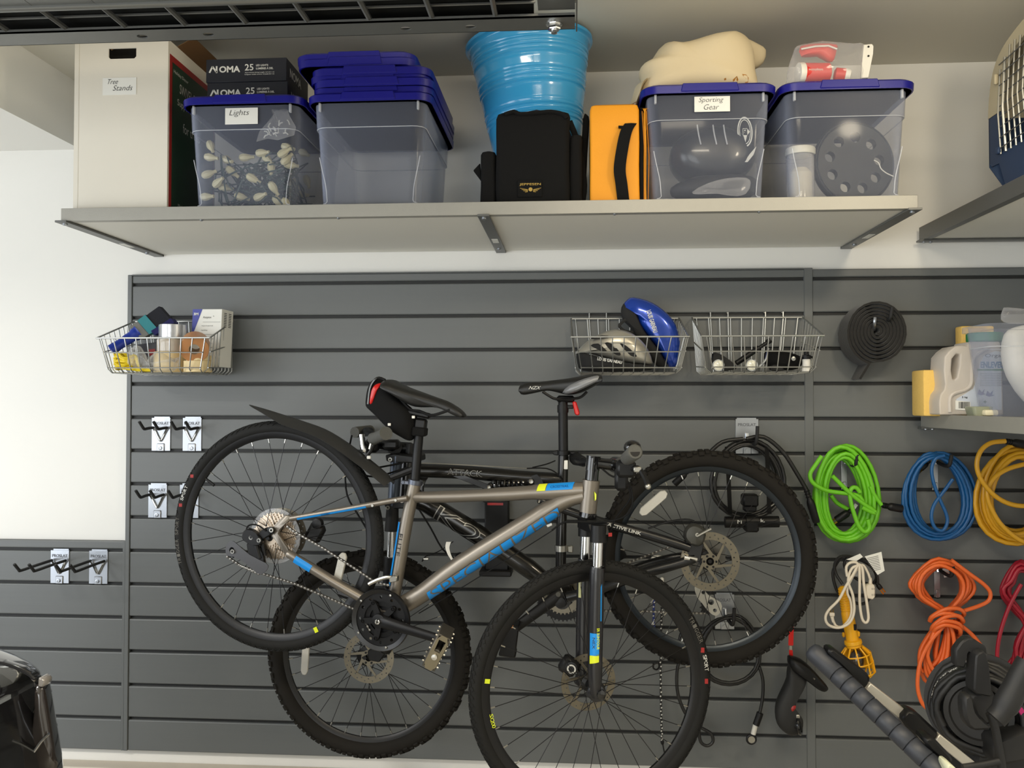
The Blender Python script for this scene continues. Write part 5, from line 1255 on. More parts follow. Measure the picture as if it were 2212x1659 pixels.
for s_ in (-.055, .055):
    m = M().tube([F(1278, 1162, s_), F(1276, 1226, s_)], .0145, 18); part('stanchion', m, CHROME, bike1)
    m = M(); m.tube(smooth([F(1277, 1218, s_), F(1276, 1224, s_), F(1274, 1300, s_), F(1272, 1400, s_), F(1272, 1465, s_), F(1276, 1492, s_)], 2), [.0195, .0195, .0205, .0205, .0205, .0205, .020, .020, .018, .016, .013], 18)
    m.prism([F(1258, 1468, s_+.006), F(1286, 1466, s_+.006), F(1296, 1484, s_+.006), F(1288, 1500, s_+.006), F(1270, 1503, s_+.006), (F(1252, 1488, s_+.006))], nf*-.012, .003)
    lg = part('fork_leg', m, mt('fork_black', (24, 24, 27), .35, coat=.3) if 'fork_black' not in MATS else MATS['fork_black'], bike1)
    if s_ > 0:
        a_, b_ = F(1273, 1345, s_), F(1272, 1430, s_); ff = on_tube(a_, b_, .0208, N1)
        L_ = (b_-a_).length
        m = M().grid([[ff(L_*(.10+.55*i/5), -.013+.026*j/5) for j in range(6)] for i in range(6)]); part('blue_sticker', m, BLUEDEC, lg)
        m = M().grid([[ff(L_*(.66+.20*i/3)-.006*j/5, -.013+.026*j/5) for j in range(6)] for i in range(4)]); part('lime_sticker', m, LIME, lg)
        ff2 = on_tube(F(1274, 1250, s_), b_, .0208, N1); m = M().grid([[ff2(.0+.10*i/4, .016+.004*j) for j in range(2)] for i in range(5)]); part('blue_line', m, BLUEDEC, lg)
        ff3 = on_tube(a_, b_, .0212, N1); m = M(); text(m, 'SR SUNTOUR', (0, 0, 0), X1, Z1, .058, .0075, bold=.02, fn=lambda u, v: ff3(u-.004, v+.0065), sub=1); part('fork_lettering', m, LIME, lg)
        m = M(); text(m, 'NEX', (0, 0, 0), X1, Z1, .030, .007, fn=lambda u, v: ff3(u+.022, v-.005), sub=1); part('fork_lettering', m, INK, lg)
    else:
        ff = on_tube(F(1273, 1262, s_), F(1272, 1320, s_), .0209, N1); m = M().grid([[ff(.0+.045*i/4, -.010+.008*j/2) for j in range(3)] for i in range(5)]); part('yellow_label', m, mt('label_yellow', (206, 206, 150), .5), lg)
m = M().lathe([(.010, 0), (.012, .001), (.012, .010), (.006, .012)], HF+nf*.064, nf, 14); part('axle_nut', m, BLACKGL, bike1)
m = M(); m.tube([F(1278, 1037, 0), F(1280, 1012, 0)], .0185, 18); m.tube([F(1280, 1014, 0), F(1280.5, 1009, 0)], .0195, 18)
part('headset_spacer', m, BLACKGL, bike1)
m = M(); st = F(1281, 1000, 0); bc = F(1335, 1005, 0); m.tube([st-sd0*.020, st+sd0*.020], .020, 16); m.tube([st+ef*.008, bc-ef*.006], [.015, .0165], 14); m.tube([bc-nf*.022, bc+nf*.022], .0235, 16); stm = part('stem', m, BLACKGL, bike1)
for dx in (-.012, .0): part('stem_bolt', M().lathe([(.0035, 0), (.0035, .004), (.001, .004)], st+ef*(dx)+sd0*(.018 if dx else -.002)+nf*.019, nf, 8), CHROME, stm)
m = M(); text(m, 'M:2', st+ef*.020+nf*.0165-Z_*.008, ef, Z_, .022, .007); part('stem_lettering', m, WHITEDEC, stm)
m = M(); gl, gr = P1.p(1243, 990, -.28), P1.p(1372, 976, .27)
bar = smooth([gl, P1.p(1262, 998, -.18), bc+nf*-.06, bc, bc+nf*.06, P1.p(1352, 996, .14), gr], 4); m.tube(bar, .0125, 12); hb = part('handlebar', m, BLACKPL, bike1)
m = M(); g0 = bar[-9]; d = (gr-P1.p(1352, 993, .15)).normalized(); m.tube([gr-d*.115, gr-d*.11, gr-d*.004, gr], [.0155, .0175, .0195, .0165], 16); part('grip', m, GREY, bike1)
m = M(); d2 = (gl-P1.p(1262, 998, -.18)).normalized(); m.tube([gl-d2*.10, gl-d2*.05, gl, gl+d2*.02], [.016, .018, .022, .020], 14, flat=.8); part('grip', m, BLACKRUB, bike1)
bl = P1.p(1366, 966, .22); m = M(); m.sph(bl, .022, .022, .018, 16, 8); part('bell', m, BLACKGL, bike1); m = M().box(P1.p(1357, 968, .20), .018, .018, .02, .003); part('bell_lever', m, BLACKPL, bike1)
m = M(); m.box(P1.p(1352, 1012, .15), .05, .05, .045, .008); m.tube(smooth([P1.p(1360, 1016, .16), P1.p(1378, 1012, .18), P1.p(1392, 1030, .20), P1.p(1400, 1050, .22)], 3), [.008]*4+[.007]*6, 8); part('brake_lever', m, BLACKPL, bike1)
m = M().sph(P1.p(1400, 1051, .22), .008, n=8, m=6); part('lever_tip', m, ALU, bike1); part('lever_adjuster', M().box(P1.p(1377, 1014, .19), .02, .01, .014, .002), ALU, bike1)
m = M(); m.box(P1.p(1342, 1035, .10), .035, .035, .06, .008); part('gear_shifter', m, BLACKPL, bike1)
for k, L in enumerate(([(1345, 1030), (1362, 1050), (1366, 1090), (1345, 1118), (1290, 1128), (1225, 1126), (1192, 1146)], [(1300, 1012), (1325, 1030), (1345, 1018)], [(1350, 1040), (1362, 1075), (1330, 1120), (1308, 1180), (1306, 1230), (1290, 1262)])):
    m = M(); T1(m, L, .0026, .05 if k < 2 else .02, n=6); part('cable', m, CABLE, bike1)
m = M(); T1(m, [(1192, 1147), (1010, 1262), (905, 1325)], .0016, .014, n=5); part('cable', m, BLACKPL, bike1)
m = M().box(P1.p(1187, 1134, .03), .016, .01, .008, .001, R=rotm('Y', -.4)); part('cable_stop', m, ALU, bike1)

# ---------------------------------------------- rear bicycle: black full suspension
GL = V((.954, -.323, .719)); GR = V((2.024, -.372, 1.041)); P2 = Plane(GL, atan2(GR.y-GL.y, GR.x-GL.x)); N2 = P2.n; E2 = P2.e; A2 = atan2(GR.y-GL.y, GR.x-GL.x)
GL = P2.p(797, 1411); GR = P2.p(1527, 1206)
bike2 = thing('bicycle', 'black full suspension mountain bicycle hanging behind the taupe one', 'bicycle', P2.p(1200, 1300))
w2, e2, n2, R2i, _ = wheel(bike2, 'front_wheel', None, GL, A2+.02, .330, .0255, TIREM, RIMB, 32, 'mtb', refl=(pi+.10, .205, .100, .024, pi/2-.06), valve=.10, rim_in=.018, hubr=.03)
rotor(bike2, 'front_rotor', GL+E2*.012, e2, n2, .080, .045)
w3, e3, n3, R3i, _ = wheel(bike2, 'rear_wheel', None, GR, A2+.07, .332, .0255, TIREM, RIMG, 32, 'mtb', refl=(pi-.80, .235, .105, .028, .72), valve=-1.9, rim_in=.020, hubr=.03)
rotor(bike2, 'rear_rotor', GR, e3, n3, .088, .052)
def T2(m, L, r, off=0.0, n=12, k=3, **kw):
    P = P2.ps(L, off); return m.tube(smooth(P, k) if len(P) > 2 else P, r if not isinstance(r, list) else (r if len(P) == 2 else [r[min(len(r)-1, i//k)] for i in range(k*(len(P)-1)+1)]), n, **kw)
m = M()
T2(m, [(882, 992), (874, 1092)], .027, n=18)
T2(m, [(885, 1016), (1000, 1020), (1120, 1030), (1212, 1036)], [.022, .0215, .0205, .019], n=14)
T2(m, [(884, 1082), (905, 1082), (935, 1095), (1010, 1140), (1090, 1192), (1165, 1245), (1212, 1290)], [.024, .029, .031, .031, .030, .027, .026], n=16)
m.prism(P2.ps([(885, 1030), (925, 1030), (912, 1050), (912, 1064), (930, 1085), (885, 1078)], .008), N2*-.016, .002)
m.prism(P2.ps([(1062, 1034), (1105, 1036), (1100, 1044), (1083, 1046), (1074, 1062), (1062, 1060)], .012), N2*-.024, .002)
T2(m, [(1217, 985), (1213, 1120), (1211, 1238)], .0165, n=16)
m.lathe([(.026, -.04), (.026, .04)], P2.p(1216, 1292), N2, 18)
m.prism(P2.ps([(1200, 1235), (1222, 1235), (1240, 1285), (1225, 1312), (1196, 1300)], .012), N2*-.024, .003)
f2 = part('frame', m, mt('frame_bronze_black', (30, 29, 27), .28, metal=.5, coat=.4), bike2, ang=50)
a_, b_ = P2.p(965, 1017), P2.p(1060, 1024); fa = on_tube(a_, b_, .0218, N2); m = M(); text(m, 'ATTACK', (0, 0, 0), X1, Z1, .112, .019, bold=.02, fn=lambda u, v: fa(u+.006, v-.0095), sub=1); part('tube_lettering', m, mt('decal_silver', (150, 150, 146), .4, .5), f2)
fa2 = on_tube(a_, b_, .0224, N2); m = M(); text(m, 'ATTACK', (0, 0, 0), X1, Z1, .110, .0160, bold=-.012, fn=lambda u, v: fa2(u+.0068, v-.008), sub=1); part('tube_lettering', m, BLACKPL, f2)
a_, b_ = P2.p(935, 1095), P2.p(1085, 1189); fk2 = on_tube(a_, b_, .0316, N2)
m = M(); text(m, 'K2', (0, 0, 0), X1, Z1, .165, .056, fn=lambda u, v: fk2(u+.020, v-.031), sub=2, bold=.012); part('tube_lettering', m, MATS['decal_silver'], f2)
fk3 = on_tube(a_, b_, .0322, N2); m = M(); text(m, 'K2', (0, 0, 0), X1, Z1, .159, .052, fn=lambda u, v: fk3(u+.023, v-.029), sub=2, bold=-.012); part('tube_lettering', m, BLACKPL, f2)
m = M(); T2(m, [(905, 1000), (1000, 1004), (1138, 1012)], .0014, .018, n=5); part('cable', m, ALU, bike2)
m = M(); T2(m, [(1138, 1012), (1180, 1012), (1205, 1025), (1220, 1050), (1228, 1080)], .0022, .020, n=5); part('cable', m, BLACKPL, bike2)
m = M(); T2(m, [(1150, 1010), (1180, 1003), (1200, 995)], .0022, .010, n=5); part('cable', m, BLACKPL, bike2)
# shock and links
m = M(); T2(m, [(1058, 1050), (1150, 1042)], .008, 0, n=10); sh = part('shock_absorber', m, BLACKPL, bike2)
m = M(); a_, b_ = P2.p(1068, 1050), P2.p(1140, 1046); d = (b_-a_).normalized(); q = d.cross(N2); L_ = (b_-a_).length
m.tube([a_+d*(L_*k/72)+(q*cos(2*pi*k/10)+N2*sin(2*pi*k/10))*.021 for k in range(73)], .0046, 6); part('coil_spring', m, BLACKGL, sh)
m = M(); m.prism(P2.ps([(975, 1028), (1005, 1027), (1064, 1050), (1056, 1060)], .020), N2*-.004, .001); m.prism(P2.ps([(1146, 1028), (1160, 1024), (1170, 1034), (1182, 1062), (1172, 1068), (1155, 1045)], .020), N2*-.004, .001); part('linkage', m, MATBLK, bike2)
for x, y, r_ in ((1059, 1050, .007), (1149, 1038, .009), (1176, 1091, .007), (1167, 1081, .006)):
    m = M().lathe([(r_*1.5, -.03), (r_*1.5, .018), (r_, .020), (r_, .026), (r_*.6, .027)], P2.p(x, y), N2, 14); pv = part('pivot', m, BLACKPL, bike2); part('pivot_bolt', M().lathe([(r_*.8, .027), (r_*.8, .029), (r_*.4, .028)], P2.p(x, y), N2, 10), ALU, pv)
m = M(); T2(m, [(1168, 1080), (1200, 1094), (1300, 1128), (1400, 1156), (1490, 1184)], [.011, .013, .0145, .0145, .0125], .058, n=12); T2(m, [(1168, 1080), (1200, 1094), (1300, 1128), (1400, 1156), (1490, 1184)], .012, -.058, n=10)
sw = part('upper_swingarm', m, MATBLK, bike2)
a_, b_ = P2.p(1314, 1131, .058), P2.p(1400, 1156, .058); fa3 = on_tube(a_, b_, .0149, N2); m = M(); text(m, 'ACTIVE LINK', (0, 0, 0), X1, Z1, .104, .0095, bold=.02, fn=lambda u, v: fa3(u-.002, v-.005), sub=1); part('tube_lettering', m, WHITEDEC, sw)
m = M(); T2(m, [(1224, 1290), (1300, 1270), (1390, 1238), (1450, 1222), (1502, 1206)], [.015, .016, .0165, .015, .012], .058, n=12); T2(m, [(1224, 1290), (1300, 1262), (1380, 1225), (1450, 1205), (1502, 1200)], .013, -.058, n=10); part('lower_swingarm', m, MATBLK, bike2)
m = M(); m.prism(P2.ps([(1478, 1170), (1512, 1158), (1520, 1176), (1512, 1212), (1494, 1214), (1484, 1192)], .052), N2*.008, .002); part('dropout', m, MATBLK, bike2)
m = M(); pillow(m, P2.ps(sm2([(1476, 1160), (1480, 1140), (1494, 1130), (1512, 1134), (1524, 1146), (1522, 1168), (1510, 1180), (1490, 1176)], 2, True), .062), N2, .018, .016, 3, 0, .4); bc2 = part('brake_caliper', m, mt('caliper_grey', (70, 70, 66), .4, .5), bike2)
part('caliper_arm', M().tube(P2.ps([(1506, 1158), (1528, 1146), (1536, 1142)], .085), .0042, 6), ALU, bc2); part('caliper_bolt', M().lathe([(.006, 0), (.006, .004), (.003, .004)], P2.p(1506, 1155, .080), N2, 10), ALU, bc2)
m = M(); T2(m, [(1400, 1142), (1440, 1128), (1480, 1122), (1500, 1126)], .0028, .075, n=6); part('cable', m, BLACKPL, bike2)
m = M(); m.tube(P2.ps([(1482, 1204), (1506, 1209)], .068), .006, 8); m.tube(P2.ps([(1478, 1204), (1490, 1207)], .070), [.008, .005], 8); part('quick_release', m, CHROME, bike2)
# derailleur, chain, cranks
m = M(); plate(m, P2.ps(sm2([(1500, 1268), (1512, 1264), (1530, 1285), (1556, 1300), (1558, 1318), (1546, 1330), (1530, 1320), (1516, 1302), (1506, 1290)], 2, True), -.045), [circ(P2.p(1536, 1300, -.045), E2, Z_, .009, 10), circ(P2.p(1519, 1279, -.045), E2, Z_, .006, 10), circ(P2.p(1544, 1318, -.045), E2, Z_, .006, 10)], N2*.004); part('rear_derailleur', m, ALU, bike2)
m = M(); c = P2.p(1528, 1312, -.05); plate(m, gear(c, E2, Z_, .024, 11), [circ(c, E2, Z_, .006, 10)], N2*.004); part('jockey_wheel', m, BLACKPL, bike2)
chain(bike2, P2.ps([(1240, 1318), (1400, 1321), (1524, 1325)], -.05), N2, .0127); chain(bike2, P2.ps([(1240, 1262), (1340, 1222), (1440, 1184), (1490, 1165)], -.05), N2, .0127)
cas2 = part('cassette', M().lathe([(.015, -.05), (.02, -.048), (.02, -.03), (.014, -.028)], GR, N2, 16), BLACKPL, bike2)
for k in range(6):
    c = GR-N2*(.022+.0045*k); m = M(); plate(m, gear(c, E2, Z_, .062-.007*k, 30-3*k, .004), [circ(c, E2, Z_, .014, 14)], N2*-.0018); part('cog', m, mt('cog_dull', (110, 108, 102), .45, .8) if 'cog_dull' not in MATS else MATS['cog_dull'], cas2)
B2 = P2.p(1214, 1290)
cr2 = part('crankset', M().lathe([(.012, -.07), (.02, -.06), (.02, .06), (.016, .078), (.001, .08)], B2, N2, 18), SOFTBLK, bike2)
for r_, o_, nt_ in ((.088, -.052, 42), (.065, -.046, 32)):
    c = B2+N2*o_; m = M(); plate(m, gear(c, E2, Z_, r_, nt_, .005), [circ(c, E2, Z_, r_*.62, 24)], N2*.003); part('chainring', m, ROTOR if r_ < .07 else SOFTBLK, cr2)
m = M()
for k in range(5):
    a = radians(20+72*k); d = E2*cos(a)+Z_*sin(a); q = d.cross(N2); m.prism([B2-N2*.05-q*.008, B2-N2*.05+q*.008, B2-N2*.05+d*.062+q*.006, B2-N2*.05+d*.062-q*.006], N2*.006)
part('spider', m, SOFTBLK, cr2)
pe2 = P2.p(1108, 1360, .085); p0 = P2.p(1208, 1286, .070); d = (pe2-p0).normalized(); q = d.cross(N2).normalized(); m = M(); rings = []
for f, wd in ((-.08, .010), (-.05, .018), (.1, .019), (.5, .0165), (.95, .015), (1.06, .012), (1.1, .006)):
    c = p0+(pe2-p0)*f; rings.append([c+q*(wd*cos(a))+N2*(.009*sin(a)) for a in [2*pi*j/12 for j in range(12)]])
m.loft(rings); part('crank_arm', m, SOFTBLK, cr2)
part('crank_bolt', M().lathe([(.007, .0), (.008, .001), (.007, .003), (.001, .003)], P2.p(1206, 1284, .079), N2, 12), GREY, cr2)
def pedal2(x, y, off, tilt, refl):
    c = P2.p(x, y, off); R = rotm('Y', tilt); m = M()
    for s_ in (-1, 1): m.box(c+R @ V((0, 0, s_*.042)), .050, .07, .012, .003, R=R)
    for s_ in (-1, 1): m.box(c+R @ V((0, s_*.032, 0)), .046, .008, .09, .002, R=R)
    m.box(c, .022, .07, .022, .004, R=R); p = part('pedal', m, BLACKPL, cr2)
    if refl: part('pedal_reflector', M().box(c+R @ V((-.006, -.037, .044)), .028, .002, .009, .001, R=R), mt('amber', (196, 110, 40), .3), cr2)
pedal2(1101, 1378, .125, .12, True); pedal2(1318, 1202, -.12, 1.0, False)
m = M().tube([B2-N2*.07, P2.p(1316, 1206, -.10)], .013, 8); part('crank_arm', m, SOFTBLK, cr2)
# seat post, saddle, tail light
m = M(); T2(m, [(1216, 868), (1217, 985)], .0150, n=16); m.box(P2.p(1222, 862), .055, .035, .022, .006); m.lathe([(.0175, -.012), (.018, 0), (.0175, .012)], P2.p(1216, 883), Z_, 16); part('seat_post', m, BLACKPL, bike2)
m = M(); m.lathe([(.0165, -.007), (.020, -.006), (.020, .006), (.0165, .007)], P2.p(1217, 978), Z_, 18); m.box(P2.p(1240, 978), .026, .014, .010, .003); m.prism(P2.ps([(1192, 976), (1206, 972), (1206, 984), (1196, 983)], .006), N2*-.012, .002); part('seat_clamp', m, BLACKPL, bike2)
m = M().lathe([(.0170, -.010), (.0205, -.009), (.0205, .009), (.0170, .010)], P2.p(1212, 1184), Z_, 18); m.box(P2.p(1232, 1186, .0), .018, .012, .022, .003); part('clamp_ring', m, ALU, bike2)
m = M().box(P2.p(1222, 1004, .0135), .013, .004, .028, .001); part('serial_sticker', m, PAPER, bike2)
sad2 = sm2([(1121, 840), (1126, 831), (1142, 826), (1165, 825), (1206, 820), (1230, 817), (1254, 812), (1278, 808), (1294, 808), (1301, 814), (1298, 824), (1284, 834), (1266, 844), (1246, 851), (1228, 853), (1213, 850), (1196, 846), (1181, 844), (1160, 848), (1140, 852), (1126, 852)], 2, True)
s2 = part('saddle', saddle_mesh(P2, sad2, (1300, 820), (1122, 842), .070, .020), MATS['saddle_black'], bike2, ang=60)
m = M(); pillow(m, P2.ps(sm2([(1215, 848), (1230, 832), (1262, 818), (1290, 811), (1299, 815), (1296, 822), (1272, 834), (1246, 846), (1228, 851)], 2, True), .052), N2, .020, .004, 3, 0, .6); part('silver_panel', m, mt('saddle_silver', (132, 134, 138), .4, .3), s2)
m = M(); text(m, 'NZX', P2.p(1142, 841, .024), E2, Z_, .034, .010, shear=.5); part('saddle_lettering', m, WHITEDEC, s2)
m = M()
for o_ in (-.02, .02): T2(m, [(1172, 846), (1186, 855), (1202, 862), (1240, 861), (1256, 857), (1268, 846)], .0042, o_, n=8)
part('saddle_rail', m, BLACKPL, s2, kind='stuff')
m = M().prism(P2.ps([(1236, 868), (1244, 867), (1252, 892), (1250, 898), (1242, 896)], .018), N2*-.036, .003); part('tail_light', m, RED, bike2); m = M().box(P2.p(1231, 879), .022, .016, .012, .002); part('light_clamp', m, BLACKPL, bike2)
# fork, bar
for o_ in (.062, -.062):
    m = M(); T2(m, [(857, 985), (849, 1092)], .0185, o_, n=16); up = part('fork_tube', m, STEELB, bike2)
    m = M(); T2(m, [(848, 1092), (846, 1147)], [.019, .0225], o_, n=16); part('fork_boot', m, BLACKRUB, bike2)
    m = M(); T2(m, [(846, 1143), (844, 1208)], .0135, o_, n=16); part('stanchion', m, CHROME, bike2)
    m = M(); T2(m, [(844, 1203), (840, 1300), (836, 1385), (828, 1408)], [.022, .0215, .021, .014], o_, n=16); m.prism(P2.ps([(838, 1375), (845, 1395), (822, 1428), (800, 1424), (796, 1404)], o_-.008), N2*.016, .003); part('fork_leg', m, BLACKPL, bike2)
m = M(); m.prism(P2.ps([(832, 983), (850, 980), (895, 986), (896, 1000), (850, 1000), (834, 996)], .08), N2*-.16, .003); m.prism(P2.ps([(832, 1082), (880, 1084), (886, 1098), (840, 1100), (830, 1094)], .08), N2*-.16, .003); m.prism(P2.ps([(836, 1204), (858, 1204), (858, 1240), (836, 1240)], .07), N2*-.14, .004); cr = part('fork_crown', m, BLACKPL, bike2)
for q in ((857, 989), (852, 1090)): part('crown_bolt', M().lathe([(.003, .081), (.0065, .081), (.0065, .084), (.003, .084)], P2.p(*q), N2, 10, caps=False), ALU, cr)
m = M(); m.tube([P2.p(884, 1000), P2.p(886, 958)], .020, 14); m.tube([P2.p(888, 968), P2.p(852, 966)], .018, 12); m.tube([P2.p(852, 966, .03), P2.p(852, 966, -.03)], .024, 14); part('stem', m, BLACKPL, bike2)
br = smooth([P2.p(836, 937, .285), P2.p(812, 947, .20), P2.p(800, 957, .13), P2.p(845, 966, .04), P2.p(850, 966, -.04), P2.p(815, 944, -.13), P2.p(790, 932, -.20), P2.p(800, 930, -.27)], 3); m = M().tube(br, .0125, 10); part('handlebar', m, BLACKPL, bike2)
ge = P2.p(834, 936, .29); d = (ge-P2.p(801, 950, .175)).normalized(); m = M()
m.tube([ge-d*.118, ge-d*.115, ge-d*.11, ge-d*.012, ge-d*.010, ge], [.015, .019, .0165, .0165, .0195, .0195], 16); part('grip', m, GREY, bike2)
m = M(); m.tube([P2.p(766, 934, -.20), P2.p(800, 930, -.29)], .019, 12); part('grip', m, GREY, bike2)
m = M(); T2(m, [(781, 938), (784, 962), (788, 978)], [.009, .010, .006], .19, n=10); part('brake_lever', m, CHROME, bike2)
m = M().box(P2.p(797, 988, .2), .012, .01, .010, .002); part('lever_tip', m, WHITEP, bike2)
m = M(); m.box(P2.p(800, 965, .15), .05, .04, .035, .008); m.tube(P2.ps([(812, 950), (800, 975), (790, 988)], .19), .006, 8); m.box(P2.p(846, 960, .10), .05, .05, .03, .008); part('gear_shifter', m, BLACKPL, bike2)
part('lever_pivot', M().tube(P2.ps([(801, 958), (798, 970)], .21), .004, 6), ALU, bike2)
for L, o_ in (([(760, 940), (752, 980), (746, 1020), (750, 1070), (772, 1110), (800, 1155)], .15), ([(870, 1000), (800, 1012), (770, 1005), (757, 985)], .12), ([(880, 1010), (810, 1030), (775, 1020)], .14), ([(905, 1100), (930, 1140), (955, 1185), (980, 1205)], .05)):
    m = M(); T2(m, L, .0028, o_, n=6); part('cable', m, CABLE, bike2)

# ---------------------------------------------- rack and strap
rk = thing('bicycle_rack', 'black wall rack with a red stripe between the two hanging bicycles', 'rack', PY(1072, 1235, -.02))
a, b = PY(1047, 1232, -.055), PY(1099, 1062, -.055)
m = M().obox((a.x, -.060, a.z), (b.x-a.x, 0, 0), (0, .058, 0), (0, 0, b.z-a.z), .004); part('post', m, BLACKPL, rk)
a, b = PY(1037, 1242, -.055), PY(1106, 1230, -.055); m = M().obox((a.x, -.085, a.z), (b.x-a.x, 0, 0), (0, .083, 0), (0, 0, b.z-a.z), .004); part('foot', m, BLACKPL, rk)
a, b = PY(1053, 1091, -.0605), PY(1087, 1086, -.0605); m = M().obox((a.x, -.0635, a.z), (b.x-a.x, 0, 0), (0, .003, 0), (0, 0, b.z-a.z)); part('red_stripe', m, RED, rk)
for dx in (-16, 18):
    m = M().tube([PY(1072+dx, 1076, -.055), PY(1068+dx*1.3, 1079, -.545)], .009, 10); part('arm', m, BLACKRUB, rk)
    m = M().tube([PY(1068+dx, 1058, -.055), PY(1066+dx*1.2, 1052, -.32)], .009, 10); part('arm', m, BLACKRUB, rk)
t = thing('wheel_strap', 'black clamp with a white tipped strap on the front tyre of the rear bicycle', 'strap', P2.p(960, 1250, .03))
m = M(); m.box(P2.p(958, 1248, .04), .085, .06, .034, .006, R=rotm('Y', -.05)); m.box(P2.p(990, 1212, .045), .03, .03, .05, .006, R=rotm('Y', .5)); part('clamp', m, BLACKPL, t)
m = M(); sp = smooth(P2.ps([(912, 1212), (918, 1202), (935, 1196), (955, 1186), (968, 1176), (978, 1170)], .06), 3); m.grid([[q-N2*.009, q+N2*.009] for q in sp], 0, .002); part('strap_loop', m, BLKF, t)
m = M(); sp = smooth(P2.ps([(966, 1170), (964, 1182), (969, 1197), (977, 1210), (981, 1220)], .066), 3); m.grid([[q-E2*.002*(1)+N2*.003, q+E2*(.013-.011*i/len(sp))+N2*.003] for i, q in enumerate(sp)], 0, .002); part('strap_tip', m, WHITEP, t)
part('clamp_bolt', M().lathe([(.004, 0), (.004, .003), (.001, .003)], P2.p(940, 1248, .072), N2, 8), ALU, t); part('buckle', M().box(P2.p(920, 1207, .066), .018, .006, .008, .002), ALU, t)
# ------------------------------------------------------------------ cords on the right
def loops(spec, per=26):
    """one long cord: spec = list of loops (cx, cy, rx, ry, tilt, Y); neighbours blend into each other"""
    pts = []; n = len(spec)
    for i in range(n*per):
        f = i/per; k = int(f); t = f-k; a = spec[k]; b = spec[min(k+1, n-1)]
        cx, cy, rx, ry, tl, Y = [a[j]*(1-t)+b[j]*t for j in range(6)]
        th = -pi/2+2*pi*t
        x, y = rx*cos(th)*(1+.12*sin(th)), ry*sin(th)
        pts.append(PY(cx+x*cos(tl)-y*sin(tl), cy+x*sin(tl)+y*cos(tl), Y))
    return pts
def cord_mat(name, c): return mt(name, c, .38, spec=.5, bump=(60, .05))
CG = cord_mat('cord_green', (108, 192, 34)); CBL = cord_mat('cord_blue', (16, 82, 138)); CY = cord_mat('cord_yellow', (204, 152, 30)); CO = cord_mat('cord_orange', (228, 104, 44)); CRD = cord_mat('cord_crimson', (158, 20, 44)); CWH = cord_mat('cord_white', (224, 214, 196)); CBK = cord_mat('cord_black', (24, 24, 24))
BRASS = mt('brass', (216, 170, 70), .25, metal=.9)
def strand(t, mat, L, Y, r, n=8, k=4, name='cord'):
    P = [PY(q[0], q[1], q[2] if len(q) > 2 else Y) for q in L]; return part(name, M().tube(smooth(P, k), r, n), mat, t, ang=60)
rb = random.Random(21)
# green
t = thing('extension_cord', 'bright green extension cord coiled on a hook left of the blue one', 'cord', PY(1825, 985, -.06), 'coiled extension cords')
sp = []
for k in range(10):
    sp.append((1824+rb.uniform(-10, 10), 1068+rb.uniform(-5, 6), 40+3.1*k+rb.uniform(-3, 3), 82+2.3*k+rb.uniform(-3, 3), rb.uniform(-.12, .02), -.045-.0065*((k*7) % 10)))
part('cord', M().tube(loops(sp), .0073, 8), CG, t, ang=60)
strand(t, CG, [(1775, 985), (1762, 1004), (1750, 1024), (1757, 1044), (1787, 1060), (1829, 1066), (1856, 1072), (1866, 1090)], -.118, .0072)
strand(t, CG, [(1798, 1028), (1838, 1067), (1868, 1090), (1888, 1103), (1889, 1108), (1878, 1104), (1862, 1096)], -.125, .0072)
strand(t, CG, [(1858, 1064), (1850, 1054), (1841, 1054), (1836, 1064), (1838, 1085), (1845, 1110), (1855, 1136), (1868, 1149), (1878, 1140), (1874, 1122)], -.122, .0072)
strand(t, CG, [(1880, 1050), (1888, 1068), (1904, 1091)], -.10, .0072)
strand(t, CG, [(1795, 1070), (1808, 1086), (1828, 1098), (1836, 1102)], -.06, .0072)
def plug(t, p0, p1, r, prongs=True, mat=None, name='plug'):
    p0, p1 = V(p0), V(p1); d = (p1-p0).normalized(); L = (p1-p0).length; m = M()
    m.lathe([(r*.45, 0), (r*.55, L*.02), (r*.55, L*.30), (r*.85, L*.36), (r, L*.45), (r, L*.96), (r*.9, L), (.001, L)], p0, d, 14); pl = part(name, m, mat or BLACKPL, t)
    q = d.orthogonal().normalized()
    for i in range(3): part('ridge', M().lathe([(r*.56, 0), (r*.72, .001), (r*.72, .0035), (r*.56, .0045)], p0+d*(L*(.05+.085*i)), d, 12), mat or BLACKPL, pl)
    if prongs:
        for s_ in (-1, 1): m = M(); m.obox(p1+q*(s_*.0065-.003)-d.cross(q)*.0008, q*.006, d.cross(q)*.0016, d*.017); part('prong', m, BRASS, pl)
    return pl
plug(t, PY(1905, 1091, -.10), PY(1948, 1099, -.09), .0135, False, name='socket_end')
plug(t, PY(1846, 1098, -.07), PY(1806, 1124, -.06), .013)
m = M().box(PY(1846, 1095, -.085), .012, .002, .022, .0005, R=rotm('Y', .6)); part('cord_tag', m, PAPER, t)
# blue
t = thing('extension_cord', 'dark blue extension cord coiled on a hook between green and yellow', 'cord', PY(2018, 985, -.06), 'coiled extension cords')
sp = []
for k in range(10):
    sp.append((2028+rb.uniform(-9, 9), 1070+rb.uniform(-5, 5), 50+2.9*k+rb.uniform(-4, 4), 80+1.7*k+rb.uniform(-4, 4), rb.uniform(-.22, -.04), -.035-.0065*((k*3) % 10)))
part('cord', M().tube(loops(sp), .0060, 8), CBL, t, ang=60)
strand(t, CBL, [(2040, 984), (2022, 990), (2013, 1010), (2016, 1040), (2030, 1078), (2044, 1110), (2046, 1130), (2036, 1146), (2020, 1140), (2012, 1118), (2018, 1090), (2040, 1060), (2058, 1035)], -.11, .0058)
plug(t, PY(2008, 994, -.03), PY(1988, 1013, -.03), .011)
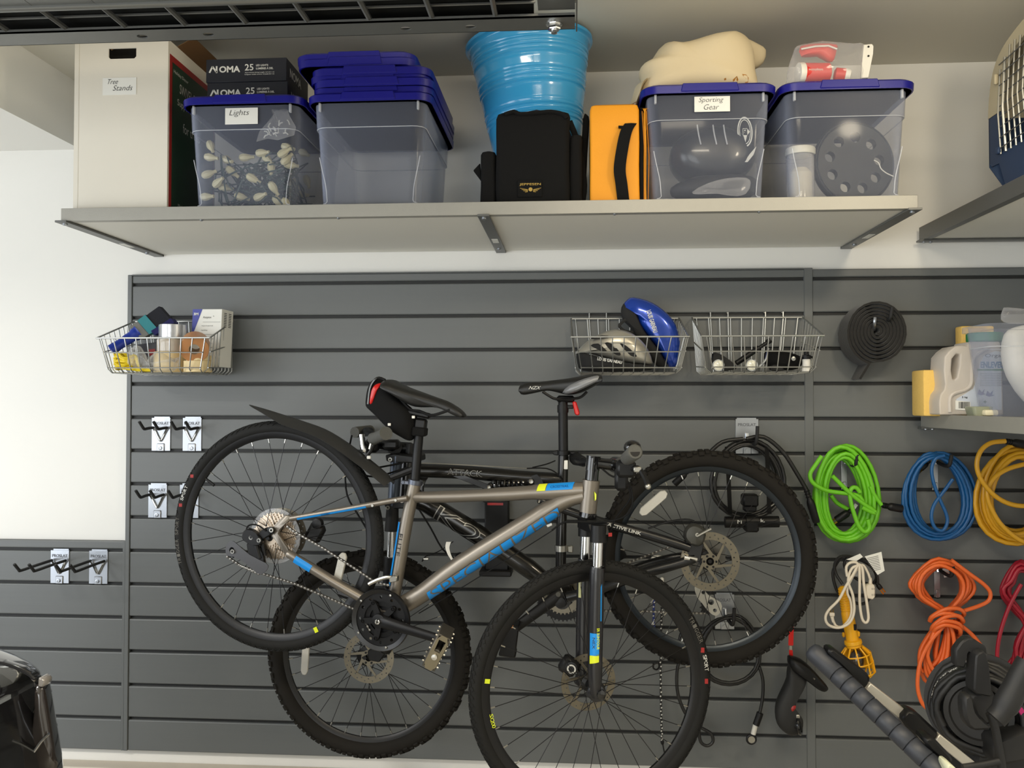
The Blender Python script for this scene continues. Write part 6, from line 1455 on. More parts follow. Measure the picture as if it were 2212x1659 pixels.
# yellow
t = thing('extension_cord', 'mustard yellow extension cord coiled under the lower shelf at the right edge', 'cord', PY(2180, 975, -.06), 'coiled extension cords')
sp = []
for k in range(9):
    sp.append((2196+rb.uniform(-8, 10), 1068+rb.uniform(-6, 6), 52+4.2*k+rb.uniform(-4, 4), 82+2.8*k+rb.uniform(-4, 4), rb.uniform(-.05, .30), -.04-.008*((k*4) % 9)))
part('cord', M().tube(loops(sp), .0078, 8), CY, t, ang=60)
strand(t, CY, [(2172, 953), (2140, 957), (2118, 975), (2110, 1005), (2120, 1037), (2148, 1070), (2180, 1088), (2215, 1093), (2240, 1085)], -.135, .0078)
strand(t, CY, [(2225, 1000), (2180, 1012), (2150, 1030), (2134, 1055), (2136, 1085), (2160, 1130), (2200, 1165), (2240, 1180)], -.12, .0078)
plug(t, PY(2171, 953, -.135), PY(2225, 962, -.12), .014, False, name='socket_end')
# orange
t = thing('extension_cord', 'orange extension cord tied in a figure of eight above the hose reel', 'cord', PY(2040, 1205, -.06), 'coiled extension cords')
pts = []
N_ = 9
for k in range(N_):
    d = k-N_/2; Y = -.04-.009*((k*4) % N_)
    u = rb.uniform
    w1 = 38+3.2*k; pts += [(2040+u(-3, 3)+d, 1325+u(-4, 4), Y), (2034-w1+u(-4, 4), 1280+u(-8, 8), Y), (2032-w1*.9, 1245+u(-6, 6), Y), (2030+u(-5, 5), 1205+2.2*(N_-k)+u(-2, 2), Y), (2034+w1*.9, 1240+u(-6, 6), Y), (2038+w1+u(-4, 4), 1282+u(-8, 8), Y), (2046+u(-4, 4), 1328+u(-4, 4), Y)]
    a = -.05+.55*k/N_+u(-.05, .05); L_ = 128+u(-18, 22); wd = 24+u(-8, 10)
    def lo(s, c): # along, across the lower hanging loop
        return (2042-sin(a)*L_*s+cos(a)*c, 1335+cos(a)*L_*s+sin(a)*c, Y-.012)
    pts += [lo(.25, wd*.7), lo(.7, wd), lo(1.0, 0), lo(.7, -wd), lo(.25, -wd*.7)]
part('cord', M().tube(smooth([PY(*q) for q in pts], 4), .0066, 8), CO, t, ang=60)
for k in range(5):
    y = 1322+8.5*k; q = rb.uniform(-5, 5)
    strand(t, CO, [(2008+2*k, y+16-q), (2014+2*k, y+6-q, -.135), (2042, y-6, -.145), (2070, y-4+q, -.145), (2083-2*k, y+7+q, -.13), (2070, y+16, -.06)], -.12, .0066)
strand(t, CO, [(2055, 1210), (2095, 1240), (2125, 1262), (2139, 1280), (2135, 1298), (2112, 1310), (2080, 1320)], -.13, .0066)
strand(t, CO, [(2060, 1340), (2090, 1362), (2112, 1385), (2125, 1410), (2122, 1440)], -.12, .0066)
strand(t, CO, [(2050, 1340), (2010, 1385), (1988, 1430), (1982, 1480), (1990, 1515), (2004, 1532)], -.13, .0066)
m = M().box(PY(2044, 1237, -.03), .020, .002, .03, .0005, R=rotm('Y', -.2)); part('cord_tag', m, PAPER, t)
# crimson
t = thing('extension_cord', 'crimson extension cord hanging at the right edge beside the orange one', 'cord', PY(2200, 1210, -.06), 'coiled extension cords')
pts = []
for k in range(8):
    u = rb.uniform; Y = -.04-.009*((k*3) % 8)
    pts += [(2218+u(-4, 4), 1350, Y), (2176+u(-10, 14), 1290+u(-10, 10), Y), (2172+2.5*k, 1255+u(-6, 6), Y), (2205+u(-3, 3), 1212+3*k, Y), (2250, 1250, Y), (2262, 1290, Y), (2220, 1345, Y), (2200+u(-8, 8), 1400, Y), (2180+5*k+u(-4, 4), 1455+u(-18, 14), Y), (2205+u(-4, 8), 1425, Y)]
part('cord', M().tube(smooth([PY(*q) for q in pts], 4), .0064, 8), CRD, t, ang=60)
strand(t, CRD, [(2206, 1262), (2180, 1310), (2160, 1370), (2154, 1420), (2160, 1458), (2178, 1476), (2192, 1462), (2196, 1430)], -.125, .0064)
# white cord
t = thing('extension_cord', 'short white household cord looped over the yellow work light', 'cord', PY(1850, 1215, -.10))
strand(t, CWH, [(1830, 1245), (1828, 1225), (1838, 1215), (1852, 1217), (1846, 1235), (1828, 1265), (1812, 1295), (1790, 1318), (1783, 1335), (1790, 1350), (1812, 1356), (1835, 1345), (1845, 1320), (1842, 1285), (1832, 1255), (1840, 1228), (1855, 1222)], -.14, .0046)
strand(t, CWH, [(1856, 1218), (1857, 1250), (1857, 1300), (1862, 1335), (1870, 1345), (1876, 1335), (1872, 1300), (1866, 1262), (1862, 1225), (1850, 1218)], -.14, .0046)
strand(t, CWH, [(1798, 1335), (1806, 1352), (1822, 1352), (1838, 1330), (1838, 1300), (1830, 1275), (1845, 1240), (1862, 1220), (1874, 1236), (1879, 1250)], -.132, .0042)
m = M().prism([PY(x, y, -.14) for x, y in [(1871, 1266), (1878, 1262), (1888, 1262), (1891, 1270), (1891, 1290), (1886, 1296), (1874, 1293), (1870, 1282)]], (0, .022, 0), .003); m.tube([PY(1880, 1248, -.128), PY(1880, 1264, -.128)], [.005, .0065], 10); so = part('socket_block', m, CWH, t)
for x, y in ((1884, 1272), (1888, 1272), (1884, 1285), (1888, 1285)): part('slot', M().box(PY(x, y, -.1402), .0012, .001, .006), BLACKPL, so)
m = M(); m.box(PY(1797, 1327, -.14), .016, .012, .012, .002); m.tube([PY(1797, 1331, -.14), PY(1800, 1344, -.14)], [.006, .004], 8); pl = part('plug', m, CWH, t)
for dx in (-.004, .004): part('prong', M().box(PY(1797, 1320, -.14)+V((dx, 0, 0)), .0015, .005, .012), BRASS, pl)
m = M().prism([PY(x, y, -.12) for x, y in [(1868, 1202), (1904, 1192), (1911, 1233), (1896, 1242)]], (0, .0008, 0)); tg = part('paper_tag', m, PAPER, t)
m = M()
for k in range(9):
    o = PY(1873+k*.7, 1206+3.5*k, -.1206); m.add([o, o+V((.036, 0, .009)), o+V((.036, 0, .0075)), o+V((0, 0, -.0015))], [(0, 1, 2, 3)])
part('print', m, GREY, tg, kind='stuff')
m = M().prism([PY(x, y, -.128) for x, y in [(1828, 1209), (1858, 1196), (1864, 1203), (1850, 1212)]], (0, .001, 0)); part('paper_tag', m, PAPER, t)
m = M(); pillow(m, [PY(x, y, -.13) for x, y in [(1840, 1226), (1858, 1220), (1866, 1232), (1858, 1244), (1845, 1246)]], (0, -1, 0), .006, .006, 3); part('plastic_tie', m, FILM, t)
# work light
WL_Y = mt('work_light_yellow', (236, 172, 20), .4)
t = thing('work_light', 'yellow caged work light with a ribbed handle hanging upside down', 'lamp', PY(1845, 1465, -.08))
a_, b_, c_2 = PY(1819, 1266, -.08), PY(1834, 1345, -.08), PY(1843, 1388, -.08)
m = M(); d = (b_-a_).normalized(); L_ = (b_-a_).length
prof = [(.006, 0)]
for k in range(9): prof += [(.0135+.0004*k, L_*(.05+.07*k)), (.0155+.0004*k, L_*(.06+.07*k)), (.0155+.0004*k, L_*(.095+.07*k)), (.0135+.0004*k, L_*(.105+.07*k))]
prof += [(.0195, L_*.72), (.0205, L_)]
m.lathe(prof, a_, d, 18); part('handle', m, WL_Y, t)
d2 = (c_2-b_).normalized(); L2 = (c_2-b_).length
m = M().lathe([(.0205, 0), (.0205, L2*.85), (.0275, L2*.88), (.0285, L2*.95), (.0285, L2*1.05), (.0245, L2*1.08), (.0245, L2*1.2)], b_, d2, 20); m.box(PY(1851, 1369, -.08), .018, .016, .018, .003); m.box(PY(1822, 1371, -.08), .008, .012, .016, .003); bd = part('lamp_body', m, WL_Y, t)
m = M().box(PY(1847, 1355, -.098), .010, .004, .02, .001); part('switch', m, BLACKPL, bd)
ce = c_2+d2*.008; rg = []
for off, r_ in ((.006, .026), (.030, .048), (.058, .050), (.092, .050)): rg.append((ce+d2*off, r_))
xx = d2.orthogonal().normalized(); yy = d2.cross(xx)
for c, r_ in rg[1:]: part('cage_ring', M().torus(c, d2, r_, .0025, 28, 6), WL_Y, t)
for k in range(10):
    a = 2*pi*k/10; v = xx*cos(a)+yy*sin(a); part('cage_bar', M().tube([c+v*r_ for c, r_ in rg]+[ce+d2*.110+v*.030], .0028, 5), WL_Y, t)
m = M().lathe([(.025, .0), (.032, .012), (.047, .028), (.047, .032), (.02, .03)], ce, d2, 20, a0=0); sh = M()
sh.loft([[ce+d2*h+(xx*cos(a)+yy*sin(a))*r_ for a in [pi*.55+pi*.95*j/10 for j in range(11)]] for h, r_ in ((.008, .027), (.030, .0475), (.09, .0495))], closed=False); part('shade', sh, WL_Y, t)
m = M().sph(ce+d2*.05, .024, .024, .034, 12, 8); part('bulb', m, mt('bulb_dark', (60, 56, 50), .1, coat=.8), t)
P = [PY(*q) for q in [(1820, 1262, -.08), (1806, 1240, -.07), (1803, 1220, -.07), (1815, 1203, -.075), (1840, 1203, -.08), (1870, 1215, -.085), (1888, 1232, -.085), (1893, 1250, -.085), (1880, 1262, -.07), (1850, 1250, -.06), (1825, 1225, -.06), (1830, 1206, -.06), (1855, 1206, -.075), (1885, 1222, -.095), (1895, 1245, -.095), (1896, 1262, -.09)]]
part('power_cable', M().tube(smooth(P, 4), .0052, 8), CBK, t); plug(t, PY(1892, 1258, -.09), PY(1903, 1272, -.095), .008)
strand(t, CBK, [(1812, 1210), (1800, 1232), (1802, 1258), (1815, 1285), (1850, 1303), (1868, 1303), (1880, 1290)], -.055, .0052, name='power_cable')

# ------------------------------------------------------------------ black cables behind the rear wheel
t = thing('power_cable', 'black power cable coiled on the single hook behind the rear wheel', 'cable', PY(1613, 950, -.06))
sp = [(1612+rb.uniform(-5, 5), 1034+rb.uniform(-4, 4), 66+2.2*k+rb.uniform(-3, 3), 76+2.0*k+rb.uniform(-3, 3), rb.uniform(-.1, .1), -.035-.012*((k*3) % 6)) for k in range(6)]
part('cord', M().tube(loops(sp), .0062, 8), CBK, t, ang=60)
strand(t, CBK, [(1612, 948), (1650, 944), (1690, 975), (1720, 1020), (1741, 1056)], -.09, .0072); strand(t, CBK, [(1605, 948), (1560, 955), (1525, 985), (1500, 1004), (1490, 1014)], -.085, .0068)
plug(t, PY(1741, 1056, -.09), PY(1765, 1128, -.085), .014, False, name='socket_end'); plug(t, PY(1492, 1012, -.085), PY(1456, 1046, -.08), .012, False, name='socket_end')
m = M(); m.tube([PY(1566, 1128, -.115), PY(1682, 1127, -.115)], .019, 16); lk = part('lock_tube', m, BLACKPL, t); m = M(); m.tube([PY(1610, 1128, -.115), PY(1636, 1128, -.115)], .024, 16); m.box(PY(1622, 1135, -.115), .045, .05, .04, .006); part('lock_head', m, BLACKPL, t)
m = M(); text(m, 'M', PY(1593, 1131, -.1345), X1, Z1, .014, .012, bold=.02); text(m, 'k.', PY(1643, 1128, -.1345), X1, Z1, .014, .011, bold=.02); part('lettering', m, WHITEDEC, lk)
m = M().box(PY(1619, 1080, -.09), .052, .05, .042, .006); m.box(PY(1619, 1098, -.09), .040, .04, .02, .004); part('adapter', m, BLACKPL, t)
for x0_, x1_ in ((1656, 1662), (1570, 1577)):
    m = M(); s_ = smooth([PY(x0_, 965, -.07), PY((x0_+x1_)/2, 1030, -.085), PY(x1_, 1110, -.09)], 4); m.grid([[q+V((-.007, 0, 0)), q+V((.007, 0, 0))] for q in s_], 0, .002); part('tie_strap', m, BLKF, t)
t = thing('cable_lock', 'black steel cable lock with a metal eye hanging under the rear wheel', 'lock', PY(1563, 1330, -.07))
sp = [(1574, 1405, 66, 70, .0, -.05), (1580, 1402, 60, 74, .1, -.06), (1572, 1408, 70, 74, -.1, -.07), (1576, 1405, 62, 70, 0, -.075)]
part('cord', M().tube(loops(sp, 26), .0055, 8), CBK, t, ang=60)
strand(t, CBK, [(1640, 1440), (1648, 1470), (1647, 1510), (1640, 1545)], -.07, .0055); strand(t, CBK, [(1480, 1400), (1464, 1440), (1463, 1490), (1475, 1530), (1495, 1560), (1520, 1575), (1536, 1585), (1540, 1602), (1528, 1611), (1514, 1603), (1510, 1580), (1512, 1568)], -.075, .0055)
m = M().tube([PY(1642, 1540, -.07), PY(1633, 1566, -.07)], .0115, 12); part('sleeve', m, BLACKPL, t)
m = M().tube([PY(1633, 1562, -.07), PY(1627, 1586, -.07)], .0085, 12); part('ferrule', m, mt('ferrule_white', (200, 198, 190), .4), t)
c = PY(1623, 1597, -.07); m = M().torus(c, (0, 1, 0), .014, .0045, 24, 8); part('eye', m, BLACKPL, t); m = M().lathe([(.004, -.004), (.0115, -.004), (.0115, .004), (.004, .004)], c, (0, -1, 0), 18); part('grommet', m, ALU, t)
def bungee(label, L, Y, c0, c1, hook_end):
    t = thing('bungee_cord', label, 'cord', PY(L[-1][0], L[-1][1], Y)); P = smooth([PY(x, y, Y) for x, y in L], 8); m = M().tube(P, .0036, 8); part('cord', m, c0, t)
    m = M(); d0 = 0; 
    Ln = sum((P[i+1]-P[i]).length for i in range(len(P)-1)); k = 0; acc = 0
    n_ = int(Ln/.012)
    for j in range(n_):
        f = (j+.5)/n_*(len(P)-1); i = int(f); q = P[i]+(P[min(i+1, len(P)-1)]-P[i])*(f-i); m.box(q+V((.0012 if j % 2 else -.0012, -.0032, 0)), .004, .0016, .0048, R=rotm('Y', .5))
    part('fleck', m, c1, t, kind='stuff')
    e = PY(L[-1][0], L[-1][1], Y); m = M().tube(smooth([e+V((0, 0, .004)), e+V((.002, -.002, -.012))], 3), [.0036, .006, .006, .004], 8); part('end_cap', m, BLACKPL, t)
    if hook_end:
        m = M().tube(smooth([e+V((.002, -.002, -.010)), e+V((.006, -.002, -.03)), e+V((.012, -.002, -.06)), e+V((.004, -.002, -.066)), e+V((-.002, -.002, -.055))], 4), .0022, 6); part('hook', m, BLACKPL, t)
    return t
b_1 = bungee('long black and white bungee cord hanging behind the front wheel', [(1430, 1256), (1429, 1330), (1427, 1430), (1428, 1530), (1430, 1600)], -.05, CBK, WHITEDEC, True)
m = M(); m.box(PY(1430, 1255, -.05), .012, .012, .024, .003); part('end_cap', m, WHITEP, b_1)
b_2 = bungee('short blue and white bungee cord left of the longer black one', [(1413, 1290), (1412, 1330), (1414, 1365)], -.045, mt('bungee_blue', (40, 56, 130), .6), WHITEDEC, False)
m = M(); pts = smooth([PY(x, y, -.04) for x, y in [(1412, 1433), (1411, 1442), (1415, 1446), (1420, 1446), (1424, 1440), (1423, 1430)]], 3); m.tube(pts, .003, 6); part('screw_hook', m, BLACKPL, label='small dark open hook on the panel beside the black bungee cord', cat='hook')
t = thing('cable_tag', 'white plastic tag hanging between the swingarms of the black bicycle', 'tag', PY(1410, 1215, -.05))
m = M(); m.prism([PY(x, y, -.05) for x, y in sm2([(1406, 1212), (1410, 1203), (1422, 1201), (1437, 1204), (1436, 1211), (1424, 1216), (1414, 1220)], 2, True)], (0, .02, 0), .003); part('tag_body', m, WHITEP, t)

# power tool on its strap
t = thing('power_tool', 'black angled power tool hanging from a bright red strap by the panel joint', 'tool', PY(1705, 1590, -.1))
m = M(); s_ = [PY(x, y, -.07) for x, y in [(1708, 1330), (1709, 1360), (1708, 1394)]]; m.grid([[q+V((-.008, 0, 0)), q+V((.008, 0, 0))] for q in s_], 0, .002); q = [PY(x, y, -.075) for x, y in [(1708, 1404), (1709, 1420)]]; m2 = M().grid([[a+V((-.006, 0, 0)), a+V((.006, 0, 0))] for a in q], 0, .002)
part('red_strap', m, RED, t); part('red_strap', m2, RED, t); m = M().box(PY(1708, 1400, -.073), .010, .004, .016, .001); part('strap_buckle', m, ALU, t)
hd = sm2([(1702, 1418), (1712, 1418), (1730, 1424), (1750, 1440), (1770, 1462), (1784, 1478), (1788, 1487), (1780, 1493), (1766, 1488), (1745, 1472), (1722, 1456), (1704, 1440)], 2, True)
m = M(); pillow(m, [PY(x, y, -.10) for x, y in hd], (0, -1, 0), .035, .04, 4, 0, .35); part('battery_head', m, BLACKPL, t)
bd_ = sm2([(1704, 1430), (1728, 1446), (1742, 1462), (1735, 1480), (1722, 1500), (1716, 1520), (1716, 1535), (1728, 1545), (1734, 1556), (1732, 1576), (1722, 1587), (1706, 1588), (1690, 1578), (1678, 1562), (1674, 1540), (1677, 1515), (1688, 1490), (1700, 1462)], 2, True)
m = M(); pillow(m, [PY(x, y, -.10) for x, y in bd_], (0, -1, 0), .028, .028, 4, 0, .35); part('handle', m, mt('tool_black', (28, 28, 28), .6), t)
m = M(); pillow(m, [PY(x, y, -.105) for x, y in sm2([(1702, 1524), (1712, 1515), (1718, 1520), (1714, 1530), (1706, 1536)], 2, True)], (0, -1, 0), .026, .01, 3, 0, .5); part('trigger', m, mt('trigger_red', (150, 26, 22), .4), t)
c = PY(1727, 1566, -.115); m = M().torus(c, V((.9, -.35, .15)), .028, .0055, 28, 8); part('nozzle_ring', m, BLACKGL, t); m = M().lathe([(.012, -.03), (.018, -.02), (.018, .006), (.010, .008), (.001, .006)], c, V((.9, -.35, .15)), 16); part('nozzle', m, BLACKPL, t)
m = M().box(PY(1758, 1466, -.134), .010, .002, .006, .001, R=rotm('Y', .7)); m2 = M().box(PY(1724, 1548, -.128), .012, .004, .012, .002); part('silver_mark', m, ALU, t); part('silver_mark', m2, ALU, t)

# ------------------------------------------------------------------ lower right shelf
SPG = mt('sponge_yellow', (240, 200, 110), .9, bump=(160, .5, .003), var=(60, .05))
def on(px, py_, X): return PX(px, py_, X)
zl_ = ZLO+.001
def sponge(label, x0, x1, ytop, Y, dep, z0):
    a = PY(x0, 880, Y).x; b = PY(x1, 880, Y).x; zt_ = PY(x0, ytop, Y).z
    m = M().obox((a, Y, z0), (b-a, 0, 0), (0, dep, 0), (0, 0, zt_-z0), .006, seg=2); return part('sponge', m, SPG, label=label, cat='sponge', group='yellow sponges on the lower shelf')
sponge('yellow sponge block at the left end of the lower right shelf', 1995, 2050, 799, -.16, .10, zl_)
sponge('yellow sponge block standing tall behind the plastic jug', 2078, 2150, 704, -.06, .05, zl_)
JUG = clear_mat('jug_plastic', (222, 214, 204), .72, .35)
YJ = -.24
t = thing('plastic_jug', 'milky plastic jug with a green cap and a moulded handle on the lower shelf', 'jug', PY(2095, 895, YJ))
jo = [(2030, 896), (2029, 868), (2032, 852), (2040, 842), (2042, 830), (2039, 800), (2041, 770), (2052, 757), (2066, 747), (2080, 746), (2090, 748), (2094, 738), (2160, 738), (2162, 748), (2166, 800), (2168, 896)]
hole = [(2058, 818), (2055, 800), (2057, 775), (2066, 764), (2075, 765), (2073, 790), (2068, 815), (2062, 821)]
fix = lambda L, Y=YJ: [V((q.x, q.y, max(q.z, zl_))) for q in [PY(x, y, Y) for x, y in L]]
m = M(); plate(m, fix(jo), [fix(hole)], (0, .11, 0)); bm = bmesh.new(); vs = [bm.verts.new(q) for q in m.v]
for f in m.f: bm.faces.new([vs[i] for i in f])
bmesh.ops.remove_doubles(bm, verts=bm.verts[:], dist=1e-5); bmesh.ops.dissolve_limit(bm, angle_limit=.02, verts=bm.verts[:], edges=bm.edges[:]); bm.normal_update()
ed = [e for e in bm.edges if len(e.link_faces) == 2 and e.calc_face_angle(0) > 1.0]
bmesh.ops.bevel(bm, geom=ed, offset=.010, segments=3, affect='EDGES', profile=.5, clamp_overlap=True); m = M(); m._bm(bm, 0); part('jug_body', m, JUG, t, ang=50)
m = M().tube(smooth([PY(x, y, YJ-.003) for x, y in [(2052, 890), (2052, 862), (2060, 850), (2085, 842), (2098, 830), (2100, 800), (2104, 775), (2116, 762), (2135, 752)]], 4), .006, 8); part('moulded_ridge', m, JUG, t)
m = M(); c = PY(2127, 737, YJ+.05); m.lathe([(.050, -.004), (.054, 0), (.054, .022), (.050, .026), (.001, .027)], c, Z1, 28); part('cap', m, mt('cap_green', (22, 132, 70), .4), t)
lb_ = [(2086, 850), (2102, 840), (2112, 815), (2117, 785), (2126, 768), (2150, 758), (2162, 760), (2164, 885), (2066, 885), (2066, 862)]
m = M().prism(fix(lb_, YJ-.0016), (0, .0012, 0)); lb2 = part('front_label', m, mt('label_pale', (206, 214, 226), .5), t)
m = M().prism(fix([(2064, 865), (2096, 868), (2096, 887), (2064, 885)], YJ-.0028), (0, .001, 0)); bcd = part('barcode_label', m, PAPER, t)
m = M(); rb = random.Random(2); x = 2071.0
while x < 2094:
    w_ = rb.choice((.5, .8, 1.3)); a = PY(x, 882, YJ-.0032); b = PY(x+w_, 868, YJ-.0032); m.add([a, V((b.x, a.y, a.z)), b, V((a.x, a.y, b.z))], [(0, 1, 2, 3)]); x += w_+rb.choice((.6, 1.0))
part('barcode_bars', m, INK, bcd, kind='stuff')
m = M(); Yl = YJ-.0022
text(m, 'Organic', PY(2128, 774, Yl), X1, Z1, .075, .014); text(m, '5 kg', PY(2078, 861, Yl), X1, Z1, .017, .007, bold=.03)
for k in range(8): text(m, 'dissolves on contact surfaces', PY(2117, 808+3.7*k, Yl), X1, Z1, .07, .0035)
part('lettering', m, INK, lb2)
m = M(); text(m, 'ENLEVEUR', PY(2118, 795, Yl), X1, Z1, .085, .020, bold=.04); part('lettering', m, mt('label_blue', (40, 110, 160), .5), lb2)
m = M().obox(PY(2111, 801, Yl), (.08, 0, 0), (0, .0004, 0), (0, 0, .006)); part('green_band', m, mt('label_green', (50, 120, 70), .5), lb2)
m = M()
for x, y in ((2119, 845), (2137, 848)): m.add([PY(x+a, y+b, Yl) for a, b in ((-8, 6), (-4, -4), (2, 2), (8, -5), (6, 5), (12, 6), (0, 9))], [tuple(range(7))])
part('bird_print', m, mt('label_indigo', (60, 70, 140), .5), lb2)
m = M(); c = PY(2128, 868, Yl)
for a in (0, pi/2): m.add([c+V((cos(a+b)*r_, 0, sin(a+b)*r_)) for b, r_ in ((0, .007), (.6, .003), (pi/2, .0028), (pi-.6, .003), (pi, .007), (pi+.6, .003), (1.5*pi, .0028), (-.6, .003))], [tuple(range(8))])
part('leaf_mark', m, mt('leaf_green', (20, 100, 50), .5), lb2)
YD = -.36
t = thing('soap_dish', 'small grey green translucent dish with cream soap before the jug', 'dish', PY(2122, 898, YD))
a, b = PY(2101, 898, YD), PY(2147, 871, YD); z0 = zl_
m = M().loft([rr(a.x+.008, b.x-.006, YD, YD+.06, z0, .008), rr(a.x, b.x, YD-.002, YD+.064, z0+.030, .012), rr(a.x+.002, b.x-.002, YD, YD+.062, z0+.032, .012), rr(a.x+.004, b.x-.004, YD+.003, YD+.058, z0+.030, .010), rr(a.x+.012, b.x-.010, YD+.005, YD+.055, z0+.004, .008)]); part('dish_body', m, mt('dish_grey_green', (150, 154, 132), .25), t)
m = M().box(PY(2138, 893, YD-.006)+V((0, 0, .002)), .040, .030, .018, .006, seg=2); part('soap', m, mt('soap_cream', (236, 228, 196), .5), label='bar of cream soap lying against the small dish', cat='soap')
YB_ = -.42
t = thing('clear_container', 'clear plastic container of white bags at the right edge of the lower shelf', 'bin', PY(2200, 900, YB_))
x0c = PY(2160, 895, YB_).x; x0t = PY(2122, 700, YB_).x; zt2 = PY(2122, 700, YB_).z
rings = [rr(x0c, x0c+.32, YB_, YB_+.145, zl_, .02), rr(x0t+.012, x0c+.36, YB_-.02, YB_+.152, zt2-.02, .03), rr(x0t, x0c+.375, YB_-.035, YB_+.160, zt2-.018, .03), rr(x0t, x0c+.375, YB_-.035, YB_+.160, zt2, .03), rr(x0t+.014, x0c+.358, YB_-.018, YB_+.150, zt2-.002, .03), rr(x0c+.002, x0c+.318, YB_+.002, YB_+.143, zl_+.003, .02)]
m = M().loft(rings); part('tub', m, CLEAR, t)
zm = PY(2135, 748, YB_-.012).z; m = M().tube(rr((x0c+x0t)/2+.006-.012, x0c+.36, YB_-.016, YB_+.148, zm, .03), .0016, 5, closed=True); part('step_ridge', m, RIDGE, t)
m = M(); pillow(m, [PY(x, y, YB_+.068) for x, y in sm2([(2172, 720), (2190, 705), (2230, 700), (2270, 720), (2290, 790), (2280, 860), (2240, 885), (2212, 865), (2185, 830), (2170, 800), (2166, 760)], 2, True)], (0, -1, 0), .05, .055, 5, .012); part('white_bag', m, mt('white_bag', (230, 228, 222), .5, bump=(30, .4, .004)), label='crumpled white bag inside the clear container on the lower shelf', cat='bag')
m = M(); pillow(m, [PY(x, y, YB_+.09) for x, y in sm2([(2162, 690), (2166, 668), (2176, 663), (2230, 670), (2260, 690), (2230, 700), (2180, 700)], 2, True)], (0, -1, 0), .02, .03, 4, .008); part('plastic_bag', m, FILM, label='clear plastic film sticking out of the container at the right edge', cat='bag')

# ------------------------------------------------------------------ pressure washer and padded handle, lower right
YPW = -.85
PWB = mt('washer_black', (30, 30, 31), .55, bump=(120, .1)); HOSE = mt('hose_black', (26, 26, 27), .5)
W = lambda x, y, dy=0: PY(x, y, YPW+dy)
t = thing('pressure_washer', 'black pressure washer with a hose reel and upright frame in the right corner', 'washer', V((W(2120, 1650).x, YPW, 0)))
c = W(2115, 1535, .04); m = M(); axr = V((-.45, -.88, .1)).normalized()
m.lathe([(.03, -.07), (.132, -.07), (.132, -.062), (.060, -.058), (.056, .022), (.078, .024), (.078, .032), (.066, .033), (.062, .028), (.02, .026), (.001, .028)], c, axr, 40); rl = part('reel', m, PWB, t)
xx = axr.orthogonal().normalized(); yy = axr.cross(xx)
pts = []
for k in range(5*28):
    a = 2*pi*k/28; r_ = .116-.0055*k/28+.0025*sin(k*.37)+.003*sin(k*1.3); pts.append(c+axr*(-.048+.0165*k/28)+(xx*cos(a)+yy*sin(a))*r_)
part('hose', M().tube(pts, .0085, 8), HOSE, t, ang=60)
m = M()
for base, ang0, off, s_ in ((.104, 2.35, .010, 'MAX WORKING PRESSURE'), (.113, 2.2, -.010, 'HIGH PRESSURE HOSE')):
    for i, chh in enumerate(s_):
        if chh == ' ': continue
        # letters laid along the hose turns, upright seen from the room
        up0 = Z_-axr*axr.dot(Z_); up0.normalize(); rt0 = axr.cross(up0)*-1
        if rt0.x < 0: rt0 = -rt0
        a = pi-.15-.055*i; d = rt0*cos(a)+up0*sin(a); tt = rt0*sin(a)-up0*cos(a)
        text(m, chh, c+axr*(off+.0095)+d*(base-.010)-tt*.003, tt, d, .0052, .0062)
part('hose_print', m, WHITEDEC, t, kind='stuff')
def wb(name, L, r, n=10, dy=0, flat=1.0, k=3):
    return part(name, M().tube(smooth([W(q[0], q[1], (q[2] if len(q) > 2 else 0)+dy) for q in L], k), r, n, flat=flat), PWB, t, ang=50)
m = M(); m.prism([W(x, y, -.02) for x, y in [(2064, 1440), (2064, 1405), (2078, 1386), (2092, 1378), (2104, 1380), (2132, 1398), (2136, 1420), (2126, 1426), (2092, 1402), (2086, 1410), (2086, 1444)]], (0, .03, 0), .004); m.prism([W(x, y, -.05) for x, y in [(2108, 1420), (2112, 1412), (2126, 1406), (2134, 1416), (2136, 1440), (2144, 1500), (2142, 1506), (2108, 1500), (2104, 1490)]], (0, .05, 0), .006); part('handle_frame', m, PWB, t)
m = M(); m.prism([W(x, y, -.03) for x, y in [(2100, 1500), (2145, 1490), (2160, 1530), (2152, 1560), (2128, 1570), (2120, 1540), (2096, 1512)]], (0, .06, 0), .008); part('reel_bracket', m, PWB, t)
m = M(); m.prism([W(x, y, -.10) for x, y in [(2082, 1508), (2092, 1500), (2104, 1506), (2106, 1540), (2110, 1558), (2140, 1566), (2145, 1578), (2104, 1580), (2090, 1568), (2082, 1540)]], (0, .04, 0), .008); part('crank_handle', m, PWB, t)
wb('lance_handle', [(2150, 1552), (2165, 1535), (2185, 1500), (2206, 1458), (2222, 1430)], [.024]*4+[.028]*3+[.026]*6, 12, -.12)
m = M(); m.prism([W(x, y, .02) for x, y in [(2130, 1575), (2160, 1545), (2215, 1520), (2260, 1540), (2260, 1720), (2100, 1720), (2115, 1640)]], (0, .16, 0), .012); part('housing', m, PWB, t)
m = M(); m.prism([W(x, y, -.06) for x, y in [(2148, 1600), (2215, 1575), (2260, 1600), (2260, 1640), (2150, 1660)]], (0, .10, 0), .010); part('front_cover', m, PWB, t)
wb('frame_tube', [(2138, 1540), (2150, 1575), (2162, 1640), (2170, 1700)], .010, 8, -.07); wb('base_bar', [(2080, 1658), (2120, 1652), (2158, 1644)], .009, 8, -.10)
m = M().prism([W(x, y, .10) for x, y in [(2060, 1500), (2075, 1470), (2110, 1462), (2140, 1500), (2150, 1640), (2090, 1655), (2060, 1600)]], (0, .02, 0), .006); part('rear_plate', m, PWB, t)
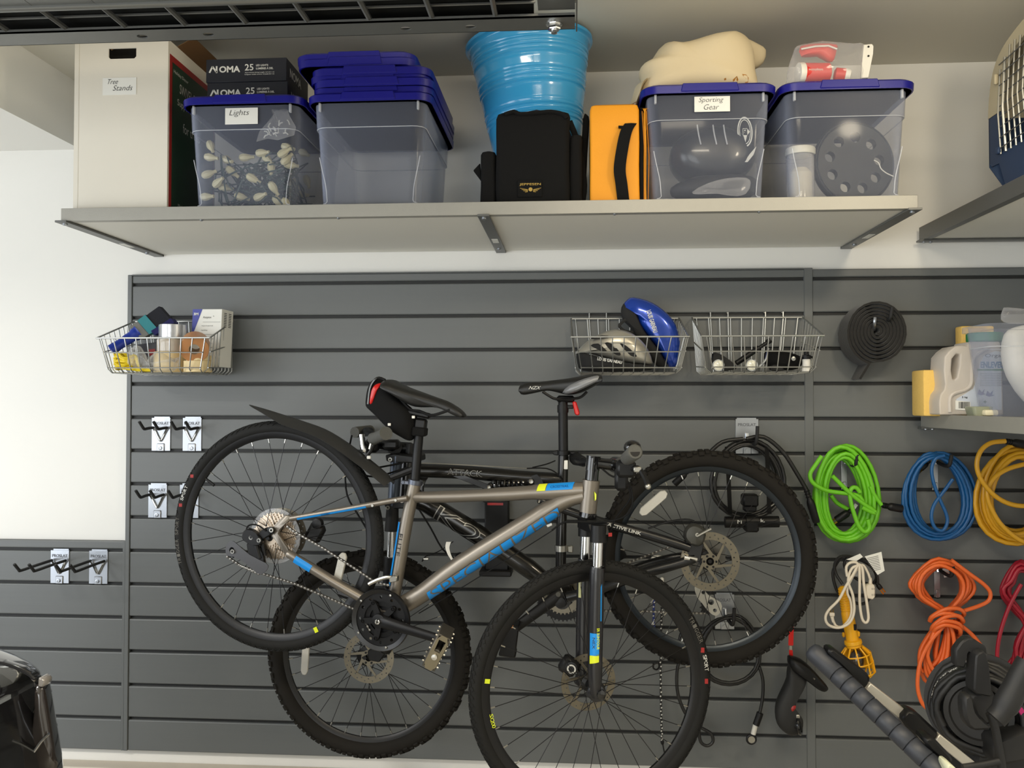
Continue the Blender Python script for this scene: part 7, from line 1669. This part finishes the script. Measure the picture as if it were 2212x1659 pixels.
m = M().prism([W(x, y, -.03) for x, y in [(2208, 1500), (2215, 1490), (2220, 1510), (2212, 1516)]], (0, .01, 0), .001); part('label_mark', m, mt('mark_pale', (200, 206, 170), .5), t)
m = M().prism([W(x, y, -.03) for x, y in [(2199, 1534), (2208, 1528), (2216, 1540), (2206, 1546)]], (0, .01, 0), .001); part('pink_mark', m, mt('mark_pink', (196, 30, 110), .5), t)
m = M().tube([W(2090, 1659), V((W(2090, 1659).x, YPW, .05))], .012, 8); part('leg', m, PWB, t); m = M().tube([W(2200, 1700), V((W(2200, 1700).x, YPW, .0))], .012, 8); part('leg', m, PWB, t)
# wheels to stand on
for dx in (0, .22):
    m = M().lathe([(.02, -.02), (.09, -.02), (.095, -.012), (.095, .012), (.09, .02), (.02, .02)], (W(2100, 1600).x+dx, YPW+.06, .096), (1, 0, 0), 28); part('wheel', m, PWB, t)

YH = -.98
Hh = lambda x, y, dy=0: PY(x, y, YH+dy)
t = thing('push_cart', 'slanted dark grey padded handle in segments with a silver bar along it', 'cart', V((Hh(2090, 1690).x, YH, 0)))
p0, p1 = Hh(1757, 1408, .10), Hh(2032, 1671, -.12); d = (p1-p0).normalized(); L_ = (p1-p0).length; sd_ = d.cross(V((0, -1, 0))).normalized(); up_ = d.cross(sd_)
PAD = mt('pad_slate', (44, 47, 54), .5, bump=(200, .12, .0008), var=(8, .06))
cuts = [0, .20, .285, .37, .465, .565, .67, .78, .90, 1.05]
def ring(f, r_, fl=.95, n=16): c = p0+d*(L_*f); return [c+sd_*(r_*cos(2*pi*k/n))+up_*(r_*fl*sin(2*pi*k/n)) for k in range(n)]
rad = lambda f: .0225
for i in range(len(cuts)-1):
    f0, f1 = cuts[i]+.0015, cuts[i+1]-.0015; m = M()
    if i == 0: m.loft([ring(-.03, .008), ring(-.02, .018), ring(.0, .0225), ring(.03, .0235), ring(f1-.004, rad(f1)), ring(f1, rad(f1)-.0015)])
    else: m.loft([ring(f0, rad(f0)-.0015), ring(f0+.004, rad(f0)), ring(f1-.004, rad(f1)), ring(f1, rad(f1)-.0015)])
    part('pad_segment', m, PAD, t, ang=50)
m = M().loft([ring(.1, .0195), ring(.6, .0195), ring(1.05, .0195)]); part('pad_core', m, BLACKPL, t)
def flat(name, L, th, mat, dy, bev=.002): return part(name, M().prism([Hh(x, y, dy) for x, y in L], (0, th, 0), bev), mat, t)
SILB = mt('silver_bar', (190, 186, 176), .4, metal=.5)
flat('grip_cover', [(1786, 1408), (1800, 1400), (1880, 1460), (1878, 1492), (1866, 1490)], .05, BLACKPL, .06, .006)
flat('silver_bar', [(1881, 1476), (1959, 1536), (1956, 1544), (1946, 1555), (1868, 1492)], .03, SILB, .05)
flat('bar_joint', [(1946, 1552), (1962, 1534), (1985, 1542), (2030, 1585), (2022, 1598), (2000, 1612), (1960, 1575)], .05, BLACKPL, .03, .006)
flat('silver_bar', [(2030, 1586), (2110, 1650), (2120, 1662), (2092, 1662), (2020, 1602)], .03, SILB, .03)
flat('clamp_knob', [(1995, 1600), (2006, 1592), (2022, 1598), (2056, 1634), (2062, 1650), (2040, 1648), (2010, 1622)], .06, BLACKPL, -.10, .006)
flat('end_collar', [(2046, 1656), (2052, 1650), (2066, 1660), (2075, 1672), (2052, 1680)], .05, mt('collar_cream', (206, 208, 180), .5), -.17, .003)
m = M().tube([p1, V((p1.x+.12, p1.y-.02, .12)), V((p1.x+.15, p1.y-.02, .012))], .018, 10); part('lower_pole', m, BLACKPL, t)
m = M().box((p1.x+.15, p1.y-.02, .010), .16, .20, .02, .004); part('foot_plate', m, BLACKPL, t)

# ------------------------------------------------------------------ overhead rack, upper left
ZB_ = 2.30
O = lambda x, y: PZ(x, y, ZB_)
yfar = O(600, 82).y; ynear = O(600, 54.5).y; xr = O(1242, 59).x; yb2_ = O(300, 24).y
RKM = mt('rack_steel', (112, 113, 110), .4, metal=.5, bump=(300, .05))
t = thing('overhead_rack', 'grey steel ceiling rack with a wire deck at the upper left', 'rack', (xr-.8, yfar-.4, ZB_))
xl = -1.3
hs = []
for px, py_ in ((305, 77), (447, 71.5), (875, 58.5), (1015, 52.5)):
    c = O(px, py_); hs.append(circ(V((c.x, (yfar+ynear)/2+.004, ZB_)), X1, Y1, .0115, 16, ry=.0095))
m = M(); plate(m, [V((xl, yfar, ZB_)), V((xr, yfar, ZB_)), V((xr, ynear, ZB_)), V((xl, ynear, ZB_))], hs, (0, 0, .003))
m.obox((xl, ynear, ZB_), (xr-xl, 0, 0), (0, .003, 0), (0, 0, .008)); m.obox((xl, yfar-.002, ZB_), (xr-xl, 0, 0), (0, .002, 0), (0, 0, .012)); part('far_beam', m, RKM, t)
m = M(); m.obox((xr-.075, ynear-.75, ZB_+.014), (.075, 0, 0), (0, .75, 0), (0, 0, .003)); m.obox((xr+.002, ynear-.75, ZB_-.002), (.003, 0, 0), (0, .82, 0), (0, 0, .055)); part('side_beam', m, RKM, t)
m = M().obox((xl, yb2_-.09, ZB_+.004), (xr-xl-.08, 0, 0), (0, .09, 0), (0, 0, .012), .003); m.obox((xl, yb2_-.03, ZB_-.004), (xr-xl-.08, 0, 0), (0, .012, 0), (0, 0, .020), .004); part('middle_beam', m, RKM, t)
m = M()
for k in range(22):
    x = O(101, 40).x-.131*7+.131*k
    if xl < x < xr-.09: part('deck_rod', M().tube([V((x, yfar-.008, ZB_+.0092)), V((x, ynear-.80, ZB_+.0092))], .0058, 6), DSTEEL, t)
for k in range(4):
    y = ynear-.03-.17*k; part('deck_rod', M().tube([V((xl, y, ZB_+.018)), V((xr-.08, y, ZB_+.018))], .0030, 6), DSTEEL, t)
c = O(1197, 50); bp = V((c.x, (yfar+ynear)/2+.002, ZB_))
m = M().lathe([(.017, 0), (.017, .002), (.013, .0025)], bp, (0, 0, -1), 20); m.lathe([(.0125, .002), (.0135, .004), (.0135, .011), (.0125, .013), (.001, .013)], bp, (0, 0, -1), 6); m.lathe([(.0065, .012), (.0065, .020), (.004, .021)], bp, (0, 0, -1), 12); part('hex_bolt', m, CHROME, t)
for dx, dy in ((-.03, -.75), (-.03, -.02)):
    m = M().obox((xr-.03, ynear+dy, ZB_+.02), (.035, 0, 0), (0, .003, 0), (0, 0, ZC-ZB_-.021)); m.obox((xr+.002, ynear+dy, ZB_+.02), (.003, 0, 0), (0, .035, 0), (0, 0, ZC-ZB_-.021)); part('drop_post', m, RKM, t)
m = M().loft([rr(xl+.05, xr-.085, ynear-.70, yfar-.010, ZB_+.0215, .02), rr(xl+.05, xr-.085, ynear-.70, yfar-.010, ZB_+.26, .02)]); part('dark_tote', m, mt('tote_black', (7, 9, 7), .85, spec=.2), label='black storage tote lying on the wire deck of the ceiling rack', cat='bin')

# ------------------------------------------------------------------ car corner, lower left
YC = -1.20
Cc = lambda x, y, dy=0: PY(x, y, YC+dy)
PNT = mt('car_paint', (20, 20, 22), .12, coat=1.0); GLS = mt('glass_reflection', (176, 178, 178), .12, metal=.85); LAMPR = mt('tail_lamp', (42, 37, 35), .12, coat=1.0); TRIMB = mt('car_trim', (26, 26, 28), .35)  # window glass: bright reflection put into a pale metallic colour
cg = Cc(0, 1659); t = thing('car', 'rear corner of a glossy black car at the lower left edge', 'car', (cg.x-.6, YC-.9, 0))
out = [(-420, 1318), (-200, 1352), (-60, 1390), (0, 1413), (26, 1423), (52, 1436), (68, 1447), (78, 1458), (80, 1466), (97, 1470), (101, 1488), (106, 1515), (113, 1560), (121, 1605), (126, 1640), (130, 1680), (134, 1760), (132, 1900), (128, 2050), (110, 2180)]
rings = []
for f, dz, inx in ((0.0, 0, -70), (.05, 0, -25), (.11, 0, -6), (.2, 0, 0), (.35, 0, 0), (.9, 0, 4), (2.0, 0, 6)):
    pass
def crow(dy, ins): return [V((p.x-ins, YC-dy, p.z-ins*.35)) for p in [Cc(x, y) for x, y in out]]
rows = [crow(-.10, .16), crow(-.085, .07), crow(-.055, .025), crow(-.02, .005), crow(.03, 0), crow(.30, -.01), crow(1.0, -.02)]
m = M().grid(rows); part('body', m, PNT, t, ang=60)
m = M().grid([[V((p.x-2.0*k, YC+.10-.02*k, p.z)) for p in [V((q.x-.16, q.y, q.z-.056)) for q in [Cc(x, y) for x, y in out]]] for k in (0, .08, .5)]); part('rear_panel', m, PNT, t, ang=60)
gl = sm2([(-300, 1440), (-60, 1440), (20, 1443), (36, 1450), (40, 1458), (30, 1474), (8, 1494), (-20, 1512), (-300, 1520)], 2, True)
m = M().prism([Cc(x, y, .012-.02) for x, y in gl], (0, .02, 0), .003); 
fr_ = lambda L, dy: [Cc(x, y, dy) for x, y in L]
m = M(); m.prism(fr_(gl, -.075), (0, .02, 0), .004); part('rear_window', m, GLS, t)
m = M(); m.prism(fr_(sm2([(-300, 1390), (0, 1432), (40, 1448), (60, 1458), (76, 1470), (80, 1490), (76, 1515), (66, 1560), (50, 1620), (30, 1690), (-300, 1720), (-300, 1520), (8, 1496), (30, 1476), (42, 1458), (20, 1441), (-300, 1436)], 1, True), -.062), (0, .03, 0), .004); part('pillar', m, BLACKGL, t)
tl_ = sm2([(82, 1476), (95, 1478), (100, 1500), (108, 1545), (116, 1595), (120, 1630), (122, 1665), (60, 1670), (68, 1610), (76, 1555), (80, 1510)], 2, True)
m = M(); pillow(m, fr_(tl_, -.055), (0, -1, 0), .018, .004, 4, 0, .45); tl2 = part('tail_lamp', m, LAMPR, t)
m = M().tube(smooth(fr_([(106, 1585), (90, 1600), (72, 1625), (50, 1655)], -.077), 3), .003, 6); part('lamp_trim', m, CHROME, tl2)
m = M().tube(smooth(fr_([(0, 1432), (30, 1441), (60, 1456), (74, 1468)], -.07), 3), .0035, 6); part('window_trim', m, TRIMB, t)
m = M().prism(fr_([(82, 1463), (94, 1466), (97, 1476), (92, 1486), (80, 1484)], -.070), (0, .03, 0), .003); part('clear_lens', m, mt('lens_clear', (128, 124, 120), .1, coat=1.0), t)
if True:
    m = M().lathe([(.12, -.10), (.31, -.10), (.33, -.07), (.33, .07), (.31, .10), (.12, .10)], (cg.x-.18, YC-.75, .33), (1, 0, 0), 40); part('wheel', m, BLACKRUB, t)
